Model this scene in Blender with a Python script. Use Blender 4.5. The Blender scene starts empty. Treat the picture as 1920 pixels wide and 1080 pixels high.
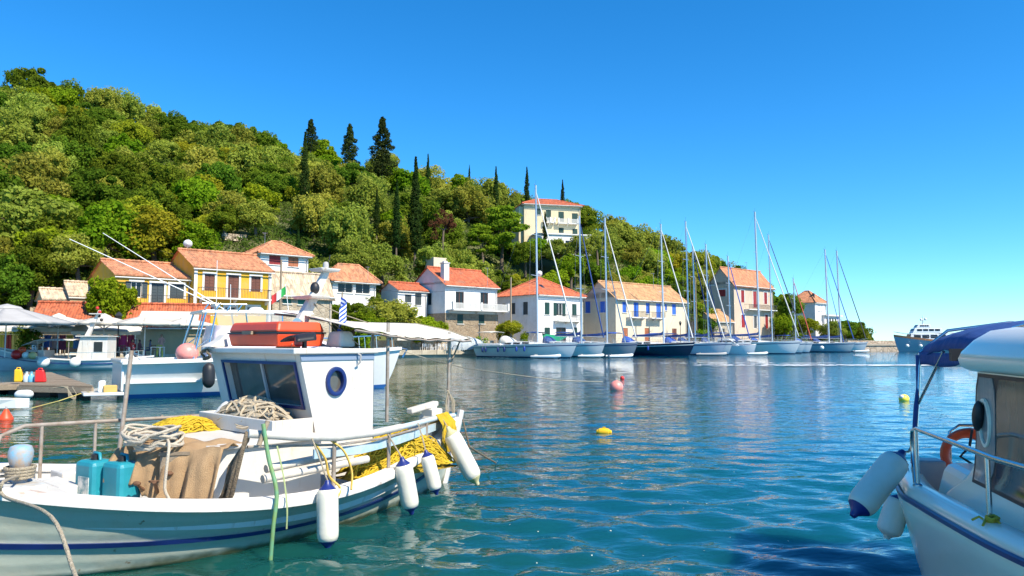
import bpy, bmesh, math, random
import numpy as np
from mathutils import Vector, Matrix

SC = bpy.context.scene
COL = SC.collection
R = math.radians
# ------------------------------------------------------------------ camera
CAM_H = 2.0
FOC = 1387.0                      # focal length in photo pixels (1920 wide)
TILT = math.atan(101 / FOC)
cam = bpy.data.cameras.new('camera'); camo = bpy.data.objects.new('camera', cam); COL.objects.link(camo)
cam.sensor_width = 36; cam.lens = FOC / 1920 * 36; cam.clip_start = .05; cam.clip_end = 9000
camo.location = (0, 0, CAM_H); camo.rotation_euler = (math.pi / 2 + TILT, 0, 0)
SC.camera = camo
# ------------------------------------------------------------------ sky, sun, exposure
SUN_AZ = math.atan2(.76, -.65)    # clockwise from +Y
SUN_EL = R(47)
w = bpy.data.worlds.new('World'); SC.world = w; w.use_nodes = True
nt = w.node_tree; nt.nodes.clear()
sky = nt.nodes.new('ShaderNodeTexSky'); sky.sky_type = 'NISHITA'; sky.sun_disc = False
sky.sun_elevation = SUN_EL; sky.sun_rotation = SUN_AZ; sky.altitude = 0
sky.air_density = .85; sky.dust_density = 0; sky.ozone_density = 4.0
hs = nt.nodes.new('ShaderNodeHueSaturation'); hs.inputs['Saturation'].default_value = 1.16; hs.inputs['Value'].default_value = 1.0
hs.inputs['Hue'].default_value = .497
bg = nt.nodes.new('ShaderNodeBackground'); bg.inputs[1].default_value = .135
wo = nt.nodes.new('ShaderNodeOutputWorld')
tint = nt.nodes.new('ShaderNodeMix'); tint.data_type = 'RGBA'; tint.blend_type = 'MULTIPLY'; tint.inputs[0].default_value = 1; tint.inputs[7].default_value = (.62,.86,1.04,1)   # clear sea air: less of the warm horizon band
nt.links.new(sky.outputs[0], tint.inputs[6]); nt.links.new(tint.outputs[2], hs.inputs['Color']); nt.links.new(hs.outputs[0], bg.inputs[0]); nt.links.new(bg.outputs[0], wo.inputs[0])
sun = bpy.data.lights.new('sun', 'SUN'); suno = bpy.data.objects.new('sun', sun); COL.objects.link(suno)
sun.energy = 4.9; sun.angle = R(.53); sun.color = (1, .91, .75)
sdir = Vector((math.sin(SUN_AZ) * math.cos(SUN_EL), math.cos(SUN_AZ) * math.cos(SUN_EL), math.sin(SUN_EL)))
suno.rotation_euler = sdir.to_track_quat('Z', 'Y').to_euler(); suno.location = sdir * 60
SC.view_settings.view_transform = 'Standard'; SC.view_settings.look = 'None'
SC.view_settings.exposure = .76; SC.view_settings.gamma = 1; SC.view_settings.use_curve_mapping = False
SC.cycles.use_denoising = True; SC.cycles.max_bounces = 6; SC.cycles.transparent_max_bounces = 8
SC.cycles.caustics_reflective = True; SC.cycles.blur_glossy = .02; SC.cycles.caustics_refractive = False

# ------------------------------------------------------------------ geometry helpers
def at(px, py, y):
    """world point seen at photo pixel (px,py) at world depth y"""
    c, s = math.cos(TILT), math.sin(TILT)
    u = (px - 960) / FOC; v = (540 - py) / FOC
    d = Vector((u, c - s * v, s + c * v)); k = y / d.y
    return Vector((d.x * k, y, d.z * k + CAM_H))
def zat(py, y): return at(960, py, y).z
def V(*a): return Vector(a)

class MB:
    def __init__(s): s.v = []; s.f = []
    def add(s, vs, fs, M=None):
        o = len(s.v)
        s.v += [tuple(M @ Vector(p)) for p in vs] if M is not None else [tuple(p) for p in vs]
        s.f += [tuple(i + o for i in f) for f in fs]; return s
    def box(s, c, d, rz=0, M=None):
        x, y, z = [q / 2 for q in d]
        m = Matrix.Translation(c) @ Matrix.Rotation(rz, 4, 'Z')
        if M is not None: m = M @ m
        return s.add([(-x,-y,-z),(x,-y,-z),(x,y,-z),(-x,y,-z),(-x,-y,z),(x,-y,z),(x,y,z),(-x,y,z)],
                     [(3,2,1,0),(4,5,6,7),(0,1,5,4),(1,2,6,5),(2,3,7,6),(3,0,4,7)], m)
    def bb(s, x0, x1, y0, y1, z0, z1):
        return s.box(((x0+x1)/2,(y0+y1)/2,(z0+z1)/2), (abs(x1-x0),abs(y1-y0),abs(z1-z0)))
    def hexa(s, p): # 8 points bottom 4 then top 4
        return s.add(p, [(3,2,1,0),(4,5,6,7),(0,1,5,4),(1,2,6,5),(2,3,7,6),(3,0,4,7)])
    def beam(s, a, b, w, h=None, up=(0,0,1)):
        a = Vector(a); b = Vector(b); h = h or w; t = (b - a).normalized()
        sd = t.cross(Vector(up));
        if sd.length < 1e-4: sd = t.cross(Vector((1,0,0)))
        sd.normalize(); u = sd.cross(t)
        q = []
        for p in (a, b): q += [p - sd*w/2 - u*h/2, p + sd*w/2 - u*h/2, p + sd*w/2 + u*h/2, p - sd*w/2 + u*h/2]
        return s.add(q, [(0,1,2,3),(7,6,5,4),(0,4,5,1),(1,5,6,2),(2,6,7,3),(3,7,4,0)])
    def loft(s, rings, closed=True, cap=True):
        n = len(rings[0]); o = len(s.v)
        for r in rings: s.v += [tuple(p) for p in r]
        m = n if closed else n - 1
        for i in range(len(rings) - 1):
            for j in range(m):
                k = (j + 1) % n
                s.f.append((o+i*n+j, o+i*n+k, o+(i+1)*n+k, o+(i+1)*n+j))
        if cap and closed:
            s.f.append(tuple(o + j for j in range(n))[::-1]); e = o + (len(rings)-1)*n
            s.f.append(tuple(e + j for j in range(n)))
        return s
    def tube(s, pts, r, n=6, cap=True):
        pts = [Vector(p) for p in pts]; rr = r if isinstance(r, (list, tuple)) else [r]*len(pts)
        rings = []; ref = Vector((0,0,1))
        t0 = (pts[1]-pts[0]).normalized()
        if abs(t0.dot(ref)) > .95: ref = Vector((1,0,0))
        sd = t0.cross(ref).normalized()
        for i, p in enumerate(pts):
            t = (pts[min(i+1,len(pts)-1)] - pts[max(i-1,0)])
            t = t.normalized() if t.length > 1e-9 else t0
            sd = (sd - t*sd.dot(t));  sd = sd.normalized() if sd.length > 1e-6 else t.orthogonal().normalized()
            u = t.cross(sd)
            rings.append([p + (sd*math.cos(a) + u*math.sin(a))*rr[i] for a in [2*math.pi*k/n for k in range(n)]])
        return s.loft(rings, True, cap)
    def cyl(s, a, b, r, r2=None, n=10): return s.tube([a, b], [r, r if r2 is None else r2], n)
    def lathe(s, prof, n=16, M=None, c=(0,0,0)):
        c = Vector(c); o = len(s.v); rings = []
        for (r, z) in prof: rings.append([c + Vector((r*math.cos(2*math.pi*k/n), r*math.sin(2*math.pi*k/n), z)) for k in range(n)])
        if M is not None: rings = [[M @ p for p in q] for q in rings]
        return s.loft(rings, True, True)
    def ball(s, c, r, n=12, m=8, M=None):
        r = r if isinstance(r, (tuple, list)) else (r, r, r); c = Vector(c)
        rings = []
        for i in range(m + 1):
            a = -math.pi/2 + math.pi*i/m; k = max(math.cos(a), .02)
            rings.append([Vector((r[0]*k*math.cos(2*math.pi*j/n), r[1]*k*math.sin(2*math.pi*j/n), r[2]*math.sin(a))) for j in range(n)])
        m_ = (M if M is not None else Matrix.Identity(4))
        return s.loft([[c + m_ @ p for p in q] for q in rings])
    def sheet(s, fn, nu, nv):
        o = len(s.v)
        for i in range(nu+1):
            for j in range(nv+1): s.v.append(tuple(fn(i/nu, j/nv)))
        for i in range(nu):
            for j in range(nv):
                a = o + i*(nv+1) + j; s.f.append((a, a+nv+1, a+nv+2, a+1))
        return s
    def prism(s, poly, z0, z1):
        n = len(poly)
        return s.add([(x,y,z0) for x,y in poly] + [(x,y,z1) for x,y in poly],
                     [tuple(range(n))[::-1], tuple(range(n, 2*n))] + [(i,(i+1)%n,(i+1)%n+n,i+n) for i in range(n)])
    def build(s, name, mat, parent=None, smooth=0, bevel=0, solid=0):
        me = bpy.data.meshes.new(name); me.from_pydata(s.v, [], s.f); me.update()
        if smooth:
            me.shade_smooth(); me.set_sharp_from_angle(angle=R(smooth))
        if mat is not None: me.materials.append(mat)
        o = bpy.data.objects.new(name, me); COL.objects.link(o)
        if parent is not None: o.parent = parent
        if solid:
            m = o.modifiers.new('solid', 'SOLIDIFY'); m.thickness = solid; m.offset = 0
        if bevel:
            m = o.modifiers.new('bevel', 'BEVEL'); m.width = bevel; m.segments = 2; m.limit_method = 'ANGLE'; m.angle_limit = R(40)
        return o
def cr(pts, k=6):
    """smooth path through points (Catmull-Rom), for ropes and hoses"""
    P = [Vector(p) for p in pts]; P = [P[0]*2 - P[1]] + P + [P[-1]*2 - P[-2]]; out = []
    for i in range(1, len(P)-2):
        a, b, c, d = P[i-1:i+3]
        for j in range(k):
            t = j/k; out.append(.5*((2*b) + (c-a)*t + (2*a-5*b+4*c-d)*t*t + (3*b-a-3*c+d)*t**3))
    return out + [P[-2]]
def tag(o, label=None, cat=None, group=None, kind=None):
    if label: o['label'] = label
    if cat: o['category'] = cat
    if group: o['group'] = group
    if kind: o['kind'] = kind
    return o
def empty(name, loc=(0,0,0), rz=0, label=None, cat=None, group=None):
    o = bpy.data.objects.new(name, None); COL.objects.link(o); o.empty_display_size = .2
    o.location = loc; o.rotation_euler = (0, 0, rz); return tag(o, label, cat, group)
def copy_tree(o, parent=None):
    c = o.copy(); COL.objects.link(c); c.parent = parent
    for ch in list(o.children): copy_tree(ch, c)
    return c

# ------------------------------------------------------------------ materials
MATS = {}
def mat(name, col, rough=.6, metal=0, col2=None, scale=4, amt=.5, bump=0, bscale=30, coat=0, rnd=0, spec=.5, stretch=None, detail=6, trans=0, alpha=1, wave=None):
    if name in MATS: return MATS[name]
    m = bpy.data.materials.new(name); m.use_nodes = True; t = m.node_tree; N = t.nodes; L = t.links
    b = N['Principled BSDF']; b.inputs['Roughness'].default_value = rough; b.inputs['Metallic'].default_value = metal
    b.inputs['Specular IOR Level'].default_value = spec
    if coat: b.inputs['Coat Weight'].default_value = coat; b.inputs['Coat Roughness'].default_value = .08
    if trans: b.inputs['Transmission Weight'].default_value = trans
    b.inputs['Alpha'].default_value = alpha
    tc = N.new('ShaderNodeTexCoord'); mp = N.new('ShaderNodeMapping'); L.new(tc.outputs['Object'], mp.inputs[0])
    if stretch: mp.inputs['Scale'].default_value = stretch
    out = None
    if col2 is not None:
        nz = N.new('ShaderNodeTexNoise'); nz.inputs['Scale'].default_value = scale; nz.inputs['Detail'].default_value = detail; nz.inputs['Roughness'].default_value = .65
        L.new(mp.outputs[0], nz.inputs['Vector'])
        rp = N.new('ShaderNodeValToRGB'); rp.color_ramp.elements[0].position = .5 - amt*.4; rp.color_ramp.elements[1].position = .5 + amt*.4
        rp.color_ramp.elements[0].color = (*col, 1); rp.color_ramp.elements[1].color = (*col2, 1)
        L.new(nz.outputs['Fac'], rp.inputs[0]); out = rp.outputs[0]
    else:
        rg = N.new('ShaderNodeRGB'); rg.outputs[0].default_value = (*col, 1); out = rg.outputs[0]
    if rnd:
        oi = N.new('ShaderNodeObjectInfo'); h = N.new('ShaderNodeHueSaturation')
        mr = N.new('ShaderNodeMapRange'); mr.inputs['To Min'].default_value = 1-rnd; mr.inputs['To Max'].default_value = 1+rnd
        L.new(oi.outputs['Random'], mr.inputs[0]); L.new(mr.outputs[0], h.inputs['Value']); L.new(out, h.inputs['Color']); out = h.outputs[0]
    L.new(out, b.inputs['Base Color'])
    if bump:
        n2 = N.new('ShaderNodeTexNoise'); n2.inputs['Scale'].default_value = bscale; n2.inputs['Detail'].default_value = 4; L.new(mp.outputs[0], n2.inputs['Vector'])
        bp = N.new('ShaderNodeBump'); bp.inputs['Strength'].default_value = bump; bp.inputs['Distance'].default_value = .05
        L.new(n2.outputs['Fac'], bp.inputs['Height']); L.new(bp.outputs[0], b.inputs['Normal'])
    MATS[name] = m; return m
def stonemat(name, c1, c2, mortar, scale=2.2):
    if name in MATS: return MATS[name]
    m = mat(name, c1, .9); t = m.node_tree; N = t.nodes; L = t.links; b = N['Principled BSDF']
    tc = N['Texture Coordinate'] if 'Texture Coordinate' in N else N.new('ShaderNodeTexCoord')
    vo = N.new('ShaderNodeTexVoronoi'); vo.inputs['Scale'].default_value = scale; L.new(tc.outputs['Object'], vo.inputs['Vector'])
    ve = N.new('ShaderNodeTexVoronoi'); ve.feature = 'DISTANCE_TO_EDGE'; ve.inputs['Scale'].default_value = scale; L.new(tc.outputs['Object'], ve.inputs['Vector'])
    sx = N.new('ShaderNodeSeparateColor'); L.new(vo.outputs['Color'], sx.inputs[0])
    rp = N.new('ShaderNodeValToRGB'); rp.color_ramp.elements[0].color = (*c1,1); rp.color_ramp.elements[1].color = (*c2,1); L.new(sx.outputs[0], rp.inputs[0])
    r2 = N.new('ShaderNodeValToRGB'); r2.color_ramp.elements[0].position = .03; r2.color_ramp.elements[1].position = .1; L.new(ve.outputs['Distance'], r2.inputs[0])
    mx = N.new('ShaderNodeMix'); mx.data_type = 'RGBA'; L.new(r2.outputs[0], mx.inputs[0]); mx.inputs[6].default_value = (*mortar,1); L.new(rp.outputs[0], mx.inputs[7])
    L.new(mx.outputs[2], b.inputs['Base Color'])
    bp = N.new('ShaderNodeBump'); bp.inputs['Strength'].default_value = .7; bp.inputs['Distance'].default_value = .06
    L.new(r2.outputs[0], bp.inputs['Height']); L.new(bp.outputs[0], b.inputs['Normal'])
    return m
def leafmat(name, c1, c2, scale=.6, var=.25):
    m = bpy.data.materials.new(name); m.use_nodes = True; t = m.node_tree; N = t.nodes; L = t.links; N.clear()
    out = N.new('ShaderNodeOutputMaterial'); tc = N.new('ShaderNodeTexCoord')
    nz = N.new('ShaderNodeTexNoise'); nz.inputs['Scale'].default_value = scale; nz.inputs['Detail'].default_value = 8; nz.inputs['Roughness'].default_value = .75
    L.new(tc.outputs['Object'], nz.inputs['Vector'])
    rp = N.new('ShaderNodeValToRGB'); rp.color_ramp.elements[0].position = .36; rp.color_ramp.elements[1].position = .66
    rp.color_ramp.elements[0].color = (*c1,1); rp.color_ramp.elements[1].color = (*c2,1); L.new(nz.outputs['Fac'], rp.inputs[0])
    oi = N.new('ShaderNodeObjectInfo'); h = N.new('ShaderNodeHueSaturation')
    mr = N.new('ShaderNodeMapRange'); mr.inputs['To Min'].default_value = 1-var; mr.inputs['To Max'].default_value = 1+var; L.new(oi.outputs['Random'], mr.inputs[0]); L.new(mr.outputs[0], h.inputs['Value'])
    m2 = N.new('ShaderNodeMath'); m2.operation = 'MULTIPLY_ADD'; m2.inputs[1].default_value = .05; m2.inputs[2].default_value = .475
    mu = N.new('ShaderNodeMath'); mu.operation = 'FRACT'; m3 = N.new('ShaderNodeMath'); m3.operation = 'MULTIPLY'; m3.inputs[1].default_value = 7.31
    L.new(oi.outputs['Random'], m3.inputs[0]); L.new(m3.outputs[0], mu.inputs[0]); L.new(mu.outputs[0], m2.inputs[0]); L.new(m2.outputs[0], h.inputs['Hue'])
    L.new(rp.outputs[0], h.inputs['Color'])
    d = N.new('ShaderNodeBsdfDiffuse'); tr = N.new('ShaderNodeBsdfTranslucent'); ms = N.new('ShaderNodeMixShader'); ms.inputs[0].default_value = .46
    L.new(h.outputs[0], d.inputs[0]); L.new(h.outputs[0], tr.inputs[0]); L.new(d.outputs[0], ms.inputs[1]); L.new(tr.outputs[0], ms.inputs[2]); L.new(ms.outputs[0], out.inputs[0])
    MATS[name] = m; return m

def wear(m, c=(.40,.27,.15), lo=.58, hi=.70, f=.7, scale=3.0, st=(5,5,.7)):
    """rust streaks, scuffs and chipped patches over a paint"""
    t = m.node_tree; N = t.nodes; L = t.links; b = N['Principled BSDF']; src = b.inputs['Base Color'].links[0].from_socket
    tc = N.new('ShaderNodeTexCoord'); prev = src
    for (stt, sc_, l_, h_, f_, cc) in ((st, scale, lo, hi, f, c), ((1,1,1), scale*3.2, .66, .70, .6, tuple(q*.7 for q in c)), ((1,1,1), 1.1, .45, .75, .35, tuple(min(q*1.5,.6) for q in c))):
        mp = N.new('ShaderNodeMapping'); mp.inputs['Scale'].default_value = stt; L.new(tc.outputs['Object'], mp.inputs[0])
        nz = N.new('ShaderNodeTexNoise'); nz.inputs['Scale'].default_value = sc_; nz.inputs['Detail'].default_value = 8; nz.inputs['Roughness'].default_value = .7; L.new(mp.outputs[0], nz.inputs['Vector'])
        mr = N.new('ShaderNodeMapRange'); mr.inputs['From Min'].default_value = l_; mr.inputs['From Max'].default_value = h_; mr.inputs['To Max'].default_value = f_; L.new(nz.outputs['Fac'], mr.inputs[0])
        mx = N.new('ShaderNodeMix'); mx.data_type = 'RGBA'; L.new(mr.outputs[0], mx.inputs[0]); L.new(prev, mx.inputs[6]); mx.inputs[7].default_value = (*cc, 1); prev = mx.outputs[2]
    L.new(prev, b.inputs['Base Color'])
WHITE = mat('white_paint', (.64,.63,.60), .45, col2=(.54,.52,.47), scale=3, amt=.9, bump=.06, bscale=12)
wear(WHITE)
GEL = mat('white_gelcoat', (.72,.71,.68), .28, coat=.5, col2=(.74,.74,.71), scale=1.5)
GELDULL = mat('dull_gelcoat', (.70,.70,.69), .4, col2=(.60,.60,.58), scale=1.2)
STEEL = mat('stainless_steel', (.62,.62,.6), .22, 1)
ALU = mat('mast_alloy', (.55,.57,.6), .35, .5)
GALV = mat('weathered_pipe', (.42,.38,.33), .5, .3, col2=(.28,.2,.14), scale=9)
BLACK = mat('black_rubber', (.015,.015,.018), .5)
DARK = mat('dark_interior', (.012,.012,.014), .6)
NAVY = mat('navy_paint', (.012,.03,.16), .35, col2=(.008,.02,.10), scale=5)
NAVYC = mat('navy_canvas', (.012,.046,.18), .7, col2=(.018,.06,.23), scale=6, bump=.6, bscale=5)
BLUEC = mat('blue_canvas', (.02,.09,.42), .7, col2=(.015,.06,.3), scale=4)
CANVAS = mat('cream_canvas', (.62,.58,.50), .85, col2=(.54,.50,.42), scale=2.5, bump=.1, bscale=20)
UMB = mat('umbrella_cloth', (.60,.55,.47), .85, col2=(.52,.48,.40), scale=1.2)
GREYC = mat('grey_canopy', (.40,.39,.38), .85, col2=(.34,.33,.32), scale=1.2)
ROPE = mat('beige_rope', (.46,.40,.30), .9, col2=(.28,.23,.15), scale=60, bump=.6, bscale=90)
ROPED = mat('brown_rope', (.26,.20,.13), .95, col2=(.12,.09,.06), scale=40, bump=.7, bscale=80)
WIRE = mat('rigging_wire', (.35,.35,.36), .4, .6)
WOOD = mat('grey_timber', (.34,.27,.19), .85, col2=(.2,.15,.1), scale=5, stretch=(1,8,8), bump=.3, bscale=20, rnd=.15)
TEAK = mat('varnished_wood', (.36,.14,.04), .35, col2=(.24,.085,.025), scale=6, stretch=(1,10,10), coat=.4)
GLASS = mat('dark_glass', (.018,.02,.022), .12, spec=.35)
ORANGE = mat('orange_paint', (.72,.07,.015), .45, col2=(.6,.06,.015), scale=6)
PINK = mat('pink_buoy', (.75,.2,.16), .4, col2=(.7,.3,.26), scale=5)
RED = mat('red_plastic', (.62,.02,.018), .35)
YEL = mat('yellow_plastic', (.78,.45,.01), .4)
# ================================================================== WATER
def lerp(x, xs, ys): return float(np.interp(x, xs, ys))
def make_water():
    rng = np.random.default_rng(5)
    r = [0.3, 1.0, 1.8, 2.6]
    while r[-1] < 90: r.append(r[-1] * 1.0085 + .002)
    while r[-1] < 7000: r.append(r[-1] * 1.14)
    r = np.array(r)
    fine = np.arange(-42, 42.01, .16); coarse = np.concatenate([np.arange(-180, -42, 6), fine, np.arange(48, 180, 6)])
    a = np.radians(coarse); nr, na = len(r), len(a)
    X = r[:,None] * np.sin(a)[None]; Y = r[:,None] * np.cos(a)[None]
    Z = np.zeros_like(X)
    spacing = r[:,None] * .0085 + .01
    for k in range(90):
        lam = float(np.exp(rng.uniform(math.log(.24), math.log(2.2))))
        th = rng.normal(-1.7, .6); kx, ky = math.cos(th)*2*math.pi/lam, math.sin(th)*2*math.pi/lam
        steep = .036 * math.exp(-((math.log(lam/.58))/.62)**2)*1.15 + .008
        fade = np.clip((lam / spacing - 3) / 4, 0, 1)
        Z += fade * steep * lam / (2*math.pi) * np.sin(kx*X + ky*Y + rng.uniform(0, 6.28))
    patch = .62 + .38*np.sin(X*.35 + .8*np.sin(Y*.22)) * np.sin(Y*.19 + 1.1)
    Z *= patch * np.clip((90 - r[:,None]) / 50, 0, 1) * np.clip((r[:,None]) / 2, 0, 1)
    co = np.stack([X, Y, Z], -1).reshape(-1, 3)
    i = np.arange(nr-1)[:,None]*na; j = np.arange(na)[None]; j2 = (np.arange(na)+1) % na
    q = np.stack([i + j, i + j2[None], i + na + j2[None], i + na + j], -1).reshape(-1, 4)[:, ::-1]
    me = bpy.data.meshes.new('water'); me.vertices.add(len(co)); me.vertices.foreach_set('co', co.ravel())
    me.loops.add(q.size); me.loops.foreach_set('vertex_index', q.ravel()); me.polygons.add(len(q))
    me.polygons.foreach_set('loop_start', np.arange(0, q.size, 4)); me.update(calc_edges=True); me.validate(); me.shade_smooth()
    m = bpy.data.materials.new('water'); m.use_nodes = True; t = m.node_tree; N = t.nodes; L = t.links; b = N['Principled BSDF']
    b.inputs['Roughness'].default_value = .012; b.inputs['IOR'].default_value = 1.36
    tc = N.new('ShaderNodeTexCoord')
    nz = N.new('ShaderNodeTexNoise'); nz.inputs['Scale'].default_value = .16; nz.inputs['Detail'].default_value = 3; L.new(tc.outputs['Object'], nz.inputs['Vector'])
    rp = N.new('ShaderNodeValToRGB'); e = rp.color_ramp.elements
    e[0].position = .38; e[0].color = (.001,.076,.095,1); e[1].position = .64; e[1].color = (.001,.080,.165,1); L.new(nz.outputs['Fac'], rp.inputs[0])
    # hillside reflection and boat shade painted into base colour: greener left, bluer right
    sp = N.new('ShaderNodeSeparateXYZ'); L.new(tc.outputs['Object'], sp.inputs[0])
    ad = N.new('ShaderNodeMath'); ad.operation = 'MULTIPLY_ADD'; L.new(sp.outputs[0], ad.inputs[0]); ad.inputs[1].default_value = 1.0
    n3 = N.new('ShaderNodeTexNoise'); n3.inputs['Scale'].default_value = .09; L.new(tc.outputs['Object'], n3.inputs['Vector'])
    m5 = N.new('ShaderNodeMath'); m5.operation = 'MULTIPLY'; m5.inputs[1].default_value = 14; L.new(n3.outputs['Fac'], m5.inputs[0]); L.new(m5.outputs[0], ad.inputs[2])
    mr = N.new('ShaderNodeMapRange'); mr.inputs['From Min'].default_value = 3; mr.inputs['From Max'].default_value = 15; L.new(ad.outputs[0], mr.inputs[0])
    mx = N.new('ShaderNodeMix'); mx.data_type = 'RGBA'; L.new(mr.outputs[0], mx.inputs[0]); mx.inputs[6].default_value = (.006,.060,.050,1); L.new(rp.outputs[0], mx.inputs[7])
    L.new(mx.outputs[2], b.inputs['Base Color'])
    b.subsurface_method = 'BURLEY'; b.inputs['Subsurface Weight'].default_value = .85; b.inputs['Subsurface Radius'].default_value = (.5,1.0,1.3); b.inputs['Subsurface Scale'].default_value = 1.1
    mp = N.new('ShaderNodeMapping'); mp.inputs['Scale'].default_value = (.75, 1.25, 1); L.new(tc.outputs['Object'], mp.inputs[0])
    n1 = N.new('ShaderNodeTexNoise'); n1.inputs['Scale'].default_value = 2.4; n1.inputs['Detail'].default_value = 3; n1.inputs['Roughness'].default_value = .5; L.new(mp.outputs[0], n1.inputs['Vector'])
    bp = N.new('ShaderNodeBump'); bp.inputs['Strength'].default_value = .42; bp.inputs['Distance'].default_value = .085
    L.new(n1.outputs['Fac'], bp.inputs['Height']); L.new(bp.outputs[0], b.inputs['Normal'])
    me.materials.append(m); o = bpy.data.objects.new('water', me); COL.objects.link(o); return tag(o, kind='structure')
make_water()

# ================================================================== LAND
PXS = [-700, -300, 0, 360, 520, 640, 780, 930, 1100, 1290, 1400, 1500, 1625]
D0 =  [60, 66, 72, 79, 82, 92, 113, 123, 131, 140, 160, 170, 176]
D1 =  [150, 170, 190, 200, 205, 210, 215, 225, 235, 240, 235, 225, 200]
SIL_X = [-700,-300,-100,0,60,130,210,300,400,500,560,680,760,850,920,1000,1100,1180,1240,1300,1370,1430,1500,1560,1600,1630]
SIL_Y = [260,170,145,142,145,170,185,205,232,250,262,280,302,325,348,368,390,412,440,462,490,512,552,592,622,639]
def d0(px): return lerp(px, PXS, D0)
def d1(px): return lerp(px, PXS, D1)
def terrain(px, t):
    a, b = d0(px), d1(px); y = a + (b - a) * t
    zr = max(zat(lerp(px, SIL_X, SIL_Y) , b) - 6.6, 1.4)
    k = t if t <= 1 else max(1 - (t-1)*.35, .2)
    z = 1.4 + (zr - 1.4) * (k ** .92)
    z += .7*math.sin(px*.031 + y*.11) * min(t*3, 1) * (1 if px < 1550 else .2)
    p = at(px, 641, y); return V(p.x, y, z)
hb = MB(); npx = 110; ntt = 40
hb.sheet(lambda i, j: terrain(-700 + 2333*i, j*1.5), npx, ntt)
soil = mat('hillside_soil', (.06,.085,.02), .95, col2=(.13,.12,.045), scale=.25, amt=.8, bump=.4, bscale=3)
tag(hb.build('hillside', soil, smooth=60), kind='structure')
# quay apron: stone edge, level top
quayline = [(-75,40),(-47,54),(-38,58.5),(-26,70),(-13.8,95.6),(-4.8,102.7),(16,116),(37,133),(60,154)]
backline = [(74,163),(86,182),(70,235),(10,235),(-120,190),(-110,60)]
concrete = mat('quay_paving', (.46,.40,.31), .9, col2=(.36,.31,.24), scale=.8, bump=.2, bscale=4)
tag(MB().prism(quayline + backline, -2, .85).build('quay_pavement', concrete), kind='structure')
kerbm = mat('quay_stone', (.50,.43,.32), .9, col2=(.33,.27,.19), scale=1.6, bump=.3, bscale=5)
kerb = tag(empty('quay_edge'), kind='structure')
for (a, b) in zip(quayline[1:-1], quayline[2:]):
    a = V(*a, 0); b = V(*b, 0); d = b - a; n = max(int(d.length / 2.2), 1); t = d.normalized(); nn = V(t.y, -t.x, 0)
    for k in range(n):
        p = a + d * (k + .5) / n + nn * .18
        MB().box((0,0,0), (d.length/n - .05, .5 + .06*random.random(), .62)).build('edge_stone', kerbm, kerb, bevel=.04).matrix_local = Matrix.Translation((p.x, p.y, .62)) @ Matrix.Rotation(math.atan2(t.y, t.x), 4, 'Z')
# breakwater pier behind the moored ship
pm = stonemat('pier_stone', (.42,.34,.26), (.5,.42,.33), (.3,.24,.18), 1.0)
pa = at(1612, 641, 158); pb = at(2150, 641, 172)
pier = tag(empty('breakwater_pier', pa, math.atan2(pb.y-pa.y, pb.x-pa.x)), 'low stone breakwater behind the far motor yacht', 'pier')
Lp = (pb - pa).length
MB().bb(0, Lp, 0, 7, -3.2, -.35).build('pier_wall', pm, pier); MB().bb(-.2, Lp, -.2, 3.2, -.345, .0).build('pier_slab', concrete, pier)
MB().bb(0, Lp, 4.0, 7, -.34, .75).build('parapet', pm, pier)
pier.location.z = 1.55

# ================================================================== TREES
LM = {
 'olive': leafmat('olive_leaves', (.19,.23,.024), (.42,.45,.075), .9, .22),
 'oak': leafmat('holm_oak_leaves', (.08,.145,.013), (.19,.27,.022), .8, .25),
 'lime': leafmat('bright_leaves', (.13,.23,.010), (.29,.38,.018), .9, .2),
 'gold': leafmat('yellow_green_leaves', (.24,.26,.015), (.44,.42,.030), .8, .15),
 'cypress': leafmat('cypress_leaves', (.022,.05,.012), (.065,.10,.02), 1.2, .2),
 'pine': leafmat('pine_needles', (.09,.18,.012), (.20,.29,.018), .8, .2),
 'conifer': leafmat('dark_conifer_needles', (.028,.055,.016), (.075,.10,.025), 1.0, .2),
 'dry': leafmat('dry_leaves', (.12,.05,.025), (.2,.1,.05), .9, .1),
}
BARK = mat('bark', (.16,.12,.085), .95, col2=(.08,.06,.04), scale=6, bump=.5, bscale=10)
def leaf_mesh(name, pts, nrm, size, m, seed):
    rng = np.random.default_rng(seed); n = len(pts)
    nrm = nrm / (np.linalg.norm(nrm, axis=1, keepdims=True) + 1e-9)
    rv = rng.normal(size=(n,3)); tv = np.cross(nrm, rv); tv /= (np.linalg.norm(tv, axis=1, keepdims=True) + 1e-9); bv = np.cross(nrm, tv)
    s = size * rng.uniform(.6, 1.3, (n,1)); asp = rng.uniform(.45, .8, (n,1))
    q = np.stack([pts - tv*s, pts - bv*s*asp + nrm*s*.15, pts + tv*s, pts + bv*s*asp + nrm*s*.15], 1).reshape(-1, 3)
    me = bpy.data.meshes.new(name); me.vertices.add(4*n); me.vertices.foreach_set('co', q.ravel())
    me.loops.add(4*n); me.loops.foreach_set('vertex_index', np.arange(4*n)); me.polygons.add(n); me.polygons.foreach_set('loop_start', np.arange(0, 4*n, 4))
    me.update(calc_edges=True); me.materials.append(m); return me
def clump_pts(cl, per, rng, jit=.55):
    P_, N_ = [], []
    for (c, r) in cl:
        k = int(per * (r[0]*r[1]*r[2]) ** (1/3) ** 1 * 1.0) if False else per
        d = rng.normal(size=(k,3)); d /= np.linalg.norm(d, axis=1, keepdims=True)
        rad = rng.uniform(.66, 1.06, (k,1)) + np.maximum(rng.normal(size=(k,1))-.9, 0)*.22; P_.append(np.array(c) + d*np.array(r)*rad); N_.append(d + rng.normal(size=(k,3))*jit)
    return np.concatenate(P_), np.concatenate(N_)
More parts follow.
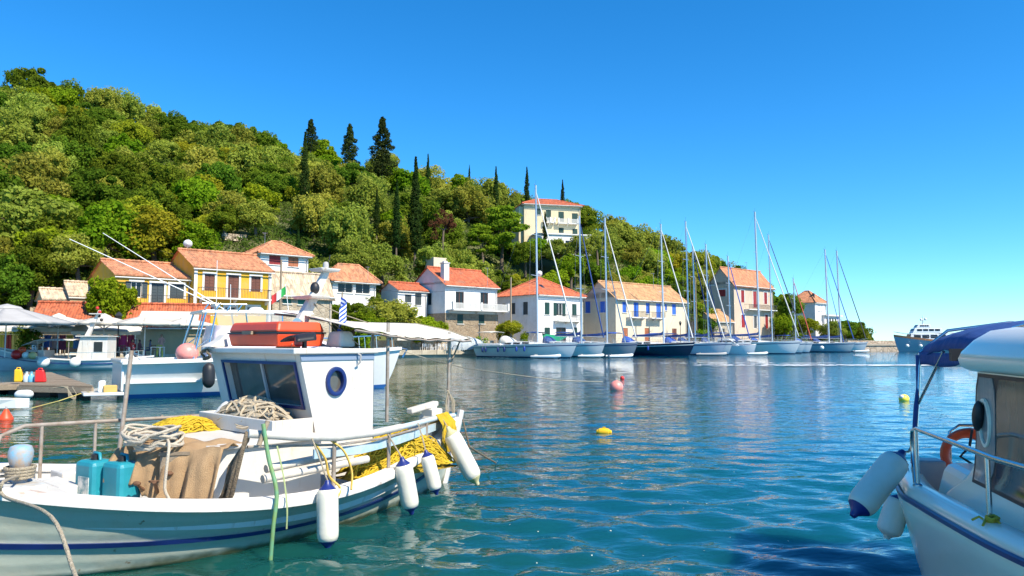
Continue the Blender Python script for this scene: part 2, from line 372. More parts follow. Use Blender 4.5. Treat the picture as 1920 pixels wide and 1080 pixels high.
def make_crown(kind, seed):
    rng = np.random.default_rng(seed); cl = []
    if kind in ('olive','oak','lime','gold','dry'):
        n = {'olive':58,'oak':62,'lime':54,'gold':56,'dry':26}[kind]; hh = 3.2
        for i in range(n):
            a = rng.uniform(0, 6.28); rr = math.sqrt(rng.uniform(0, 1)) * 2.3; z = hh + (1 - (rr/2.6)**2) * rng.uniform(-.4, 2.1) + rng.uniform(-1.5, .3) * (rr/2.3)
            s = rng.choice([.32,.42,.55,.75,1.0]); z -= (i % 4 == 0)*rng.uniform(.4,1.6); cl.append(((rr*math.cos(a), rr*math.sin(a), z), (s, s, s*rng.uniform(.75, 1.0))))
        p, nn = clump_pts(cl, 215 if kind != 'dry' else 110, rng, .75); size = .145 if kind != 'lime' else .17
        nn[:,2] += .25
    elif kind == 'cypress':
        for i in range(26):
            t = i/25; z = .6 + t*11; rad = .95*math.sin(math.pi*min(.12 + t*.86, 1)**.75)*(1-.35*t) + .08
            a = rng.uniform(0, 6.28); cl.append(((.22*rad*math.cos(a), .22*rad*math.sin(a), z), (rad*.85, rad*.85, .75)))
        p, nn = clump_pts(cl, 130, rng, .5); size = .17
    elif kind == 'conifer':
        for i in range(44):
            t = i/43; z = 1.8 + t*9.5; env = 2.4*(1-t)**.7 + .35; a = i*2.4 + rng.uniform(-.5,.5); rr = env*rng.uniform(.25,.8)
            cl.append(((rr*math.cos(a), rr*math.sin(a), z - rr*.12), (max(env*.42,.3), max(env*.42,.3), .5)))
        p, nn = clump_pts(cl, 120, rng, .6); size = .19
    elif kind == 'pine':
        for i in range(34):
            t = rng.uniform(0,1); z = 2.2 + t*5.2; env = 3.0*math.sin(math.pi*(.2 + .75*t))**.8; a = rng.uniform(0,6.28); rr = env*math.sqrt(rng.uniform(.1,1))
            s = rng.uniform(.7,1.2); cl.append(((rr*math.cos(a), rr*math.sin(a), z), (s, s, s*.42)))
        p, nn = clump_pts(cl, 200, rng, .5); size = .18; nn[:,2] += .4
    return leaf_mesh(kind + '_crown', p, nn, size, LM[kind], seed), cl
def make_trunk(kind, cl, seed):
    rnd = random.Random(seed); mb = MB()
    if kind in ('cypress','conifer'):
        h = 10 if kind == 'cypress' else 10.5
        mb.tube([(0,0,-1.5),(0.03,0,h*.4),(0,0.02,h)], [.2,.14,.03], 6)
    else:
        mb.tube([(0,0,-2),(.1,.05,1.0),(.0,.15,2.1)], [.3,.22,.17], 7)
        for (c, r) in rnd.sample(cl, 7):
            mid = V(c[0]*.45, c[1]*.45 + .1, (2.0 + c[2])*.5); mb.tube([(0,.13,1.9), mid, c], [.12,.07,.025], 5)
    return mb.build(kind + '_trunk_proto', BARK, smooth=60).data
PROTO = {}
for k in LM:
    for vv in range({'olive':4,'oak':4,'lime':2,'gold':2,'cypress':2,'pine':2,'conifer':2,'dry':1}[k]):
        me, cl = make_crown(k, 11 + vv*7 + len(k)*31); tm = make_trunk(k, cl, vv); PROTO.setdefault(k, []).append((me, tm))
for o in list(bpy.data.objects):
    if o.name.endswith('_trunk_proto') or '_trunk_proto.' in o.name: bpy.data.objects.remove(o)
TREENAME = {'olive':'olive_tree','oak':'holm_oak','lime':'broadleaf_tree','gold':'broadleaf_tree','cypress':'cypress_tree','pine':'pine_tree','conifer':'conifer_tree','dry':'dead_tree'}
LOOK = {'olive':'silvery olive tree','oak':'dark green rounded oak','lime':'bright green leafy tree','gold':'yellowish green tree','cypress':'dark slender cypress','pine':'bright green pine','conifer':'tall dark conifer','dry':'brown withered tree'}
TREES = []   # (kind, px, py, obj) : labelled once all stand
trnd = random.Random(77)
def tree(kind, pos, sc, sz=None, label=None, group=None):
    me, tm = trnd.choice(PROTO[kind]); r = empty(TREENAME[kind], pos, trnd.uniform(0, 6.28))
    s = sc * trnd.uniform(.93, 1.07); kx = trnd.uniform(.84, 1.2) if kind not in ('cypress','conifer') else 1; r.scale = (s*kx, s/kx**.5, s * (sz or trnd.uniform(.8, 1.2))); r.rotation_euler.x = trnd.uniform(-.09,.09)*(kx != 1); r.rotation_euler.y = trnd.uniform(-.09,.09)*(kx != 1)
    c = bpy.data.objects.new('crown', me); COL.objects.link(c); c.parent = r
    t = bpy.data.objects.new('trunk', tm); COL.objects.link(t); t.parent = r
    tag(r, label, 'tree', group); TREES.append((kind, r, label)); return r
def ground_t(px, t): return terrain(px, t)
HOLD = []     # keep-out boxes for scattered trees: (px0, px1, py0, py1) at photo scale, world depth range
def hero(kind, px, py_base, y, sc, sz=None, label=None):
    p = at(px, py_base, y); return tree(kind, p, sc, sz, label)
def project(p):
    c, s = math.cos(TILT), math.sin(TILT); y, z = p[1], p[2]-CAM_H
    f = y*c + z*s; u = -y*s + z*c; return 960 + FOC*p[0]/f, 540 - FOC*u/f
# ================================================================== BUILDINGS
FOOT = []      # (x, y, radius) kept clear of trees
SCREENKEEP = []  # (px0, px1, lowest py that must stay clear, depth)
def tilemat(name, c1, c2):
    m = mat(name, c1, .85, col2=c2, scale=5.5, amt=.7, bump=.25, bscale=9, detail=10); t = m.node_tree; N = t.nodes; L = t.links; b = N['Principled BSDF']; src = b.inputs['Base Color'].links[0].from_socket
    tc = N.new('ShaderNodeTexCoord'); mp = N.new('ShaderNodeMapping'); mp.inputs['Scale'].default_value = (4.35,2.2,1.2); L.new(tc.outputs['Object'], mp.inputs[0])
    vo = N.new('ShaderNodeTexVoronoi'); vo.inputs['Scale'].default_value = 1; L.new(mp.outputs[0], vo.inputs['Vector']); sx = N.new('ShaderNodeSeparateColor'); L.new(vo.outputs['Color'], sx.inputs[0])
    mr = N.new('ShaderNodeMapRange'); mr.inputs['To Min'].default_value = .68; mr.inputs['To Max'].default_value = 1.28; L.new(sx.outputs[0], mr.inputs[0])
    h = N.new('ShaderNodeHueSaturation'); L.new(mr.outputs[0], h.inputs['Value']); L.new(src, h.inputs['Color'])
    nz = N.new('ShaderNodeTexNoise'); nz.inputs['Scale'].default_value = .8; nz.inputs['Detail'].default_value = 9; L.new(tc.outputs['Object'], nz.inputs['Vector'])
    m2 = N.new('ShaderNodeMapRange'); m2.inputs['From Min'].default_value = .56; m2.inputs['From Max'].default_value = .72; m2.inputs['To Max'].default_value = .55; L.new(nz.outputs['Fac'], m2.inputs[0])
    mx = N.new('ShaderNodeMix'); mx.data_type = 'RGBA'; L.new(m2.outputs[0], mx.inputs[0]); L.new(h.outputs[0], mx.inputs[6]); mx.inputs[7].default_value = (.22,.15,.10,1); L.new(mx.outputs[2], b.inputs['Base Color'])
    return m
TILE = {'pink': tilemat('faded_tiles', (.58,.245,.115), (.38,.165,.09)), 'red': tilemat('red_tiles', (.58,.145,.055), (.36,.095,.05)),
        'tan': tilemat('tan_tiles', (.56,.31,.14), (.38,.21,.11)), 'pale': tilemat('pale_tiles', (.58,.46,.33), (.45,.33,.22)), 'brick': tilemat('brick_tiles', (.50,.125,.045), (.32,.085,.04))}
def plaster(name, c, k=.88): return mat(name, c, .9, col2=tuple(q*(k-.08) for q in c), scale=.9, stretch=(1,1,.35), amt=.75, bump=.15, bscale=6, detail=9)
PL = {'white': plaster('white_plaster', (.76,.74,.71), .94), 'cream': plaster('cream_plaster', (.68,.57,.41), .92), 'yellow': plaster('yellow_plaster', (.70,.38,.02), .9),
      'pinkish': plaster('pink_stone_plaster', (.58,.45,.33), .86), 'hotel': plaster('ivory_plaster', (.68,.57,.36), .97), 'beige': plaster('beige_plaster', (.48,.37,.22), .85),
      'stone': stonemat('rubble_stone', (.30,.235,.16), (.45,.37,.27), (.42,.36,.27), 2.4), 'brown': stonemat('brown_rubble', (.22,.16,.10), (.33,.25,.165), (.3,.24,.17), 2.6)}
SHUT = {'blue': mat('blue_shutter', (.035,.13,.52), .6, rnd=.15), 'green': mat('green_shutter', (.008,.045,.035), .6, rnd=.15), 'teal': mat('teal_shutter', (.01,.14,.10), .6, rnd=.12),
        'red': mat('red_shutter', (.30,.02,.02), .6, rnd=.15), 'brown': mat('brown_shutter', (.14,.045,.025), .6, rnd=.15), 'grey': mat('slate_shutter', (.04,.055,.06), .6, rnd=.15), 'orange': mat('rust_shutter', (.36,.12,.05), .6), 'white': mat('white_shutter', (.62,.62,.62), .6, rnd=.08)}
for k_ in ('white','cream','yellow','pinkish','beige','hotel'): wear(PL[k_], tuple(q*.45 for q in (.62,.52,.40)), .58, .78, .5, .55, (2.4,2.4,.5))
TRIM = mat('white_trim', (.68,.66,.62), .8, col2=(.6,.58,.53), scale=3)
IRON = mat('wrought_iron', (.03,.03,.032), .5)

def wall(mb, O, U, Nn, W, z0, z1, ops, depth=.2):
    """wall plane from O along U (width W), outward normal Nn, rectangular openings with reveals"""
    us = sorted({0, W} | {round(q,3) for o in ops for q in o[:2]}); zs = sorted({z0, z1} | {round(q,3) for o in ops for q in o[2:4]})
    P_ = lambda u, z, dd=0: O + U*u + V(0,0,z) - Nn*dd
    for i in range(len(us)-1):
        for j in range(len(zs)-1):
            uc, zc = (us[i]+us[i+1])/2, (zs[j]+zs[j+1])/2
            if any(o[0] < uc < o[1] and o[2] < zc < o[3] for o in ops): continue
            mb.add([P_(us[i],zs[j]), P_(us[i+1],zs[j]), P_(us[i+1],zs[j+1]), P_(us[i],zs[j+1])], [(0,1,2,3)])
    for (a, b, c, d) in [o[:4] for o in ops]:
        q = [(a,c),(b,c),(b,d),(a,d)]
        for k in range(4):
            (u1,w1),(u2,w2) = q[k], q[(k+1)%4]
            mb.add([P_(u1,w1), P_(u1,w1,depth), P_(u2,w2,depth), P_(u2,w2)], [(0,1,2,3)])
def slab_on(mb, O, U, Nn, a, b, c, d, d0_, d1_):
    q = lambda u, z, dd: O + U*u + V(0,0,z) + Nn*dd
    mb.hexa([q(a,c,d0_), q(b,c,d0_), q(b,c,d1_), q(a,c,d1_), q(a,d,d0_), q(b,d,d0_), q(b,d,d1_), q(a,d,d1_)])
def opening(root, O, U, Nn, op, trim=None):
    a, b, c, d, kind = op[:5]; w = b - a
    k, _, colr = kind.partition(':')
    if k in ('sh', 'half'):
        rng_ = ((a+.02, (a+b)/2-.012), ((a+b)/2+.012, b-.02))
        for (p, q) in rng_:
            mb = MB(); slab_on(mb, O, U, Nn, p, q, c+.02, d-.02, -.12, -.07)
            n = max(int((d-c)/.28), 3)
            for i in range(n):
                zz = c + .1 + (d-c-.2)*(i+.15)/n; slab_on(mb, O, U, Nn, p+.07, q-.07, zz, zz+(d-c-.2)/n*.6, -.068, -.045)
            mb.build('shutter', SHUT[colr], root)
    else:
        mb = MB(); slab_on(mb, O, U, Nn, a, b, c, d, -.19, -.17); pane = mb.build('window', GLASS, root)
        mb = MB()
        for (p, q, e, f) in ((a,a+.07,c,d),(b-.07,b,c,d),(a+.07,b-.07,d-.08,d),(a+.07,b-.07,c,c+.08),((a+b)/2-.035,(a+b)/2+.035,c+.08,d-.08)): slab_on(mb, O, U, Nn, p, q, e, f, -.165, -.12)
        mb.build('frame', SHUT[colr] if colr and k == 'win' else TRIM, pane)
        if k == 'open':
            for (p, q) in ((a - w*.5, a - .02), (b + .02, b + w*.5)):
                mb = MB(); slab_on(mb, O, U, Nn, p, q, c, d, .015, .06)
                n = max(int((d-c)/.28), 3)
                for i in range(n):
                    zz = c + .08 + (d-c-.16)*(i+.15)/n; slab_on(mb, O, U, Nn, p+.06, q-.06, zz, zz+(d-c-.16)/n*.6, .062, .08)
                mb.build('shutter', SHUT[colr], root)
    if trim:
        mb = MB(); t = .2
        for (p, q, e, f) in ((a-t,a,c-.0,d),(b,b+t,c,d),(a-t,b+t,d,d+t)): slab_on(mb, O, U, Nn, p, q, e, f, .003, .05)
        mb.build('surround', trim, root)
    elif k != 'open':
        mb = MB(); slab_on(mb, O, U, Nn, a-.1, b+.1, c-.1, c, .003, .12); mb.build('sill', TRIM, root)

def tiled(mb, E0, E1, up, Ls, a0, a1, seed=0, pitch=.23):
    """tile slope: eave E0->E1, 'up' = unit slope direction, slope length Ls, hip insets a0/a1 measured along the eave"""
    rn = random.Random(seed); U = E1 - E0; W = U.length; U = U.normalized(); Nn = U.cross(up).normalized()
    ncol = max(int(W / pitch), 4); nrow = max(int(Ls / .5), 4); prev = None
    prof = ((0,0),(.22,.036),(.5,.058),(.78,.036))
    us = [(i + f) * W / ncol for i in range(ncol) for (f, h) in prof] + [W]; hs_ = [h for i in range(ncol) for (f, h) in prof] + [0]
    jr = [[rn.uniform(-.018, .018) for _ in range(nrow+1)] for _ in range(ncol+1)]
    for i, u in enumerate(us):
        vm = 1.0
        if a0 > 0: vm = min(vm, u/a0)
        if a1 > 0: vm = min(vm, (W-u)/a1)
        vm = max(vm, .0)
        col = []
        for r in range(nrow + 1):
            v = min(r / nrow, vm); step = .03 * (1 - (r % 1)) if r else 0
            col.append(E0 + U*u + up*(Ls*v) + Nn*(hs_[i] + jr[i//4][r]))
        col = [E0 + U*u - Nn*.1] + col
        if prev is not None:
            o = len(mb.v); mb.v += [tuple(p) for p in prev] + [tuple(p) for p in col]; n = len(col)
            mb.f += [(o+k, o+n+k, o+n+k+1, o+k+1) for k in range(n-1)]
        prev = col
def roof(root, kind, W, Dp, ze, rise, tile, over=.4, seed=0, ridge_along='x'):
    mb = MB(); o = over
    if kind == 'gable':
        if ridge_along == 'x':
            s = math.hypot(Dp/2 + o, rise); sl = rise*(1 + 2*o/Dp)
            ze2 = ze - rise*2*o/Dp
            upf = V(0, Dp/2+o, sl).normalized(); Ls = math.hypot(Dp/2+o, sl)
            tiled(mb, V(-o*.6,-o,ze2), V(W+o*.6,-o,ze2), upf, Ls, 0, 0, seed)
            tiled(mb, V(W+o*.6,Dp+o,ze2), V(-o*.6,Dp+o,ze2), V(0,-Dp/2-o,sl).normalized(), Ls, 0, 0, seed+1)
            ridge = [(V(-o*.6, Dp/2, ze+rise+.06), V(W+o*.6, Dp/2, ze+rise+.06))]
        else:
            sl = rise*(1 + 2*o/W); ze2 = ze - rise*2*o/W; Ls = math.hypot(W/2+o, sl)
            tiled(mb, V(-o,Dp+o*.6,ze2), V(-o,-o*.6,ze2), V(W/2+o,0,sl).normalized(), Ls, 0, 0, seed)
            tiled(mb, V(W+o,-o*.6,ze2), V(W+o,Dp+o*.6,ze2), V(-W/2-o,0,sl).normalized(), Ls, 0, 0, seed+1)
            ridge = [(V(W/2, -o*.6, ze+rise+.06), V(W/2, Dp+o*.6, ze+rise+.06))]
    else:
        W2, D2 = W + 2*o, Dp + 2*o; m = min(W2, D2)/2; Ls = math.hypot(m, rise); x0, y0 = -o, -o; x1, y1 = W+o, Dp+o
        A, B, C, D = V(x0,y0,ze), V(x1,y0,ze), V(x1,y1,ze), V(x0,y1,ze)
        tiled(mb, A, B, V(0,m,rise).normalized(), Ls, m, m, seed); tiled(mb, B, C, V(-m,0,rise).normalized(), Ls, m, m, seed+1)
        tiled(mb, C, D, V(0,-m,rise).normalized(), Ls, m, m, seed+2); tiled(mb, D, A, V(m,0,rise).normalized(), Ls, m, m, seed+3)
        if W2 >= D2: r0, r1 = V(x0+m, Dp/2, ze+rise), V(x1-m, Dp/2, ze+rise)
        else: r0, r1 = V(W/2, y0+m, ze+rise), V(W/2, y1-m, ze+rise)
        ridge = [(A, r0), (D, r0 if W2 >= D2 else r1), (B, r1 if W2 >= D2 else r0), (C, r1)]
        if (r1-r0).length > .3: ridge.append((r0, r1))
    ro = mb.build('roof', tile, root, smooth=50)
    rb = MB()
    for a, b in ridge:
        n = max(int((b-a).length/.45), 2)
        for k in range(n):
            rb.tube([a + (b-a)*(k/n) + V(0,0,.05), a + (b-a)*((k+.96)/n) + V(0,0,.08)], [.13,.15], 6)
    rb.build('ridge_tiles', tile, ro)
    return ro
E1D = V(.75,.66,0).normalized()
def house(name, label, px, y, pxr, pxl, ze, z0=.9, roofk='gable', rise=2.2, tile='pink', wallm='white', wallf=None, front=(), left=(), over=.4, ridge_along='x', e1=None, trim=None, wv=None, cat='house', base=None, cornice=False, low=None):
    e1 = e1 or E1D; e2 = V(-e1.y, e1.x, 0); c = at(px, 641, y); c.z = 0
    def solve(e, p):
        k = (p - 960)/FOC
        # f = depth along optical axis ~ y for level points
        return (k*c.y - c.x) / (e.x - k*e.y)
    W_, D_ = (solve(e1, pxr), solve(e2, pxl)) if wv is None else wv
    root = empty(name, c, math.atan2(e1.y, e1.x), label, cat)
    X, Y_ = V(1,0,0), V(0,1,0)
    def conv(ops, axis):
        out = []
        for (p, t, b, wd, kind) in ops:
            e = e1 if axis == 'x' else e2; u = solve(e, p); dy = c.y + e.y*u; u = max(min(u, (W_ if axis == 'x' else D_) - wd/2 - .1), wd/2 + .1)
            lo, hi = zat(b, dy), zat(t, dy); out.append((u-wd/2, u+wd/2, max(lo, z0+.05), min(hi, ze-.12), kind))
        return out
    fo = conv(front, 'x'); lo_ = [(D_-b, D_-a, cc, d, k) for (a, b, cc, d, k) in conv(left, 'y')]
    zb = -0.5 if z0 < 3 else z0 - 4
    mb = MB()
    wall(mb, V(0,0,0), X, -Y_, W_, zb, ze, fo); wall(mb, V(W_,0,0), Y_, X, D_, zb, ze, []); wall(mb, V(W_,D_,0), -X, Y_, W_, zb, ze, []); wall(mb, V(0,D_,0), -Y_, -X, D_, zb, ze, lo_)
    if roofk == 'gable':
        if ridge_along == 'x': mb.add([(0,0,ze),(0,D_,ze),(0,D_/2,ze+rise)], [(2,1,0)]); mb.add([(W_,0,ze),(W_,D_,ze),(W_,D_/2,ze+rise)], [(0,1,2)])
        else: mb.add([(0,0,ze),(W_,0,ze),(W_/2,0,ze+rise)], [(0,1,2)]); mb.add([(0,D_,ze),(W_,D_,ze),(W_/2,D_,ze+rise)], [(2,1,0)])
    mb.build('wall', PL[wallm], root)
    b2 = MB().bb(.22, W_-.22, .22, D_-.22, zb, ze-.05); b2.build('interior_core', DARK, root)
    if roofk: roof(root, roofk, W_, D_, ze, rise, TILE[tile], over, seed=int(px), ridge_along=ridge_along)
    if cornice or roofk == 'hip':
        cb = MB(); o = over*.7
        cb.bb(-o, W_+o, -o, -.003, ze-.22, ze-.02); cb.bb(-o, -.003, 0, D_+o, ze-.22, ze-.02); cb.bb(W_+.003, W_+o, 0, D_+o, ze-.22, ze-.02); cb.build('cornice', TRIM, root)
    for op in fo: opening(root, V(0,0,0), X, -Y_, op, trim)
    for op in lo_: opening(root, V(0,D_,0), -Y_, -X, op, trim)
    if low:   # a stone storey, proud of the wall
        lm = MB(); los = [(a,b,cc,d,k) for (a,b,cc,d,k) in conv(low[2], 'x')]
        wall(lm, V(-.08,-.12,0), X, -Y_, W_+.16, zb, low[1], [(a+.08,b+.08,cc,d) for (a,b,cc,d,k) in los], .15); wall(lm, V(-.08,D_,0), -Y_, -X, D_+.12, zb, low[1], [])
        lm.add([(-.08,-.12,low[1]),(W_+.08,-.12,low[1]),(W_+.08,.1,low[1]),(-.08,.1,low[1])], [(0,1,2,3)])
        lm.build('stone_storey', PL[low[0]], root)
        for op in los: opening(root, V(0,-.13,0), X, -Y_, op)
    if roofk:
        gz = ze - (.38 if roofk == 'gable' and ridge_along == 'x' else .12); MB().tube([(-.2,-over-.06,gz),(W_+.2,-over-.06,gz)], .07, 6).build('gutter', TRIM, root)
        MB().tube([(W_-.25,-over-.06,gz-.05),(W_-.25,-.09,gz-.5),(W_-.25,-.09,max(z0,.9))], .05, 6).build('downpipe', GREYC, root)
    FOOT.append((*(c + e1*W_/2 + e2*D_/2)[:2], max(W_, D_)*.62 + 1.6))
    return root, W_, D_
def balcony(root, x0, x1, z, dep=1.1, style='iron', y0=0):
    sl = MB().bb(x0, x1, y0-dep, y0-.004, z-.16, z).build('balcony_slab', TRIM, root)
    br = MB()
    for x in (x0+.25, (x0+x1)/2, x1-.25): br.hexa([(x-.1,y0-dep*.7,z-.18),(x+.1,y0-dep*.7,z-.18),(x+.1,y0-.005,z-.6),(x-.1,y0-.005,z-.6),(x-.1,y0-dep*.7,z-.162),(x+.1,y0-dep*.7,z-.162),(x+.1,y0-.005,z-.162),(x-.1,y0-.005,z-.162)])
    br.build('bracket', TRIM, sl)
    m = IRON if style == 'iron' else TRIM; r = MB(); yy = y0-dep+.06; hh = .95
    r.bb(x0, x1, yy-.025, yy+.025, z+hh-.05, z+hh); 
    for x in (x0+.03, x1-.03): r.bb(x-.025, x+.025, yy, y0-.01, z+hh-.05, z+hh-.002)
    n = int((x1-x0)/(.16 if style == 'iron' else .22))
    for k in range(n+1):
        x = x0 + .03 + (x1-x0-.06)*k/n; w = .014 if style == 'iron' else .05; r.bb(x-w, x+w, yy-w, yy+w, z, z+hh-.04)
    r.build('railing', m, root)
    if style != 'iron':
        for x in (x0+.15, (x0+x1)/2, x1-.15): MB().bb(x-.16, x+.16, yy-.16, yy+.16, z+.003, z+1.12).build('pier', TRIM, root)
def chimney(root, x, y, z, h, m=None, w=.75):
    mb = MB().bb(x-w/2, x+w/2, y-w/2, y+w/2, z, z+h); mb.bb(x-w*.62, x+w*.62, y-w*.62, y+w*.62, z+h, z+h+.12); mb.bb(x-w*.3, x+w*.3, y-w*.3, y+w*.3, z+h+.12, z+h+.35); mb.build('chimney', m or PL['white'], root)

# --- waterfront, from the left
r, W_, D_ = house('taverna', 'long low taverna with brick red roof behind the umbrellas', 58, 62, 262, 2, 3.55, rise=1.85, tile='brick', wallm='beige', over=.5, e1=V(.93,.37,0).normalized(), wv=(13.5, 7.0), cat='taverna',
    front=[(45,634,668,2.4,'win'),(85,634,668,2.2,'win:brown'),(150,634,668,2.8,'win'),(205,634,668,2.4,'win:brown'),(240,634,668,1.6,'win')])
r, W_, D_ = house('shed_building', 'beige shed with pale tiled roof left of the yellow houses', 128, 72.5, 205, 112, zat(562,70)+.7, rise=1.3, tile='pale', wallm='beige', wv=(5.2,4.6), over=.35)
r, W_, D_ = house('shed_building', 'smaller beige shed with pale tiles nearer the photo edge', 78, 71.5, 118, 70, zat(566,70)+.5, rise=.9, tile='pale', wallm='beige', wv=(2.6,3.6), over=.3)
r, W_, D_ = house('yellow_house', 'small yellow house with grey shutters and wide balcony', 213, 68.5, 357, 165, zat(512,68.5), rise=1.65, tile='pink', wallm='yellow',
    front=[(254,528,558,.95,'open:grey'),(294,531,573,1.15,'sh:grey'),(330,533,560,1.3,'sh:grey')], trim=TRIM)
balcony(r, 2.2, W_-.1, zat(574,72), 1.2)
r, W_, D_ = house('yellow_house', 'tall yellow house with white corner strips and brown shutters', 360, 72, 507, 308, zat(497,72), rise=1.9, tile='pink', wallm='yellow', trim=TRIM,
    front=[(391,514,545,1.0,'sh:brown'),(436,516,560,1.1,'sh:brown'),(478,518,547,1.0,'sh:brown'),(388,575,592,1.2,'win'),(432,575,592,1.1,'win'),(474,575,592,1.2,'win')])
balcony(r, .4, W_-.3, zat(559,74), 1.1)
for x in (.16, W_-.16): MB().bb(x-.16, x+.16, -.06, -.003, -.5, zat(497,72)-.3).build('corner_strip', TRIM, r)
r, W_, D_ = house('stone_cottage', 'rubble stone cottage with pale roof and green shutters', 509, 80, 622, 490, zat(541,80)-.4, rise=2.3, tile='pale', wallm='stone', front=[(538,553,569,.95,'sh:teal'),(566,554,571,1.0,'sh:teal')])
r, W_, D_ = house('white_house', 'white upper house with one red and one rust shutter', 484, 92, 576, 455, zat(474,92), z0=zat(516,92), roofk='hip', rise=1.9, tile='pink', wallm='white', front=[(513,476,496,1.5,'sh:red'),(548,478,500,1.4,'sh:orange')], over=.6)
SCREENKEEP.append((455, 580, 514, 92))
r, W_, D_ = house('hillside_house', 'low white house with pyramid roof and dark terrace openings', 622, 101, 704, 600, zat(527,101), z0=zat(560,101), roofk='hip', rise=2.6, tile='pink', wallm='white', front=[(647,531,549,2.3,'win'),(680,532,551,2.3,'win')], over=.7)
SCREENKEEP.append((600, 708, 552, 101))
r, W_, D_ = house('white_house', 'white house with stone ground floor, chimney and balustraded balcony', 834, 106, 932, 772, zat(531,106), rise=2.6, tile='red', wallm='white', over=.5,
    front=[(862,547,578,1.5,'win:brown'),(908,549,578,1.5,'win:brown')], left=[(812,519,529,.6,'win'),(805,550,572,1.0,'sh:grey')], low=('brown', zat(583,106)-.3, [(862,589,607,1.1,'sh:green'),(902,590,607,1.1,'sh:green')]))
balcony(r, .3, W_+1.2, zat(580,106), 1.4, 'white')
chimney(r, .8, 1.2, zat(531,106)+.3, 2.7, w=.9)
SCREENKEEP.append((765, 935, 600, 106))
r, W_, D_ = house('white_annexe', 'low white annexe with small red roof beside the balcony house', 745, 105, 792, 712, zat(541,105), rise=1.0, tile='red', wallm='white', wv=(5.0,4.5), front=[(765,552,567,1.1,'sh:grey'),(784,550,572,1.1,'sh:grey')])
r, W_, D_ = house('water_tank_block', 'plain white cube block on the slope above the balcony house', 812, 122, 841, 806, zat(482,122), z0=zat(512,122), roofk=None, wallm='cream', wv=(2.8,2.4), cat='outbuilding')
r, W_, D_ = house('white_house', 'square white house with red hip roof and dark green shutters', 1008, 112, 1093, 930, zat(552,112), roofk='hip', rise=3.1, tile='red', wallm='white', over=.5,
    front=[(1026,567,590,1.05,'sh:green'),(1049,568,592,1.3,'open:green'),(1077,570,592,1.05,'sh:green'),(1026,614,640,1.2,'sh:green'),(1052,614,640,2.2,'win:brown'),(1078,614,640,1.1,'sh:green')],
    left=[(985,566,590,1.1,'sh:grey'),(962,568,589,1.0,'sh:grey'),(944,569,588,.9,'win')])
balcony(r, 3.4, 8.6, zat(601,115), 1.1)
sky_l = MB()
for (x, y_) in ((2.4, 1.6), (7.0, 1.7)):
    sky_l.hexa([(x,y_,zat(552,112)+1.15),(x+.8,y_,zat(552,112)+1.15),(x+.8,y_+.9,zat(552,112)+1.72),(x,y_+.9,zat(552,112)+1.72),(x,y_,zat(552,112)+1.25),(x+.8,y_,zat(552,112)+1.25),(x+.8,y_+.9,zat(552,112)+1.82),(x,y_+.9,zat(552,112)+1.82)])
sky_l.build('roof_light', GLASS, r)
SCREENKEEP.append((925, 1095, 610, 112))
r, W_, D_ = house('cream_building', 'long cream building with blue shutters and two balconies', 1155, 118, 1287, 1094, zat(557,118), rise=2.7, tile='tan', wallm='cream', over=.5,
    front=[(1171,566,586,1.0,'sh:blue'),(1193,567,594,1.25,'sh:blue'),(1215,568,588,1.0,'sh:blue'),(1235,569,596,1.25,'sh:blue'),(1249,570,582,.6,'sh:blue'),(1264,570,590,1.1,'sh:blue'),
           (1172,615,640,1.3,'sh:orange'),(1213,615,640,1.3,'sh:orange'),(1264,616,640,1.3,'sh:brown')],
    left=[(1102,565,587,1.2,'sh:blue'),(1130,565,586,1.3,'sh:blue'),(1117,541,549,.8,'win')])
for (a, b) in ((2.6, 6.6), (7.7, 11.4)): balcony(r, a, b, zat(595,121), 1.2)
SCREENKEEP.append((1090, 1290, 610, 118))
r, W_, D_ = house('stone_building', 'tall pinkish stone building with dark red shutters', 1378, 144, 1450, 1329, zat(532,144), rise=3.4, tile='pink', wallm='pinkish', over=.5,
    front=[(1393,544,567,1.2,'sh:red'),(1416,546,577,1.35,'sh:red'),(1436,548,570,1.2,'sh:red'),(1393,590,614,1.3,'sh:red'),(1416,592,616,1.3,'win'),(1437,590,616,1.2,'sh:red')], left=[(1336,514,530,1.2,'sh:brown'),(1355,543,556,1.6,'sh:red')], trim=TRIM)
balcony(r, 3.6, W_-.3, zat(580,148), 1.1)
SCREENKEEP.append((1325, 1455, 616, 144))
r, W_, D_ = house('stone_outbuilding', 'low stone outbuilding with sloping tan roof by the masts', 1340, 134, 1377, 1305, zat(600,134), rise=2.0, tile='tan', wallm='stone', wv=(6.0,5.5), front=[(1355,616,628,1.2,'win')], cat='outbuilding')
r, W_, D_ = house('white_house', 'far white house with pink roof near the wooded point', 1530, 172, 1555, 1507, zat(567,172), z0=zat(600,172), roofk='hip', rise=2.9, tile='pink', wallm='white', front=[(1536,572,583,.9,'sh:white'),(1541,572,583,.9,'sh:white'),(1548,572,583,.9,'sh:white')], wv=(5.5,6.5))
MB().bb(W_*.6, W_+5.5, -.6, 4.0, zat(625,172), zat(592,172)).build('lower_wing', PL['white'], r); MB().bb(W_*.6-.2, W_+6, -1.2, 4.2, zat(592,172)+.003, zat(590,172)+.1).build('terrace_slab', TRIM, r)
for k in range(4): MB().bb(W_*.6+1.0+k*1.4, W_*.6+1.5+k*1.4, -.75, -.605, zat(604,172), zat(596,172)).build('window', GLASS, r)
MB().cyl((1.4,1.0,zat(572,172)), (1.4,1.0,zat(549,172)), .3, n=8).build('flue', IRON, r)
SCREENKEEP.append((1500, 1575, 602, 172))
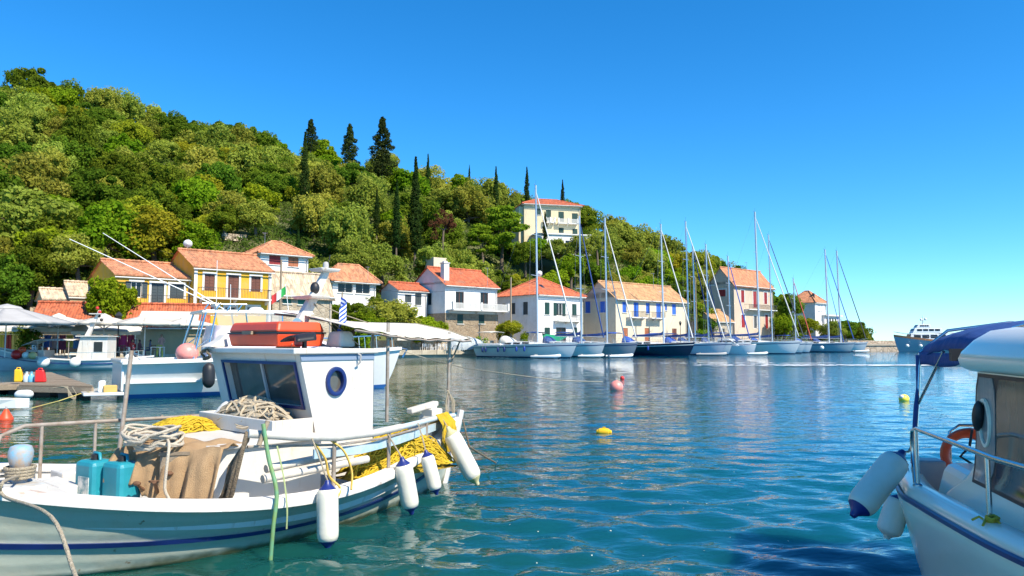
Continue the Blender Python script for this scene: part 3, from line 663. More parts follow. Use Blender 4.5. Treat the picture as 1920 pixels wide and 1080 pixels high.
# --- the hotel on the slope
e1h = V(.97,.24,0).normalized()
r, W_, D_ = house('hillside_villa', 'large ivory villa with red roof high on the slope', 983, 163, 1095, 975, zat(382,163), z0=zat(442,163), roofk='hip', rise=2.0, tile='red', wallm='hotel', e1=e1h, wv=(13.2,8.5), over=.7,
    front=[(1010,391,403,1.1,'sh:green'),(1029,394,413,1.2,'sh:green'),(1053,397,416,1.3,'sh:green'),(1079,400,419,1.4,'sh:green'),(1053,427,437,1.2,'sh:green'),(1079,429,441,1.2,'sh:green')])
balcony(r, 4.6, 7.0, zat(417,164), 1.0, 'white'); balcony(r, 7.6, 12.4, zat(419,165), 1.0, 'white')
MB().bb(1.6, 14.0, -4.5, -.004, zat(480,163), zat(442,163)-.2).build('lower_storey', PL['white'], r)
MB().bb(1.3, 14.4, -4.8, 0, zat(442,163)-.197, zat(442,163)+.05).build('terrace_slab', TRIM, r)
for k in range(6): MB().bb(2.2+k*2.0, 3.4+k*2.0, -4.56, -4.503, zat(468,163), zat(454,163)).build('window', GLASS, r)
MB().bb(-1.0, -.004, .8, 7.5, zat(455,163), zat(382,163)-.5).build('side_bay', PL['hotel'], r)
SCREENKEEP.append((955, 1100, 440, 163))
# stone terrace walls on the slope
twm = stonemat('terrace_stone', (.33,.25,.17), (.5,.41,.30), (.2,.15,.1), 1.5)
for (px, py, y, wd, hh, lab) in ((475,444,98,5,1.8,'rubble terrace wall above the white upper house'),(858,512,120,6,2.4,'rubble terrace wall right of the white cube block'),(1128,494,150,6,2.2,'rubble terrace wall under the ivory villa'),
                                 (440,408,112,3,1.2,'pale rocky terrace wall among trees high above the yellow house'),(105,520,78,5,1.7,'dry stone terrace wall behind the pale tiled sheds'),(800,480,124,7,2.6,'short dry stone wall behind the white cube block'),(300,476,92,9,2.2,'long low stone wall under trees behind yellow roofs')):
    p = at(px, py, y); o = MB()
    rn = random.Random(px); x = -wd/2
    rows = int(hh/.55)
    for rr in range(rows):
        x = -wd/2 + rn.uniform(-.3, .3)
        while x < wd/2:
            l = rn.uniform(.5, 1.1); o.box((x+l/2, rn.uniform(-.06,.06), -rr*.55), (l-.05, .9, .5)); x += l
    tt = min(max((y - d0(px))/(d1(px) - d0(px)), 0), 1); p.z = terrain(px, tt).z + hh*.75
    q = o.build('terrace_wall', twm); q.location = p; q.rotation_euler.z = math.atan2(E1D.y, E1D.x)
    tag(q, lab, 'wall')

# ================================================================== TREES ON THE SLOPE
for (k, px, py, y, sc, sz, lab) in (
    ('conifer', 655, 330, 190, 1.22, 1.0, 'tall dark conifer on the ridge, left of a similar broader one'), ('conifer', 716, 345, 188, 1.4, 1.0, 'broad dark conifer on the ridge, tallest of that pair'),
    ('conifer', 582, 290, 196, 1.0, .9, 'ragged dark conifer breaking the ridge left of the tall conifers'), ('cypress', 778, 478, 135, 1.42, 1.0, 'tall slender cypress in the middle of the slope'),
    ('cypress', 743, 466, 132, 1.05, 1.0, 'slender cypress just left of the tallest slope cypress'), ('cypress', 706, 440, 138, .75, 1.0, 'short cypress under the broad ridge conifer'),
    ('cypress', 930, 388, 205, .95, .95, 'stout cypress on the skyline left of the villa'), ('cypress', 988, 380, 205, .98, .9, 'needle thin cypress rising behind the villa roof'),
    ('cypress', 1055, 385, 214, .72, .85, 'thin cypress behind the right part of the villa roof'), ('cypress', 1022, 450, 158, .72, .75, 'small dark cypress in front of the villa wall'),
    ('cypress', 628, 400, 160, .8, 1.0, 'single cypress among olives below the ridge conifers'), ('cypress', 880, 338, 210, .35, 1.0, 'tiny cypress tip on the skyline above the bright pine'),
    ('pine', 940, 476, 156, 1.65, .95, 'large bright green pine left of the villa'), ('pine', 905, 480, 152, 1.1, .9, 'smaller bright pine beside the large one'), ('lime', 1070, 520, 135, 1.1, 1, None), ('lime', 1040, 545, 128, 1.0, .9, None),
    ('lime', 360, 420, 122, 1.7, 1.2, 'vivid green broadleaf tree in the middle of the left slope'), ('gold', 300, 320, 160, 1.7, 1, 'golden green tree high on the left slope'), ('gold', 345, 300, 165, 1.2, 1, 'smaller golden tree beside the high golden one'), ('olive', 195, 215, 185, 1.7, 1.1, 'pale rounded tree on the left ridge'), ('olive', 232, 340, 140, 1.5, 1.1, 'pale olive tree midway up the left slope'),
    ('oak', 420, 425, 112, 1.05, .8, 'compact dark rounded bush tree above the yellow roofs'), ('dry', 830, 440, 150, 1.2, 1.1, 'brown withered tree among green ones left of the pine'),
    ('lime', 200, 480, 88, 1.5, 1.0, 'large yellow green tree behind the left yellow gable'), ('gold', 290, 480, 90, 1.45, .95, 'wide yellow green tree behind the small yellow house'), ('lime', 360, 488, 92, 1.25, .9, 'bushy light green tree behind the tall yellow roof'), ('gold', 250, 455, 98, 1.5, 1.0, 'upper yellow green tree above the yellow houses'),
    ('lime', 1010, 478, 152, 1.0, .9, None), ('olive', 1048, 486, 150, 1.1, .9, None), ('olive', 1085, 480, 150, 1.1, .9, None), ('olive', 1120, 470, 156, 1.0, 1, None), ('oak', 985, 490, 150, 1.1, .9, None),
    ('oak', 60, 520, 78, 1.1, 1.0, None), ('olive', 150, 510, 80, 1.1, 1.0, None), ('oak', 110, 470, 88, 1.3, 1.0, None), ('olive', 40, 470, 86, 1.75, 1.05, 'large grey green tree at the photo edge above the sheds'), ('oak', 20, 560, 76, 1.25, 1.0, 'dark leafy tree at the photo edge above the brick red roof'), ('lime', 95, 500, 82, 1.2, .95, 'light green tree above the pale tiled sheds'), ('olive', -60, 520, 80, 1.7, 1, None), ('oak', -40, 420, 96, 1.9, 1, None),
    ('olive', 610, 375, 150, 1.5, 1.1, 'pale crowned olive below the ridge conifers'), ('olive', 690, 400, 148, 1.7, 1.15, 'big pale crowned olive between the cypresses and ridge conifers'), ('olive', 590, 440, 125, 1.6, 1.2, None), ('olive', 650, 470, 118, 1.6, 1.2, None), ('olive', 480, 425, 114, 1.0, 1.0, 'pale olive beside the compact dark bush tree'),
    ('olive', 810, 520, 126, 1.3, 1.0, None), ('olive', 880, 540, 127, 1.4, 1.1, None), ('olive', 720, 525, 118, 1.4, 1.0, None), ('olive', 660, 510, 112, 1.3, 1.0, None)):
    r_ = hero(k, px, py, y, sc, sz, lab)
    if k not in ('cypress','conifer'): r_.location.z -= 1.2*r_.scale.z
# waterfront greenery in front of or between the houses
for (k, px, py, y, sc, sz, lab) in (('olive', 735, 618, 97, 1.25, .85, 'grey green olive by the waterfront left of the balcony house'), ('lime', 792, 632, 100, 1.0, .75, 'green tree in front of the stone ground floor'), ('oak', 662, 612, 95, 1.0, .8, 'dark garden tree below the pyramid roof house'), ('lime', 690, 622, 94, .9, .75, 'light green garden tree left of the waterfront olive'), ('lime', 822, 626, 102, .6, .75, 'low green bush tree touching the stone ground floor'),
    ('lime', 208, 622, 66.2, .86, 1.1, 'leafy fig tree in front of the small yellow house'), ('gold', 958, 625, 106, .75, .65, 'yellow green bush tree left of the square white house'), ('oak', 700, 575, 106, .7, .6, None), ('lime', 640, 590, 98, .6, .6, None),
    ('lime', 1310, 600, 138, 1.0, .8, 'light green tree left of the tall stone building'), ('oak', 1325, 620, 134, .8, .8, None), ('lime', 1470, 622, 150, 1.0, .9, 'green tree right of the tall stone building'), ('olive', 1500, 622, 160, 1.2, .8, None), ('gold', 1515, 618, 158, .9, .7, None), ('oak', 1480, 590, 158, 1.1, 1, None), ('lime', 1495, 640, 155, .7, .7, None), ('oak', 1585, 625, 168, 1.0, .8, None), ('olive', 1560, 630, 165, 1.0, .8, None)):
    r_ = hero(k, px, py, y, sc, sz, lab); r_.location.z -= (1.35 if px != 208 else .3)*r_.scale.z
placed = [(r.location.x, r.location.y, r.scale.x*2.2) for (k, r, l) in TREES]
srn = random.Random(4)
def clear(p, px, top, y, rad):
    if any((p.x-a)**2 + (p.y-b)**2 < (c)**2 for (a, b, c) in FOOT): return False
    for (x0, x1, py, yy) in SCREENKEEP:
        half = rad*FOC/y
        if x0 - half*.6 < px < x1 + half*.6 and y < yy + 2 and top < py: return False
    return True
n = 0; tries = 0
while n < 275 and tries < 9000:
    tries += 1
    px = srn.uniform(-120, 1618); t = srn.random()**.85 * 1.0 + .02
    p = terrain(px, t); y = p.y
    sc = srn.uniform(.95, 1.75) * (1 if px < 1450 else .75) * (1 + .35*(t > .45))
    rad = 2.6*sc
    if any((p.x-a)**2 + (p.y-b)**2 < (.50*(rad + c))**2 for (a, b, c) in placed): continue
    top = project((p.x, p.y, p.z + 6*sc))[1]
    if not clear(p, px, top, y, rad): continue
    u = srn.random()
    if px < 560 and t > .45: kind = 'oak' if u < .55 else 'olive' if u < .82 else 'gold' if u < .92 else 'lime'
    elif px < 450: kind = 'oak' if u < .3 else 'lime' if u < .55 else 'gold' if u < .75 else 'olive'
    elif px < 900: kind = 'olive' if u < .5 else 'oak' if u < .85 else 'lime' if u < .95 else 'cypress'
    else: kind = 'olive' if u < .45 else 'oak' if u < .8 else 'lime' if u < .93 else 'gold'
    if kind == 'cypress': sc *= .6
    p.z -= 1.25*sc; tree(kind, p, sc*.95); placed.append((p.x, p.y, rad)); n += 1
# labels for the scattered trees: what they are, where they grow, and their order within that patch
zones = [(-9999, 165, 'left of the yellow gables'), (165, 310, 'above the small yellow house'), (310, 460, 'above the tall yellow house'), (460, 600, 'above the red shuttered white house'), (600, 760, 'above the pyramid roof house'), (760, 935, 'above the balcony house'),
         (935, 1100, 'around the ivory villa'), (1100, 1300, 'above the blue shuttered building'), (1300, 1460, 'behind the red shuttered stone building'), (1460, 9999, 'on the wooded point')]
ORD = ['first','second','third','fourth','fifth','sixth','seventh','eighth','ninth','tenth','eleventh','twelfth','thirteenth','fourteenth','fifteenth','sixteenth','seventeenth','eighteenth','nineteenth','twentieth']
bk = {}
for (k, r, l) in TREES:
    if l: r['group'] = 'trees singled out on the slope' ; continue
    px, py = project((r.location.x, r.location.y, r.location.z + 4))
    zi = next(i for i, z in enumerate(zones) if z[0] <= px < z[1]); span = 'low' if py > 470 else 'midway' if py > 360 else 'high'
    if zi >= 6: span = 'low' if py > 560 else 'midway' if py > 470 else 'high'
    bk.setdefault((k, zi, span), []).append((px, r))
for (k, zi, span), l in bk.items():
    l.sort(key=lambda q: q[0])
    for i, (px, r) in enumerate(l):
        r['label'] = f"{LOOK[k]} {span} {zones[zi][2]}" + (f", {ORD[min(i,19)]} from left" if len(l) > 1 else ''); r['group'] = 'trees on the wooded hillside'
# undergrowth that fills the slope between the trees: nobody could count it
rng = np.random.default_rng(9); pts = []; nn = []
for i in range(12500):
    px = rng.uniform(-200, 1630); t = rng.uniform(0.0, 1.12)**.9; p = terrain(px, t)
    if any((p.x-a)**2 + (p.y-b)**2 < (c*.8)**2 for (a, b, c) in FOOT): continue
    if any(x0-6 < px < x1+6 and p.y < yy and project((p.x,p.y,p.z+1.5))[1] < py for (x0,x1,py,yy) in SCREENKEEP): continue
    s = rng.uniform(.6, 1.7); k = 42
    d = rng.normal(size=(k,3)); d /= np.linalg.norm(d, axis=1, keepdims=True); d[:,2] = np.abs(d[:,2])
    pts.append(np.array(p) + d*np.array([s,s,s*.8])); nn.append(d + rng.normal(size=(k,3))*.5)
LM['scrub'] = leafmat('scrub_leaves', (.05,.095,.014), (.17,.20,.035), .12, .1)
ug = leaf_mesh('undergrowth', np.concatenate(pts), np.concatenate(nn), .20, LM['scrub'], 3)
o = bpy.data.objects.new('undergrowth', ug); COL.objects.link(o); tag(o, 'dense green scrub covering the hillside', 'undergrowth', kind='stuff')
# ================================================================== SAILING YACHTS
def hull_rings(L, B, zs, zb, depth=.5, n=18, stern=.72, flare=.86, m=7, rake=.06):
    """x 0 (stern) .. L (bow); returns rings of (y,z) from port gunwale over the keel to starboard gunwale"""
    rings = []
    for i in range(n+1):
        t = i/n; s = stern + (1-stern)*min(t/.4, 1)**.8 if t < .4 else max(1 - ((t-.4)/.6)**2.3, .015)
        b = B/2*s; zg = zs + (zb-zs)*t**1.6; ring = []
        for k in range(2*m+1):
            q = abs(k-m)/m; sg = 1 if k < m else -1
            yy = b*(flare*q**.5 + (1-flare)*q**3) if q > 0 else 0
            zz = -depth*(1-.5*t) + (zg + depth*(1-.5*t))*q**1.7
            xx = L*t - (L*rake*(1-q)*(t**6)*1.6) + (L*.025*(1-q)*(1-t)**8)
            ring.append(V(xx, sg*yy, zz))
        rings.append(ring)
    return rings
def strip_on(rings, k, off, lo, hi):
    """a band on the hull's outer face between ring fractions, pushed out by off"""
    pass
FENDER_B = mat('blue_fender', (.015,.05,.3), .4)
def capsule(mb, a, b, r, n=10):
    a = Vector(a); b = Vector(b); d = (b-a).normalized()
    mb.tube([a, a+d*r*.25, a+d*r*.7, a+d*r*1.3, b-d*r*1.3, b-d*r*.7, b-d*r*.25, b], [r*.25, r*.62, r*.92, r, r, r*.92, r*.62, r*.25], n)
HULLC = {'white': GEL, 'grey': mat('grey_hull', (.30,.31,.33), .35, coat=.3), 'navy': mat('navy_hull', (.010,.016,.045), .2, coat=.6), 'bluegrey': mat('blue_grey_hull', (.26,.36,.42), .35, coat=.3), 'silver': mat('silver_hull', (.60,.58,.62), .35, coat=.3)}
BOOT = mat('antifoul_blue', (.012,.03,.09), .5)
STAYC = {'white': mat('white_genoa', (.62,.61,.58), .7), 'navy': NAVYC, 'blue': BLUEC, 'dark': mat('charcoal_genoa', (.03,.035,.05), .7), 'red': mat('red_genoa', (.5,.07,.04), .7)}
def yacht(label, bow_px, bow_y, L, mast_px, top_py, hullc='white', stay='white', cover='navy', hang=R(-40), inner=None, B=None, canopy=None, boom=True, zs=1.5, zb=1.95, mastr=.14):
    h = V(math.cos(hang), math.sin(hang), 0); bow = at(bow_px, 641, bow_y); bow.z = 0; st = bow - h*L
    root = empty('sailing_yacht', st, hang, label, 'sailboat', 'yachts moored stern to the quay'); B = B or L*.29
    k = (mast_px-960)/FOC; u = (k*st.y - st.x)/(h.x - k*h.y); u = max(min(u, L*.72), L*.4); my = st.y + h.y*u; H = zat(top_py, my)
    rg = hull_rings(L, B, zs, zb); mb = MB().loft(rg, False, False)
    mb.f.append(tuple(range(len(rg[0])))[::-1])
    hu = mb.build('hull', HULLC[hullc], root, smooth=50)
    # boot stripe and cove line
    bs = MB(); cv = MB()
    for sg in (0, 1):
        for (tgt, za, zb_) in ((bs, -.05, .14), (cv, None, None)):
            pts = []
            for ring in rg:
                half = ring[:8] if sg == 0 else ring[:6:-1]
                if za is None: a, b = half[1]*.55 + half[0]*.45, half[1]*.75 + half[0]*.25
                else:
                    def on(z):
                        for p, q in zip(half[:-1], half[1:]):
                            if q.z <= z <= p.z: return q + (p-q)*((z-q.z)/max(p.z-q.z, 1e-6))
                        return half[-1].copy()
                    a, b = on(zb_), on(za)
                o_ = V(0, .012 if sg == 0 else -.012, 0); pts.append((a+o_, b+o_))
            for (a, b), (c, d) in zip(pts[:-1], pts[1:]): tgt.add([a, b, d, c], [(0,1,2,3)])
    bs.build('waterline_stripe', BOOT, hu); cv.build('cove_line', NAVY if hullc != 'navy' else GEL, hu)
    dk = MB(); dk.loft([[r[0] - V(0,0,.03), V(r[0].x, 0, r[0].z+.05), r[-1] - V(0,0,.03)] for r in rg], False, False); dk.build('deck', GELDULL, root, smooth=60)
    # coachroof
    c0, c1 = L*.30, L*.70; cr = []
    for i in range(7):
        t = i/6; x = c0 + (c1-c0)*t; wv_ = B*.30*(1-.45*t); zz = zs + (zb-zs)*(x/L)**1.6; hh = .48*(1-t**2.2) + .04
        cr.append([V(x, wv_, zz-.05), V(x, wv_*.86, zz+hh*.85), V(x, wv_*.4, zz+hh), V(x, -wv_*.4, zz+hh), V(x, -wv_*.86, zz+hh*.85), V(x, -wv_, zz-.05)])
    ca = MB().loft(cr).build('coachroof', GEL, root, smooth=40)
    for sg in (1, -1):
        for q in range(3):
            x = c0 + .5 + q*L*.085; wv_ = B*.30*(1-.45*(x-c0)/(c1-c0)); zz = zs + (zb-zs)*(x/L)**1.6
            MB().hexa([(x, sg*(wv_*.96+.03), zz+.12),(x+L*.065, sg*(wv_*.92+.02), zz+.12),(x+L*.065, sg*(wv_*.84), zz+.12),(x, sg*(wv_*.86), zz+.12),(x, sg*(wv_*.90+.02), zz+.32),(x+L*.065, sg*(wv_*.87), zz+.30),(x+L*.065, sg*(wv_*.8), zz+.30),(x, sg*(wv_*.82), zz+.32)]).build('window', GLASS, ca)
    # cockpit coaming, wheel pedestal
    MB().bb(L*.06, L*.30, B*.26, B*.34, zs-.04, zs+.3).build('coaming', GEL, root, bevel=.04); MB().bb(L*.06, L*.30, -B*.34, -B*.26, zs-.04, zs+.3).build('coaming', GEL, root, bevel=.04)
    if canopy:
        cm = STAYC.get(canopy) or {'cream': CANVAS, 'navy': NAVYC, 'blue': BLUEC}[canopy]
        sp = MB(); sp.sheet(lambda a, b: V(L*.27 + L*.09*a, (b-.5)*B*.56, zs + .35 + .95*math.sin(math.pi*b)**.35*(1-.75*a**2)), 6, 10); sp.build('sprayhood', cm, root, smooth=60, solid=.03)
        bm = MB(); bm.sheet(lambda a, b: V(L*.03 + L*.17*a, (b-.5)*B*.62, zs + 1.72 + .14*math.sin(math.pi*b) + .06*math.sin(math.pi*a)), 5, 8); bi = bm.build('bimini', cm, root, smooth=60, solid=.03)
        fr = MB()
        for x in (L*.05, L*.12, L*.185): fr.tube([(L*.11, B*.31, zs+.1), (x, B*.31, zs+1.72), (x, -B*.31, zs+1.72), (L*.11, -B*.31, zs+.1)], .018, 5)
        fr.build('bimini_frame', STEEL, bi)
    # rig: raked mast, spreaders, boom, stays
    rk = .012; zd = zs + .45; mt = V(u - rk*(H-zd), 0, H)
    ma = MB().tube([(u, 0, zd-.6), mt], [mastr, mastr*.85], 8).build('mast', ALU, root, smooth=60)
    for f in (.42, .68):
        p = V(u, 0, zd) + (mt - V(u,0,zd))*f; MB().tube([p + V(-.12, B*.24, .05), p, p + V(-.12, -B*.24, .05)], .035, 5).build('spreader', ALU, ma)
    mh = MB().tube([mt, mt + V(-.25,0,.1)], .02, 4); mh.tube([mt, mt+V(0,0,.7)], .012, 4); mh.tube([mt+V(-.25,0,.1), mt+V(-.25,.1,.3)], .02, 4); mh.build('masthead_gear', BLACK, ma)
    bowp = V(L-.15, 0, zb+.1); sh = mt + (V(u,0,zd)-mt)*.035
    MB().tube([bowp + (sh-bowp)*.03, bowp + (sh-bowp)*.3, bowp + (sh-bowp)*.93, sh], [.085,.095,.06,.02], 6).build('furled_genoa', STAYC[stay], root, smooth=60)
    if inner:
        q = V(L*.86, 0, zb); s2 = V(u,0,zd) + (mt - V(u,0,zd))*.74; MB().tube([q, q+(s2-q)*.3, s2], [.08,.08,.02], 6).build('staysail', STAYC[inner], root, smooth=60)
    sw = MB(); 
    for sg in (1, -1):
        c_ = V(u-.1, sg*B*.40, zs+.1); p = V(u,0,zd) + (mt - V(u,0,zd))*.68 + V(-.12, sg*B*.24, .05); sw.tube([c_, p, mt], .008, 4)
        p1 = V(u,0,zd) + (mt - V(u,0,zd))*.42; sw.tube([c_, p1], .008, 4)
    sw.tube([mt, (.1, 0, zs+.2)], .008, 4); sw.build('rigging', WIRE, root)
    if boom:
        bo = MB().tube([(u-.15,0,zd+.75), (u-L*.34,0,zd+.85)], .07, 6).build('boom', ALU, root)
        MB().tube([(u-.12,0,zd+1.5),(u-.3,0,zd+1.15),(u-L*.12,0,zd+1.02),(u-L*.33,0,zd+.98)], [.1,.22,.17,.09], 8).build('sail_cover', STAYC.get(cover, NAVYC), bo, smooth=60)
    ls = MB(); 
    for sg in (0, -1):
        e = [r[sg] for r in rg]; pts = [p + V(0, -.08 if sg == 0 else .08, 0) for p in e[::2]]
        for p in pts[:-1]: ls.tube([p, p+V(0,0,.62)], .013, 4)
        for zz in (.33, .62): ls.tube([p+V(0,0,zz) for p in pts], .007, 4)
    ls.tube([rg[-3][0]+V(0,0,.62), V(L+.1,0,zb+.68), rg[-3][-1]+V(0,0,.62)], .015, 5); ls.tube([rg[0][0]+V(.05,-.1,.62), rg[0][-1]+V(.05,.1,.62)], .015, 5)
    ls.build('guardrail', STEEL, root)
    an = MB().tube([(L-.2,0,zb+.1),(L+.12,0,zb-.05),(L+.05,0,zb-.3)], .03, 5); an.build('bow_anchor', STEEL, root)
    return root, h, st, rg
def yfender(root_h_st, rg, x, side, col, label, ln=.62):
    h, st = root_h_st; L = rg[-1][0].x; i = min(max(int(x/L*18), 0), 17); p = rg[i][0] if side > 0 else rg[i][-1]
    n = V(-h.y, h.x, 0)*(1 if side > 0 else -1); wp = st + h*x + V(-h.y, h.x, 0)*p.y
    e = empty('boat_fender', (*(wp + n*.17)[:2], p.z - .25 - ln), 0, label, 'fender', 'fenders hanging from the yachts')
    mb = MB(); capsule(mb, (0,0,0), (0,0,ln), .14, 8); mb.build('body', col, e, smooth=60); MB().tube([(0,0,ln),(0,0,ln+.4)], .012, 4).build('line', ROPE, e)
Y1 = yacht('long white yacht with row of dark blue fenders beside square white house', 1083, 90.6, 15.6, 1008, 347, 'white', 'white', canopy='cream', hang=R(-38), boom=False)
for (x, c, lab) in ((2.1, NAVY, 'dark blue fender nearest the stern of the long white yacht'), (2.7, NAVY, 'dark blue fender beside the stern one on the long white yacht'), (4.9, NAVY, 'third dark fender from the stern of the long white yacht'), (6.0, NAVY, 'fourth fender from the stern of the long white yacht'), (8.0, FENDER_B, 'mid blue fender amidships on the long white yacht'), (9.2, FENDER_B, 'foremost bright blue fender on the long white yacht')):
    yfender(Y1[1:3], Y1[3], x, -1, c, lab)
yacht('white yacht with navy furled sail tucked behind the long white one', 1135, 96, 13.0, 1090, 405, 'white', 'navy', hang=R(-40), canopy='navy')
Y3 = yacht('grey hulled yacht with two pale furled headsails', 1196, 98, 13.6, 1138, 408, 'grey', 'white', inner='white', hang=R(-40), canopy='navy')
Y4 = yacht('navy hulled yacht with dark sail cover and pale forestay', 1303, 102, 14.6, 1244, 420, 'navy', 'white', cover='navy', hang=R(-36), canopy='blue')
for (x, lab) in ((4.6, 'blue fender on the aft half of the navy hull'), (8.6, 'blue fender amidships on the navy hull')): yfender(Y4[1:3], Y4[3], x, -1, FENDER_B, lab)
yacht('silver white yacht just right of the navy hull', 1362, 111, 13.6, 1291, 415, 'silver', 'white', hang=R(-42), canopy='blue')
yacht('short masted yacht wedged between silver and white bows', 1340, 116, 11.0, 1303, 462, 'white', 'navy', hang=R(-42), boom=False)
yacht('white yacht with pale forestay and navy staysail right of the silver one', 1374, 114, 12.4, 1328, 458, 'white', 'white', inner='navy', hang=R(-42), canopy='navy')
yacht('smaller white yacht with bright blue furled sail', 1409, 117, 11.4, 1369, 480, 'white', 'blue', hang=R(-42), canopy='navy')
Y9 = yacht('big white yacht with the tallest mast and thick white forestay', 1502, 122, 15.5, 1423, 397, 'white', 'white', cover='navy', hang=R(-34), canopy='navy', zs=1.75, zb=2.2, mastr=.17)
yacht('white yacht with charcoal forestay behind the tallest mast', 1512, 131, 13.4, 1447, 440, 'white', 'dark', hang=R(-40), canopy='blue')
yacht('yacht with rust red furled sail near the blue grey ketch', 1524, 137, 11.0, 1495, 522, 'white', 'red', hang=R(-40), boom=False)
Y12 = yacht('blue grey hulled yacht with navy awning and blue sails', 1604, 143, 15.0, 1553, 468, 'bluegrey', 'blue', inner='blue', hang=R(-30), canopy='blue', mastr=.16)
yacht('outermost white yacht with charcoal forestay beside the breakwater', 1627, 147, 14.0, 1575, 470, 'white', 'dark', hang=R(-38), canopy='navy', mastr=.16)
# inflatable dinghies tied at the bows
DING = mat('dinghy_rubber', (.62,.62,.60), .5); 
def dinghy(px, y, ang, label, L=2.9, col=None):
    p = at(px, 641, y); e = empty('inflatable_dinghy', (p.x, p.y, .1), ang, label, 'dinghy', 'dinghies lying beside the yachts'); c = col or DING
    mb = MB(); mb.tube([(-L/2,.55,.12),(L*.2,.6,.14),(L*.4,.4,.2),(L*.5,0,.26),(L*.4,-.4,.2),(L*.2,-.6,.14),(-L/2,-.55,.12)], [.13,.2,.2,.2,.2,.2,.13], 8); mb.build('tube', c, e, smooth=60)
    MB().bb(-L*.42, L*.38, -.42, .42, -.05, .04).build('floor', GELDULL, e); MB().bb(-L*.42, -L*.38, -.42, .42, .04, .36).build('transom', GREYC, e); MB().bb(-.12, .12, -.5, .5, .24, .29).build('thwart', WOOD, e)
    return e
dinghy(1024, 89.5, R(-30), 'pale inflatable dinghy alongside the long white yacht', 3.6)
dinghy(1108, 93, R(-20), 'small white inflatable under the bow beside the long white yacht', 3.0)
dinghy(1162, 93.5, R(18), 'white tilted inflatable in front of the grey hull', 3.4)
dinghy(1333, 106.5, R(-20), 'grey inflatable in front of the silver white yacht', 4.0, GREYC)
dinghy(1419, 112, R(-10), 'white inflatable between the cruiser and the big yacht', 2.8)
dinghy(1614, 141, R(-10), 'white inflatable beside the outermost yacht', 2.6)
MB().ball((0,0,0), .42, 12, 8)
o = MB().ball((0,0,0), .38, 12, 8).build('ball_fender', GEL, None, smooth=60); o.location = at(1541, 652, 136.5); tag(o, 'round white fender on the blue grey hull', 'fender')
# --- motor cruiser between the yachts
def cruiser_small():
    hang = R(-40); bow = at(1418, 641, 116.5); L = 9; h = V(math.cos(hang), math.sin(hang), 0); st = bow - h*L; st.z = 0
    r = empty('motor_cruiser', st, hang, 'small white motor cruiser with dark windscreen among the yachts', 'motorboat')
    rg = hull_rings(L, 3.0, 1.2, 1.6); mb = MB().loft(rg, False, False); mb.f.append(tuple(range(len(rg[0])))[::-1]); mb.build('hull', GEL, r, smooth=50)
    MB().loft([[q[0]-V(0,0,.03), V(q[0].x,0,q[0].z+.08), q[-1]-V(0,0,.03)] for q in rg], False, False).build('deck', GEL, r, smooth=50)
    ca = MB().hexa([(2.8,-1.1,1.2),(6.6,-.8,1.4),(6.6,.8,1.4),(2.8,1.1,1.2),(3.0,-.95,2.5),(4.9,-.8,2.5),(4.9,.8,2.5),(3.0,.95,2.5)]).build('cabin', GEL, r, bevel=.08)
    MB().hexa([(3.1,-1.075,1.7),(5.9,-.92,1.75),(5.9,-.86,1.75),(3.1,-1.0,1.7),(3.2,-1.03,2.2),(5.2,-.88,2.2),(5.2,-.82,2.2),(3.2,-.96,2.2)]).build('window', GLASS, ca)
    MB().hexa([(5.35,-.72,2.16),(6.3,-.72,1.6),(6.3,.72,1.6),(5.35,.72,2.16),(5.42,-.72,2.22),(6.38,-.72,1.66),(6.38,.72,1.66),(5.42,.72,2.22)]).build('windscreen', GLASS, ca)
    g = MB(); g.tube([rg[9][-1]+V(0,.1,.6), rg[14][-1]+V(0,.08,.65), V(L,0,2.2), rg[14][0]+V(0,-.08,.65), rg[9][0]+V(0,-.1,.6)], .02, 5)
    for i in (9, 11, 13, 15): 
        for sg in (0, -1): g.tube([rg[i][sg], rg[i][sg]+V(0,0,.62)], .015, 4)
    g.build('guardrail', STEEL, r)
cruiser_small()
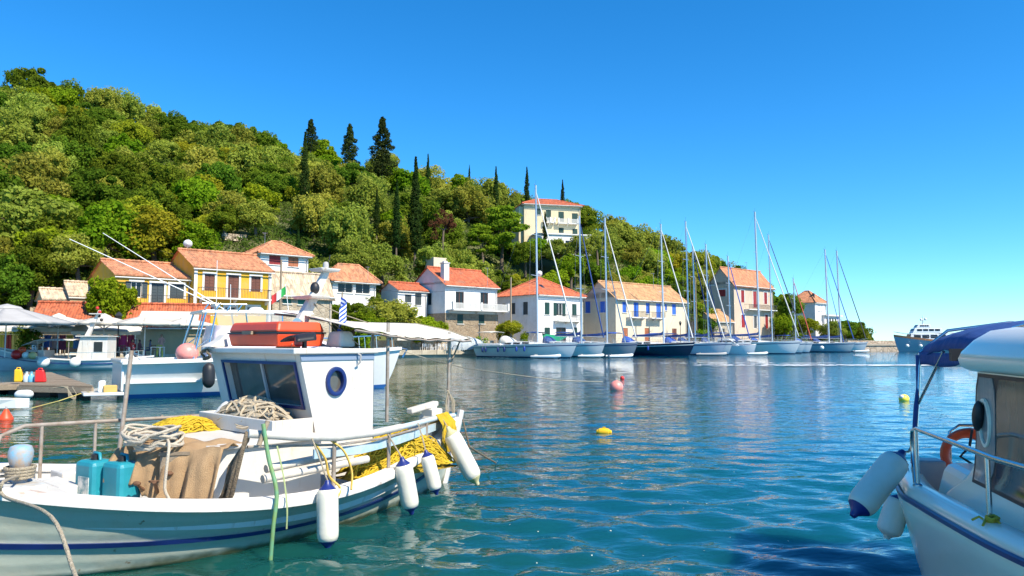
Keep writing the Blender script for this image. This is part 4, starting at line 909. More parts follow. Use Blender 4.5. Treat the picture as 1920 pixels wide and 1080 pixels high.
# --- far motor yacht by the breakwater
def motor_yacht():
    y = 150; stp = at(1800, 641, 150); bw = at(1676, 641, 152); d = (bw - stp); L = d.length; h = d.normalized()
    r = empty('motor_yacht', (stp.x, stp.y, 0), math.atan2(h.y, h.x), 'large motor yacht with stacked white decks by the breakwater', 'motor yacht')
    rg = hull_rings(L, 4.2, 1.7, 3.1, stern=.85); mb = MB().loft(rg, False, False); mb.f.append(tuple(range(len(rg[0])))[::-1]); mb.build('hull', HULLC['bluegrey'], r, smooth=50)
    MB().loft([[q[0]-V(0,0,.03), V(q[0].x,0,q[0].z+.02), q[-1]-V(0,0,.03)] for q in rg], False, False).build('deck', TEAK, r)
    rl = MB(); 
    for sg in (0,-1): rl.loft([[q[sg]+V(0,-.02,0), q[sg]+V(0,.02,0), q[sg]+V(0,.02,.4), q[sg]+V(0,-.02,.4)] for q in rg[8:]], True, True)
    rl.build('bulwark', TEAK, r)
    for (a, b, z0_, z1_, wv_) in ((L*.22, L*.80, 2.0, 3.7, 1.5), (L*.30, L*.74, 3.75, 4.75, 1.35), (L*.46, L*.68, 4.8, 5.5, 1.1)):
        s_ = MB().hexa([(a,-wv_,z0_),(b,-wv_*.8,z0_),(b,wv_*.8,z0_),(a,wv_,z0_),(a,-wv_*.95,z1_),(b-.5,-wv_*.75,z1_),(b-.5,wv_*.75,z1_),(a,wv_*.95,z1_)]).build('deckhouse', GEL, r, bevel=.08)
        for sg in (-1, 1):
            nwin = 4
            for q in range(nwin):
                x = a + .4 + (b-a-1.1)*q/nwin; f = lambda xx: wv_*(1 - .2*(xx-a)/(b-a)); x2 = x + (b-a-1.1)/nwin*.8; zm = z0_ + (z1_-z0_)*.45; zt = z0_ + (z1_-z0_)*.85
                MB().hexa([(x,sg*f(x)*.93,zm),(x2,sg*f(x2)*.93,zm),(x2,sg*(f(x2)*1.0+.01),zm),(x,sg*(f(x)*1.0+.01),zm),(x,sg*f(x)*.9,zt),(x2,sg*f(x2)*.9,zt),(x2,sg*(f(x2)*.975+.01),zt),(x,sg*(f(x)*.975+.01),zt)]).build('window', GLASS, s_)
        MB().hexa([(b-.24,-wv_*.7,z0_+(z1_-z0_)*.5),(b-.2,-wv_*.7,z0_+(z1_-z0_)*.5),(b-.2,wv_*.7,z0_+(z1_-z0_)*.5),(b-.24,wv_*.7,z0_+(z1_-z0_)*.5),(b-.42,-wv_*.7,z0_+(z1_-z0_)*.85),(b-.38,-wv_*.7,z0_+(z1_-z0_)*.85),(b-.38,wv_*.7,z0_+(z1_-z0_)*.85),(b-.42,wv_*.7,z0_+(z1_-z0_)*.85)]).build('windscreen', GLASS, s_)
    MB().bb(L*.0, L*.34, -1.4, 1.4, 3.72, 3.84).build('awning', CANVAS, r)
    m = MB().tube([(L*.55,0,5.4),(L*.54,0,7.4)], [.16,.06], 6); m.bb(L*.545-.3, L*.545+.3, -.7, .7, 6.3, 6.4); m.ball((L*.52,.5,6.6), .3, 10, 6); m.ball((L*.56,-.5,6.6), .25, 10, 6); m.build('radar_mast', GEL, r)
    g = MB()
    for sg in (0, -1): g.tube([q[sg]+V(0,0,.95) for q in rg[6:]], .03, 4)
    g.build('guardrail', STEEL, r)
    MB().tube([(L*.0,0,2),(L*-.03,0,4.4)], .03, 5).build('flagstaff', STEEL, r)
    for i, x in enumerate((L*.66, L*.86)):
        o = MB().ball((0,0,0), .36, 12, 8).build('ball_fender', GEL, None, smooth=60); n = V(-h.y, h.x, 0); o.location = stp + h*x + n*2.3; o.location.z = 1.2; tag(o, ('white ball fender near the middle of the large motor yacht','white ball fender near the bow of the large motor yacht')[i], 'fender')
motor_yacht()
# --- speeding tender and its wake
p = at(1786, 680, 62); e = empty('motor_tender', (p.x, p.y, 0), R(8), 'small grey tender with black outboard leaving a wake', 'dinghy')
mb = MB(); mb.tube([(-1.3,.5,.22),(.7,.55,.26),(1.4,.25,.42),(1.55,0,.46),(1.4,-.25,.42),(.7,-.55,.26),(-1.3,-.5,.22)], [.15,.2,.2,.19,.2,.2,.15], 8); mb.build('tube', DING, e, smooth=60)
MB().bb(-1.2, 1.1, -.4, .4, .02, .12).build('floor', GELDULL, e); MB().bb(-1.28, -1.2, -.42, .42, .12, .5).build('transom', GREYC, e)
mb = MB().bb(-1.55, -1.2, -.16, .16, .5, .9); mb.bb(-1.45, -1.3, -.06, .06, -.2, .5); mb.build('outboard', BLACK, e, bevel=.05); MB().bb(-.2, .3, -.25, .25, .12, .7).build('console', GEL, e, bevel=.04)
def foam_streak(label, x0, x1, py0, y0, seed, n=260):
    rn = np.random.default_rng(seed); mb = MB()
    for i in range(n):
        t = rn.random(); px = x0 + (x1-x0)*t; c = at(px, 641, y0 + rn.normal()*(.25+.9*(1-t))*1.2); l = rn.uniform(.15,.9)*(.4+t); w_ = rn.uniform(.03,.16)*(.5+t)
        a = rn.normal()*.15; pts = []
        for k in range(7):
            an = 2*math.pi*k/7; rr = rn.uniform(.6, 1.1); pts.append((c.x + l*rr*math.cos(an)*math.cos(a), c.y + w_*3*rr*math.sin(an), .035 + .012*i/n))
        mb.add(pts, [tuple(range(7))])
    o = mb.build('wake_foam', mat('foam', (.75,.78,.8), .8)); tag(o, label, 'foam', kind='stuff')
foam_streak('thin white wake behind the tender', 1300, 1770, 681, 63, 3, 320)
foam_streak('fainter second wake line across the harbour', 1180, 1560, 680, 69, 8, 60)
# ================================================================== FISHING BOAT IN FRONT
FB = empty('fishing_boat', (-.79, 10.98, 0), R(-132), 'white wooden fishing boat with blue stripe and small wheelhouse', 'fishing boat')
FL, FBW = 7.85, 1.52
def fb_half(t): return FBW * max(1 - abs(2*t-1)**1.75, 0)
def fb_sheer(t): return .46 + (.95*((t-.38)/.62)**1.9 if t > .38 else .42*((.38-t)/.38)**1.8)
def fb_pt(t, q, out=0):
    """q 0 keel .. 1 gunwale on the port side"""
    b = fb_half(t); z0 = -.42; zg = fb_sheer(t)
    ys = b*(.15*q + .85*q**.42*(1 - .12*(1-q))) if q > 0 else 0
    ys = b * (.66*min(q/.42,1)**.6 + .34*max((q-.18)/.82,0)**1.15)
    ys += .011*((q*9) % 1)*min(b*3, 1)*(q < .97)     # lapped plank edges
    z = z0 + (zg - z0)*q; k = (1-q)
    x = FL*t; x = FL/2 + (x-FL/2)*(1 - .11*k*abs(2*t-1)**2)
    return V(x, ys + out, z)
FHULL = mat('weathered_hull_paint', (.46,.48,.39), .42, col2=(.34,.37,.30), scale=2.0, amt=.9, bump=.1, bscale=8, detail=10)
def growth_mat():   # weed line that grows on the planks at the waterline
    t = FHULL.node_tree; N = t.nodes; L = t.links; b = N['Principled BSDF']; src = b.inputs['Base Color'].links[0].from_socket
    tc = N.new('ShaderNodeTexCoord'); sp = N.new('ShaderNodeSeparateXYZ'); L.new(tc.outputs['Object'], sp.inputs[0])
    nz = N.new('ShaderNodeTexNoise'); nz.inputs['Scale'].default_value = 7; nz.inputs['Detail'].default_value = 6; L.new(tc.outputs['Object'], nz.inputs['Vector'])
    ad = N.new('ShaderNodeMath'); ad.operation = 'MULTIPLY_ADD'; ad.inputs[1].default_value = -.12; L.new(nz.outputs['Fac'], ad.inputs[0]); L.new(sp.outputs[2], ad.inputs[2])
    mr = N.new('ShaderNodeMapRange'); mr.inputs['From Min'].default_value = -.04; mr.inputs['From Max'].default_value = .03; L.new(ad.outputs[0], mr.inputs[0])
    mx = N.new('ShaderNodeMix'); mx.data_type = 'RGBA'; L.new(mr.outputs[0], mx.inputs[0]); mx.inputs[6].default_value = (.10,.11,.055,1); L.new(src, mx.inputs[7])
    n2 = N.new('ShaderNodeTexNoise'); n2.inputs['Scale'].default_value = 14; n2.inputs['Detail'].default_value = 8; L.new(tc.outputs['Object'], n2.inputs['Vector'])
    r2 = N.new('ShaderNodeMapRange'); r2.inputs['From Min'].default_value = .70; r2.inputs['From Max'].default_value = .76; L.new(n2.outputs['Fac'], r2.inputs[0])
    m2 = N.new('ShaderNodeMix'); m2.data_type = 'RGBA'; L.new(r2.outputs[0], m2.inputs[0]); L.new(mx.outputs[2], m2.inputs[6]); m2.inputs[7].default_value = (.22,.12,.06,1)
    L.new(m2.outputs[2], b.inputs['Base Color'])
wear(FHULL, (.30,.17,.08), .62, .74, .5)
growth_mat()
NS, NQ = 40, 36
mb = MB(); rings = []
for i in range(NS+1):
    t = .004 + .992*i/NS
    port = [fb_pt(t, q/NQ) for q in range(NQ+1)]; rings.append([p for p in port[::-1]] + [V(p.x, -p.y, p.z) for p in port[1:]])
mb.loft(rings, False, False); mb.build('hull', FHULL, FB, smooth=50)
inn = MB(); inn.loft([[V(r[0].x, r[0].y*.93, r[0].z), V(r[0].x, r[0].y*.90, r[0].z-.24), V(r[0].x, 0, r[0].z-.20), V(r[0].x, -r[0].y*.90, r[0].z-.24), V(r[0].x, -r[0].y*.93, r[0].z)] for r in rings[1:-1]], False, False)
inn.build('deck', WHITE, FB, smooth=30)
CAPM = mat('chipped_white_rail', (.80,.79,.76), .5, col2=(.66,.62,.56), scale=5, amt=.7, detail=10, bump=.12, bscale=14)
wear(CAPM, (.30,.16,.08), .58, .68, .7, 4, (1,1,2))
for sg in (1, -1):
    g = MB(); g.loft([[V(r[0].x, sg*(r[0].y+.05), r[0].z-.055), V(r[0].x, sg*(r[0].y+.06), r[0].z+.0), V(r[0].x, sg*(r[0].y+.045), r[0].z+.035), V(r[0].x, sg*max(r[0].y-.13, .01), r[0].z+.035), V(r[0].x, sg*max(r[0].y-.13, .01), r[0].z-.03)] for r in rings], True, True)
    g.build('rail_cap', CAPM, FB, smooth=40)
    # strake just under the rail and the blue stripe
    st_ = MB()
    rr = []
    for i in range(NS+1):
        t = .004 + .992*i/NS; q = .635 + .01*math.sin(t*3); a = fb_pt(t, q-.018); b = fb_pt(t, q+.022); rr.append([V(a.x, sg*(a.y-.01), a.z), V(a.x, sg*(a.y+.02), a.z), V(b.x, sg*(b.y+.02), b.z), V(b.x, sg*(b.y-.01), b.z)])
    st_.loft(rr); st_.build('stripe', NAVY, FB, smooth=40)
stem = MB(); stem.tube([fb_pt(.999, q/8) + V(.04,0,0) for q in range(1, 9)] + [fb_pt(.999,1)+V(.10,0,.25)], .06, 6); stem.build('stem_post', WHITE, FB, smooth=40)
stp = MB(); stp.tube([fb_pt(.001, q/8) + V(-.03,0,0) for q in range(1, 9)] + [fb_pt(.001,1)+V(-.06,0,.12)], .05, 6); stp.build('stern_post', WHITE, FB, smooth=40)
# wheelhouse -----------------------------------------------------
cx0, cx1, cy0, cy1, cz0, cz1 = 2.06, 2.86, -1.42, .66, .62, 1.86; fl = .22
def cfront(z): return cx1 + fl*(z-1.0)/.86
mb = MB()
# front wall with the window opening (sloping outwards)
wy0, wy1, wz0, wz1 = -1.12, .52, 1.27, 1.74
ys = [cy0, wy0, wy1, cy1]; zs_ = [cz0, wz0, wz1, cz1]
for i in range(3):
    for j in range(3):
        if i == 1 and j == 1: continue
        a, b, c_, d = ys[i], ys[i+1], zs_[j], zs_[j+1]; mb.add([(cfront(c_),a,c_),(cfront(c_),b,c_),(cfront(d),b,d),(cfront(d),a,d)], [(0,1,2,3)])
q = [(wy0,wz0),(wy1,wz0),(wy1,wz1),(wy0,wz1)]
for k in range(4):
    (a,c_),(b,d) = q[k], q[(k+1)%4]; mb.add([(cfront(c_),a,c_),(cfront(c_)-.08,a,c_),(cfront(d)-.08,b,d),(cfront(d),b,d)], [(0,1,2,3)])
# port wall with porthole, as a ring of quads round the hole
pc = V(2.60, cy1, 1.545); n_ = 24; pr = .105
outer = []
for k in range(n_):
    a = 2*math.pi*k/n_; dx, dz = math.cos(a), math.sin(a); best = 9
    for (lim, dd, o_) in ((cx0, dx, pc.x), (cz1, dz, pc.z), (cz0, dz, pc.z)):
        s_ = (lim-o_)/dd if abs(dd) > 1e-6 else 9
        if s_ > 0: best = min(best, s_)
    kk = fl/.86; den = dx - kk*dz
    s_ = (cfront(pc.z)-pc.x)/den if den > 1e-6 else 9
    best = min(best, s_); outer.append(pc + V(dx*best, 0, dz*best))
corners = [V(cfront(cz0),cy1,cz0), V(cfront(cz1),cy1,cz1), V(cx0,cy1,cz1), V(cx0,cy1,cz0)]
inner = [pc + V(pr*1.05*math.cos(2*math.pi*k/n_), 0, pr*1.35*math.sin(2*math.pi*k/n_)) for k in range(n_)]
for c_ in corners:   # snap the nearest outer point to each corner
    k = min(range(n_), key=lambda i: (outer[i]-c_).length); outer[k] = c_.copy()
o0 = len(mb.v); mb.v += [tuple(p) for p in outer] + [tuple(p) for p in inner]
for k in range(n_): mb.f.append((o0+k, o0+(k+1)%n_, o0+n_+(k+1)%n_, o0+n_+k))
mb.add([(cx0,cy1,cz0),(cx0,cy0,cz0),(cx0,cy0,cz1),(cx0,cy1,cz1)], [(0,1,2,3)])
mb.add([(cx0,cy0,cz0),(cfront(cz0),cy0,cz0),(cfront(cz1),cy0,cz1),(cx0,cy0,cz1)], [(0,1,2,3)])
cab = mb.build('wheelhouse', WHITE, FB)
MB().hexa([(cx0-.04,cy0-.05,cz1+.002),(cfront(cz1)+.10,cy0-.05,cz1+.002),(cfront(cz1)+.10,cy1+.05,cz1+.002),(cx0-.04,cy1+.05,cz1+.002),(cx0-.04,cy0-.05,cz1+.06),(cfront(cz1)+.10,cy0-.05,cz1+.07),(cfront(cz1)+.10,cy1+.05,cz1+.07),(cx0-.04,cy1+.05,cz1+.06)]).build('wheelhouse_roof', WHITE, FB, bevel=.015)
MB().hexa([(cx0,cy1+.003,cz1-.07),(cfront(cz1)-.02,cy1+.003,cz1-.07),(cfront(cz1)-.02,cy1+.014,cz1-.07),(cx0,cy1+.014,cz1-.07),(cx0,cy1+.003,cz1-.005),(cfront(cz1),cy1+.003,cz1-.005),(cfront(cz1),cy1+.014,cz1-.005),(cx0,cy1+.014,cz1-.005)]).build('grey_band', mat('grey_blue_paint', (.20,.26,.36), .5), FB)
win = MB(); win.add([(cfront(wz0)-.07,wy0,wz0),(cfront(wz0)-.07,wy1,wz0),(cfront(wz1)-.07,wy1,wz1),(cfront(wz1)-.07,wy0,wz1)], [(0,1,2,3)])
GL2 = mat('wheelhouse_glass', (.05,.05,.05), .08, col2=(.12,.11,.09), scale=4, amt=1, spec=.7)
wo_ = win.build('window', GL2, cab)
fr = MB(); T_ = .035
for (a, b, c_, d) in ((wy0-T_,wy0,wz0-T_,wz1+T_),(wy1,wy1+T_,wz0-T_,wz1+T_),(wy0,wy1,wz1,wz1+T_),(wy0,wy1,wz0-T_,wz0)):
    fr.hexa([(cfront(c_)+.003,a,c_),(cfront(c_)+.025,a,c_),(cfront(c_)+.025,b,c_),(cfront(c_)+.003,b,c_),(cfront(d)+.003,a,d),(cfront(d)+.025,a,d),(cfront(d)+.025,b,d),(cfront(d)+.003,b,d)])
fr.build('window_frame', NAVY, wo_); 
MB().hexa([(cfront(wz0)-.065,-.32,wz0),(cfront(wz0)-.04,-.32,wz0),(cfront(wz0)-.04,-.28,wz0),(cfront(wz0)-.065,-.28,wz0),(cfront(wz1)-.065,-.32,wz1),(cfront(wz1)-.04,-.32,wz1),(cfront(wz1)-.04,-.28,wz1),(cfront(wz1)-.065,-.28,wz1)]).build('mullion', mat('grey_mullion', (.35,.35,.36), .5), wo_)
po = MB(); N2 = 28
rgs = []
for k in range(N2+1):
    a = 2*math.pi*k/N2; rgs.append([pc + V((pr+w_)*math.cos(a), d_, (pr*1.3+w_)*math.sin(a)) for (w_, d_) in ((-.012,-.03),(-.012,.03),(.004,.036),(.03,.03),(.034,.003))])
po.loft(rgs, True, False); ph = po.build('porthole_ring', NAVY, cab, smooth=40)
MB().lathe([(pr*1.25, 0), (pr*1.25, .004)], 24, Matrix.Translation(pc + V(0,-.03,0)) @ Matrix.Rotation(R(-90), 4, 'X')).build('porthole_glass', GL2, ph)
hk = MB().tube([(2.32,cy1+.02,1.87),(2.30,cy1+.07,1.84),(2.30,cy1+.06,1.76),(2.33,cy1+.03,1.72)], .012, 5); hk.build('hook', GREYC, cab)
# roof gear
raft = MB(); y0, y1 = -1.0, .12; 
def pad(x0, x1, y0, y1, z0, z1, b=.05): return MB().hexa([(x0,y0,z0),(x1,y0,z0),(x1,y1,z0),(x0,y1,z0),(x0+b,y0+b,z1),(x1-b,y0+b,z1),(x1-b,y1-b,z1),(x0+b,y1-b,z1)])
lf = tag(empty('life_float'), 'orange buoyant float box strapped on the wheelhouse roof', 'life raft'); lf.location = (0,0,0)
FBM = Matrix.Translation((-.79,10.98,0)) @ Matrix.Rotation(R(-132), 4, 'Z')
lf.matrix_world = FBM
pad(2.42, 3.02, -1.02, .10, 1.945, 2.10, -.03).build('lower_half', ORANGE, lf, bevel=.02); pad(2.39, 3.05, -1.05, .13, 2.115, 2.24, .04).build('upper_half', ORANGE, lf, bevel=.03)
st2 = MB().bb(2.385, 3.055, -1.055, .135, 2.098, 2.117); st2.build('strap', BLACK, lf); MB().bb(3.06, 3.09, -.62, -.40, 2.09, 2.13).build('handle', WOOD, lf)
hd = MB(); hd.sheet(lambda a, b: V(2.80 + .26*a - .06*math.sin(math.pi*b), .22 + .34*b, 1.94 + .17*math.sin(math.pi*(b*.8+.1))**.6*(1 - .25*a)), 6, 8); hd.build('searchlight_hood', BLACK, FB, smooth=60, solid=.02)
MB().tube([(2.85,.39,1.93),(2.85,.39,2.02)], .03, 8).build('lamp_stem', BLACK, FB); MB().lathe([(.03,0),(.05,.02),(.05,.1),(.035,.12)], 12, None, (2.93,.39,1.95)).build('navigation_lamp', mat('red_lens', (.3,.02,.02), .2), FB)
mk = MB(); mk.hexa([(3.0,-1.40,1.935),(3.25,-1.40,1.935),(3.25,-1.1,1.935),(3.0,-1.1,1.935),(3.02,-1.35,2.10),(3.10,-1.35,2.02),(3.10,-1.15,2.02),(3.02,-1.15,2.10)]); mk.build('horn_box', WHITE, FB, bevel=.02)
lw = MB(); 
for k in range(3): lw.tube([V(3.22 + .02*math.sin(a*3), -1.28 + .1*math.cos(a), 1.84 + (.04+.012*k)*math.sin(a)) for a in [6.28*i/14 for i in range(15)]], .014, 5)
lw.build('rope_coil', ROPED, FB)
jc = tag(empty('white_canister'), 'dirty white plastic canister on the wheelhouse roof', 'canister'); jc.matrix_world = FBM
pad(2.12, 2.36, .06, .40, 1.935, 2.13, .03).build('body', mat('yellowed_plastic', (.62,.60,.50), .5, col2=(.45,.5,.5), scale=8), jc, bevel=.04); MB().cyl((2.2,.15,2.13),(2.2,.15,2.16), .03, n=10).build('cap', BLUEC, jc)
# raked white mast with lights
M0, M1 = V(2.66,-.30,1.9), V(2.10,-.30,2.94)
def mp_(f): return M0 + (M1-M0)*f
ms = MB(); ms.loft([[mp_(f) + V(a*w1, b*w1*.7, 0) for (a, b) in ((-1,-1),(1,-1),(1,1),(-1,1))] for f, w1 in ((0,.13),(.25,.085),(.7,.06),(1,.045))]); mast = ms.build('signal_mast', WHITE, FB, bevel=.012)
for f, wd in ((.62, .20), (.97, .13)):
    c_ = mp_(f); MB().hexa([(c_.x-.12,c_.y-wd,c_.z),(c_.x+.14,c_.y-wd,c_.z),(c_.x+.14,c_.y+wd,c_.z),(c_.x-.12,c_.y+wd,c_.z),(c_.x-.14,c_.y-wd-.02,c_.z+.04),(c_.x+.17,c_.y-wd-.02,c_.z+.04),(c_.x+.17,c_.y+wd+.02,c_.z+.04),(c_.x-.14,c_.y+wd+.02,c_.z+.04)]).build('platform', WHITE, mast, bevel=.012)
MB().lathe([(.035,0),(.038,.05),(.03,.08),(.01,.09)], 12, None, mp_(.97)+V(0,0,.045)).build('top_light', GREYC, mast, smooth=50); MB().ball(mp_(.70)+V(.02,.02,.06), (.06,.06,.08), 12, 8).build('mid_light', BLACK, mast, smooth=60)
MB().cyl(mp_(.32)+V(.07,.09,0), mp_(.32)+V(.15,.17,0), .05, .06, 12).build('spotlight', STEEL, mast)
ant = MB().tube([mp_(.98), mp_(.98)+V(-.06,0,.22)], .006, 4); ant.build('antenna', BLACK, mast)
ry = MB()
for (a, b) in ((mp_(.60), V(2.15,.5,1.95)), (mp_(.60), V(2.2,.28,2.0)), (mp_(.2), V(2.9,.2,1.96)), (mp_(.2), V(3.0,-.05,1.96)), (mp_(.6), V(1.65,.0,2.25))): ry.tube([a, (a+b)/2 - V(0,0,.02), b], .006, 4)
ry.build('stay_rope', ROPE, FB)
# flag on its staff
fs = tag(empty('striped_flag'), 'small blue and white striped flag above the wheelhouse', 'flag'); fs.matrix_world = FBM
MB().tube([(2.22,.12,1.93),(2.16,.14,2.62)], .01, 5).build('staff', WOOD, fs)
fw = MB(); fb_ = MB()
for k in range(9):
    f_ = (lambda k: lambda a, b: V(2.185 - .035*math.sin(a*5) + .02*a, .14 + .05*math.sin(a*4.5) + .10*a, 2.56 - (k + b)*.027 - .16*a))(k)
    (fb_ if k % 2 == 0 else fw).sheet(f_, 8, 1)
fb_.build('blue_stripe', mat('flag_blue', (.02,.08,.42), .8), fs, solid=.003); fw.build('white_stripe', mat('flag_white', (.75,.75,.76), .8), fs, solid=.003)
# awning over the after deck
aw = tag(empty('awning_cover'), 'cream canvas awning over the fishing boat stern', 'awning'); aw.matrix_world = FBM
def awf(a, b):
    x = 2.45 - 2.42*a; y = -.95 + 1.75*b - .55*a*b; z = 2.40 - .12*a - .04*math.sin(math.pi*a) + .03*math.sin(math.pi*b) - .24*b + .008*math.sin(a*40) * (b > .9) + .006*math.sin(a*9+b*7)
    return V(x, y, z)
MB().sheet(awf, 60, 16).build('canvas', CANVAS, aw, smooth=60, solid=.008)
fr_ = MB(); fr_.tube([awf(a/12, 1) - V(0,-.02,.03) for a in range(13)], .016, 6); fr_.tube([awf(a/12, 0) - V(0,.02,.03) for a in range(13)], .016, 6); fr_.tube([awf(1, a/8) - V(.03,0,.03) for a in range(9)], .016, 6)
fr_.build('edge_pole', GALV, aw, smooth=60)
lc = MB()
for k in range(26):
    a = k/25; p = awf(1, a) + V(-.0,0,0); lc.tube([p + V(.02,0,.008), p + V(-.06,.01,-.0), p + V(-.03,.02,-.05), p + V(.02,.02,-.012)], .006, 4)
lc.build('lacing', ROPE, aw)
for (a, b, lab) in (((.25,.03,.62),(.21,.03,2.14),0), ((1.72,.50,1.0),(1.70,.48,2.24),1), ((1.0,-.75,.7),(1.0,-.75,2.2),2)): MB().tube([a, b], .022, 8).build('awning_pole', GALV, FB, smooth=60)
MB().tube([(.24,.03,1.6),(-.02,.06,2.1)], .012, 5).build('pole_brace', WOOD, FB)
rc = MB(); 
for k in range(4): rc.tube([(.25+.01*k,.05,1.30),(.20-.02*k,.07,1.15),(.20-.01*k,.09,.95),(.28+.02*k,.09,.95),(.31,.07,1.15),(.25,.05,1.30)], .009, 5)
rc.build('hanging_rope', ROPE, FB, smooth=60)
# deckhouse, hatch, coamings forward of the wheelhouse
MB().bb(2.88, 4.10, -.92, .82, .30, .93).build('deckhouse', WHITE, FB, bevel=.012)
MB().hexa([(2.86,-.98,.935),(4.16,-.98,.935),(4.16,.88,.935),(2.86,.88,.935),(2.86,-.98,.985),(4.16,-.98,.975),(4.16,.88,.975),(2.86,.88,.985)]).build('hatch_lid', WHITE, FB, bevel=.012)
for (a, b, c_, d) in ((3.40,3.44,-.95,.74),(2.94,3.40,.70,.74),(2.94,3.40,-.95,-.91)): MB().bb(a, b, c_, d, .988, 1.16).build('net_bin_board', WHITE, FB, bevel=.008)
MB().bb(5.0, 5.2, -.75, -.05, .45, .62).build('fore_coaming', WHITE, FB, bevel=.015); MB().hexa([(5.3,-.55,.52),(5.75,-.45,.55),(5.75,.7,.55),(5.3,.95,.52),(5.3,-.5,.68),(5.7,-.42,.72),(5.7,.55,.72),(5.3,.85,.68)]).build('fore_locker', WHITE, FB, bevel=.02)
MB().bb(4.45, 5.0, -1.0, -.62, .40, .66).build('side_locker', WHITE, FB, bevel=.015)
# samson post with blue cap
sp_ = MB().lathe([(.06,.45),(.06,.76),(.058,.84),(.085,.90),(.10,.97),(.10,1.02),(.085,1.06),(.05,1.075)], 16, None, (5.57,.12,0)); sp_.build('mooring_post', mat('flaking_blue_paint', (.16,.42,.62), .6, col2=(.42,.30,.2), scale=7, amt=.35, detail=8), FB, smooth=40)
MB().bb(5.42, 5.72, -.15, .4, .46, .74).build('post_base', mat('pale_blue_wood', (.55,.62,.66), .6, col2=(.35,.28,.2), scale=7, amt=.5), FB, bevel=.02)
# starboard bow rail
sr = MB().tube([(5.62,-.66,.85),(5.50,-.85,1.06),(5.25,-1.02,1.13),(4.6,-1.14,1.11),(3.9,-1.30,1.08),(3.1,-1.38,1.06),(2.9,-1.4,1.06)], .022, 8); sr.build('bow_rail', GALV, FB, smooth=60)
for (x, y) in ((4.52,-1.16),(3.72,-1.33),(5.08,-1.05)): MB().tube([(x,y,.5),(x,y,1.11)], .018, 7).build('rail_post', GALV, FB, smooth=60)
MB().tube([(4.28,-1.1,.75),(4.18,-1.12,1.9)], .026, 8).build('upright_pole', GALV, FB, smooth=60)
# port side rail: pipe on posts, blue board, posts
PIPE = mat('grey_plastic_pipe', (.60,.58,.53), .4, col2=(.46,.43,.38), scale=8)
MB().tube([(4.02,1.30,1.13),(3.55,1.36,1.06),(3.05,1.34,1.005),(2.4,1.14,.975),(1.9,.98,.985)], .042, 10).build('pipe', PIPE, FB, smooth=60)
MB().tube([(2.2,1.04,.965),(1.4,.76,.985),(.8,.45,.98),(.22,.14,.945)], .034, 10).build('pipe', mat('pale_blue_pipe', (.38,.52,.6), .5, col2=(.55,.55,.52), scale=6), FB, smooth=60)
bd = MB(); pth = [(3.3,1.31,.86),(2.6,1.16,.82),(1.9,.96,.84),(1.2,.66,.87),(.5,.28,.88)]
bd.loft([[V(x,y-.015,z-.05), V(x,y+.015,z-.05), V(x,y+.015,z+.045), V(x,y-.015,z+.045)] for (x,y,z) in pth]); bd.build('rail_board', mat('faded_blue_board', (.26,.46,.58), .6, col2=(.5,.52,.5), scale=5, amt=.6), FB)
MB().tube([(4.0,1.26,1.0),(3.0,1.30,.92),(2.3,1.12,.90),(1.6,.86,.92),(.4,.24,.90)], .014, 6).build('thin_rail', GALV, FB, smooth=60)
for (x, y, z) in ((3.05,1.33,.99),(2.12,1.07,.96),(1.22,.70,.97),(.55,.32,.95)): MB().tube([(x,y-.03,.4),(x,y-.02,z)], .022, 7).build('rail_post', GALV, FB, smooth=60)
# stern: tiller, hauler
MB().bb(.55, 1.7, -.55, .45, .52, .66).build('stern_bench', WHITE, FB, bevel=.02); MB().lathe([(.18,0),(.2,.02),(.2,.05),(.16,.06)], 20, None, (1.25,-.15,.66)).build('hatch_ring', mat('dark_green_lid', (.01,.09,.05), .5), FB, smooth=40)
hz = MB().bb(.42, .62, -.10, .12, .55, 1.06); hz.cyl((.52,-.14,.88),(.52,.18,.88), .13, n=16); hau = hz.build('net_hauler', WHITE, FB, bevel=.015)
MB().beam((.40,-.05,1.12), (1.02,.10,1.06), .11, .075).build('hauler_arm', WHITE, hau, bevel=.02); MB().cyl((.5,.0,1.0),(.5,.0,1.14), .06, n=12).build('hauler_knuckle', WHITE, hau, bevel=.01)
# ---- loose gear aboard (each a thing of its own)
def fbthing(name, label, cat, group=None):
    e = empty(name, label=label, cat=cat, group=group); e.matrix_world = FBM; return e
def fbmesh(mb, name, m, label, cat, **k):
    grp = k.pop('group', None); o = mb.build(name, m, None, **k); o.matrix_world = FBM; return tag(o, label, cat, grp)
def tangle(cx, cy, cz, sx, sy, sz, n, r, seed, seg=46, twist=1.0):
    rn = random.Random(seed); mb = MB()
    for k in range(n):
        ph = [rn.uniform(0, 6.28) for _ in range(6)]; fr = [rn.choice((1,2,3,4,5)) for _ in range(3)]; rad = rn.uniform(.45, 1)
        pts = []
        for i in range(seg):
            a = i/seg*6.28*rn.choice((1,)) ; x = rad*(math.cos(a*fr[0]*.5+ph[0])*.7 + .35*math.sin(a*fr[1]+ph[1])); y = rad*(math.sin(a*fr[0]*.5+ph[2])*.7 + .35*math.cos(a*fr[2]+ph[3]))
            hh = max(0, 1 - (x*x+y*y)*.75); pts.append((cx + sx*x, cy + sy*y, cz + sz*hh*(.35 + .65*k/n) + sz*.16*math.sin(a*5+ph[4])*hh + .01))
        mb.tube(pts, r, 4)
    return mb
NETY = mat('yellow_net', (.62,.44,.02), .9, col2=(.42,.27,.015), scale=30, amt=.8)
NETB = mat('beige_net', (.52,.44,.32), .9, col2=(.34,.27,.18), scale=20, amt=.8)
WCL = mat('white_cloth', (.68,.67,.63), .9, col2=(.5,.5,.48), scale=5)
nb = tangle(3.17, -.15, 1.02, .30, .80, .30, 60, .014, 4)
fbmesh(nb, 'rope_pile', NETB, 'beige rope and net pile in front of the wheelhouse window', 'net', smooth=60)
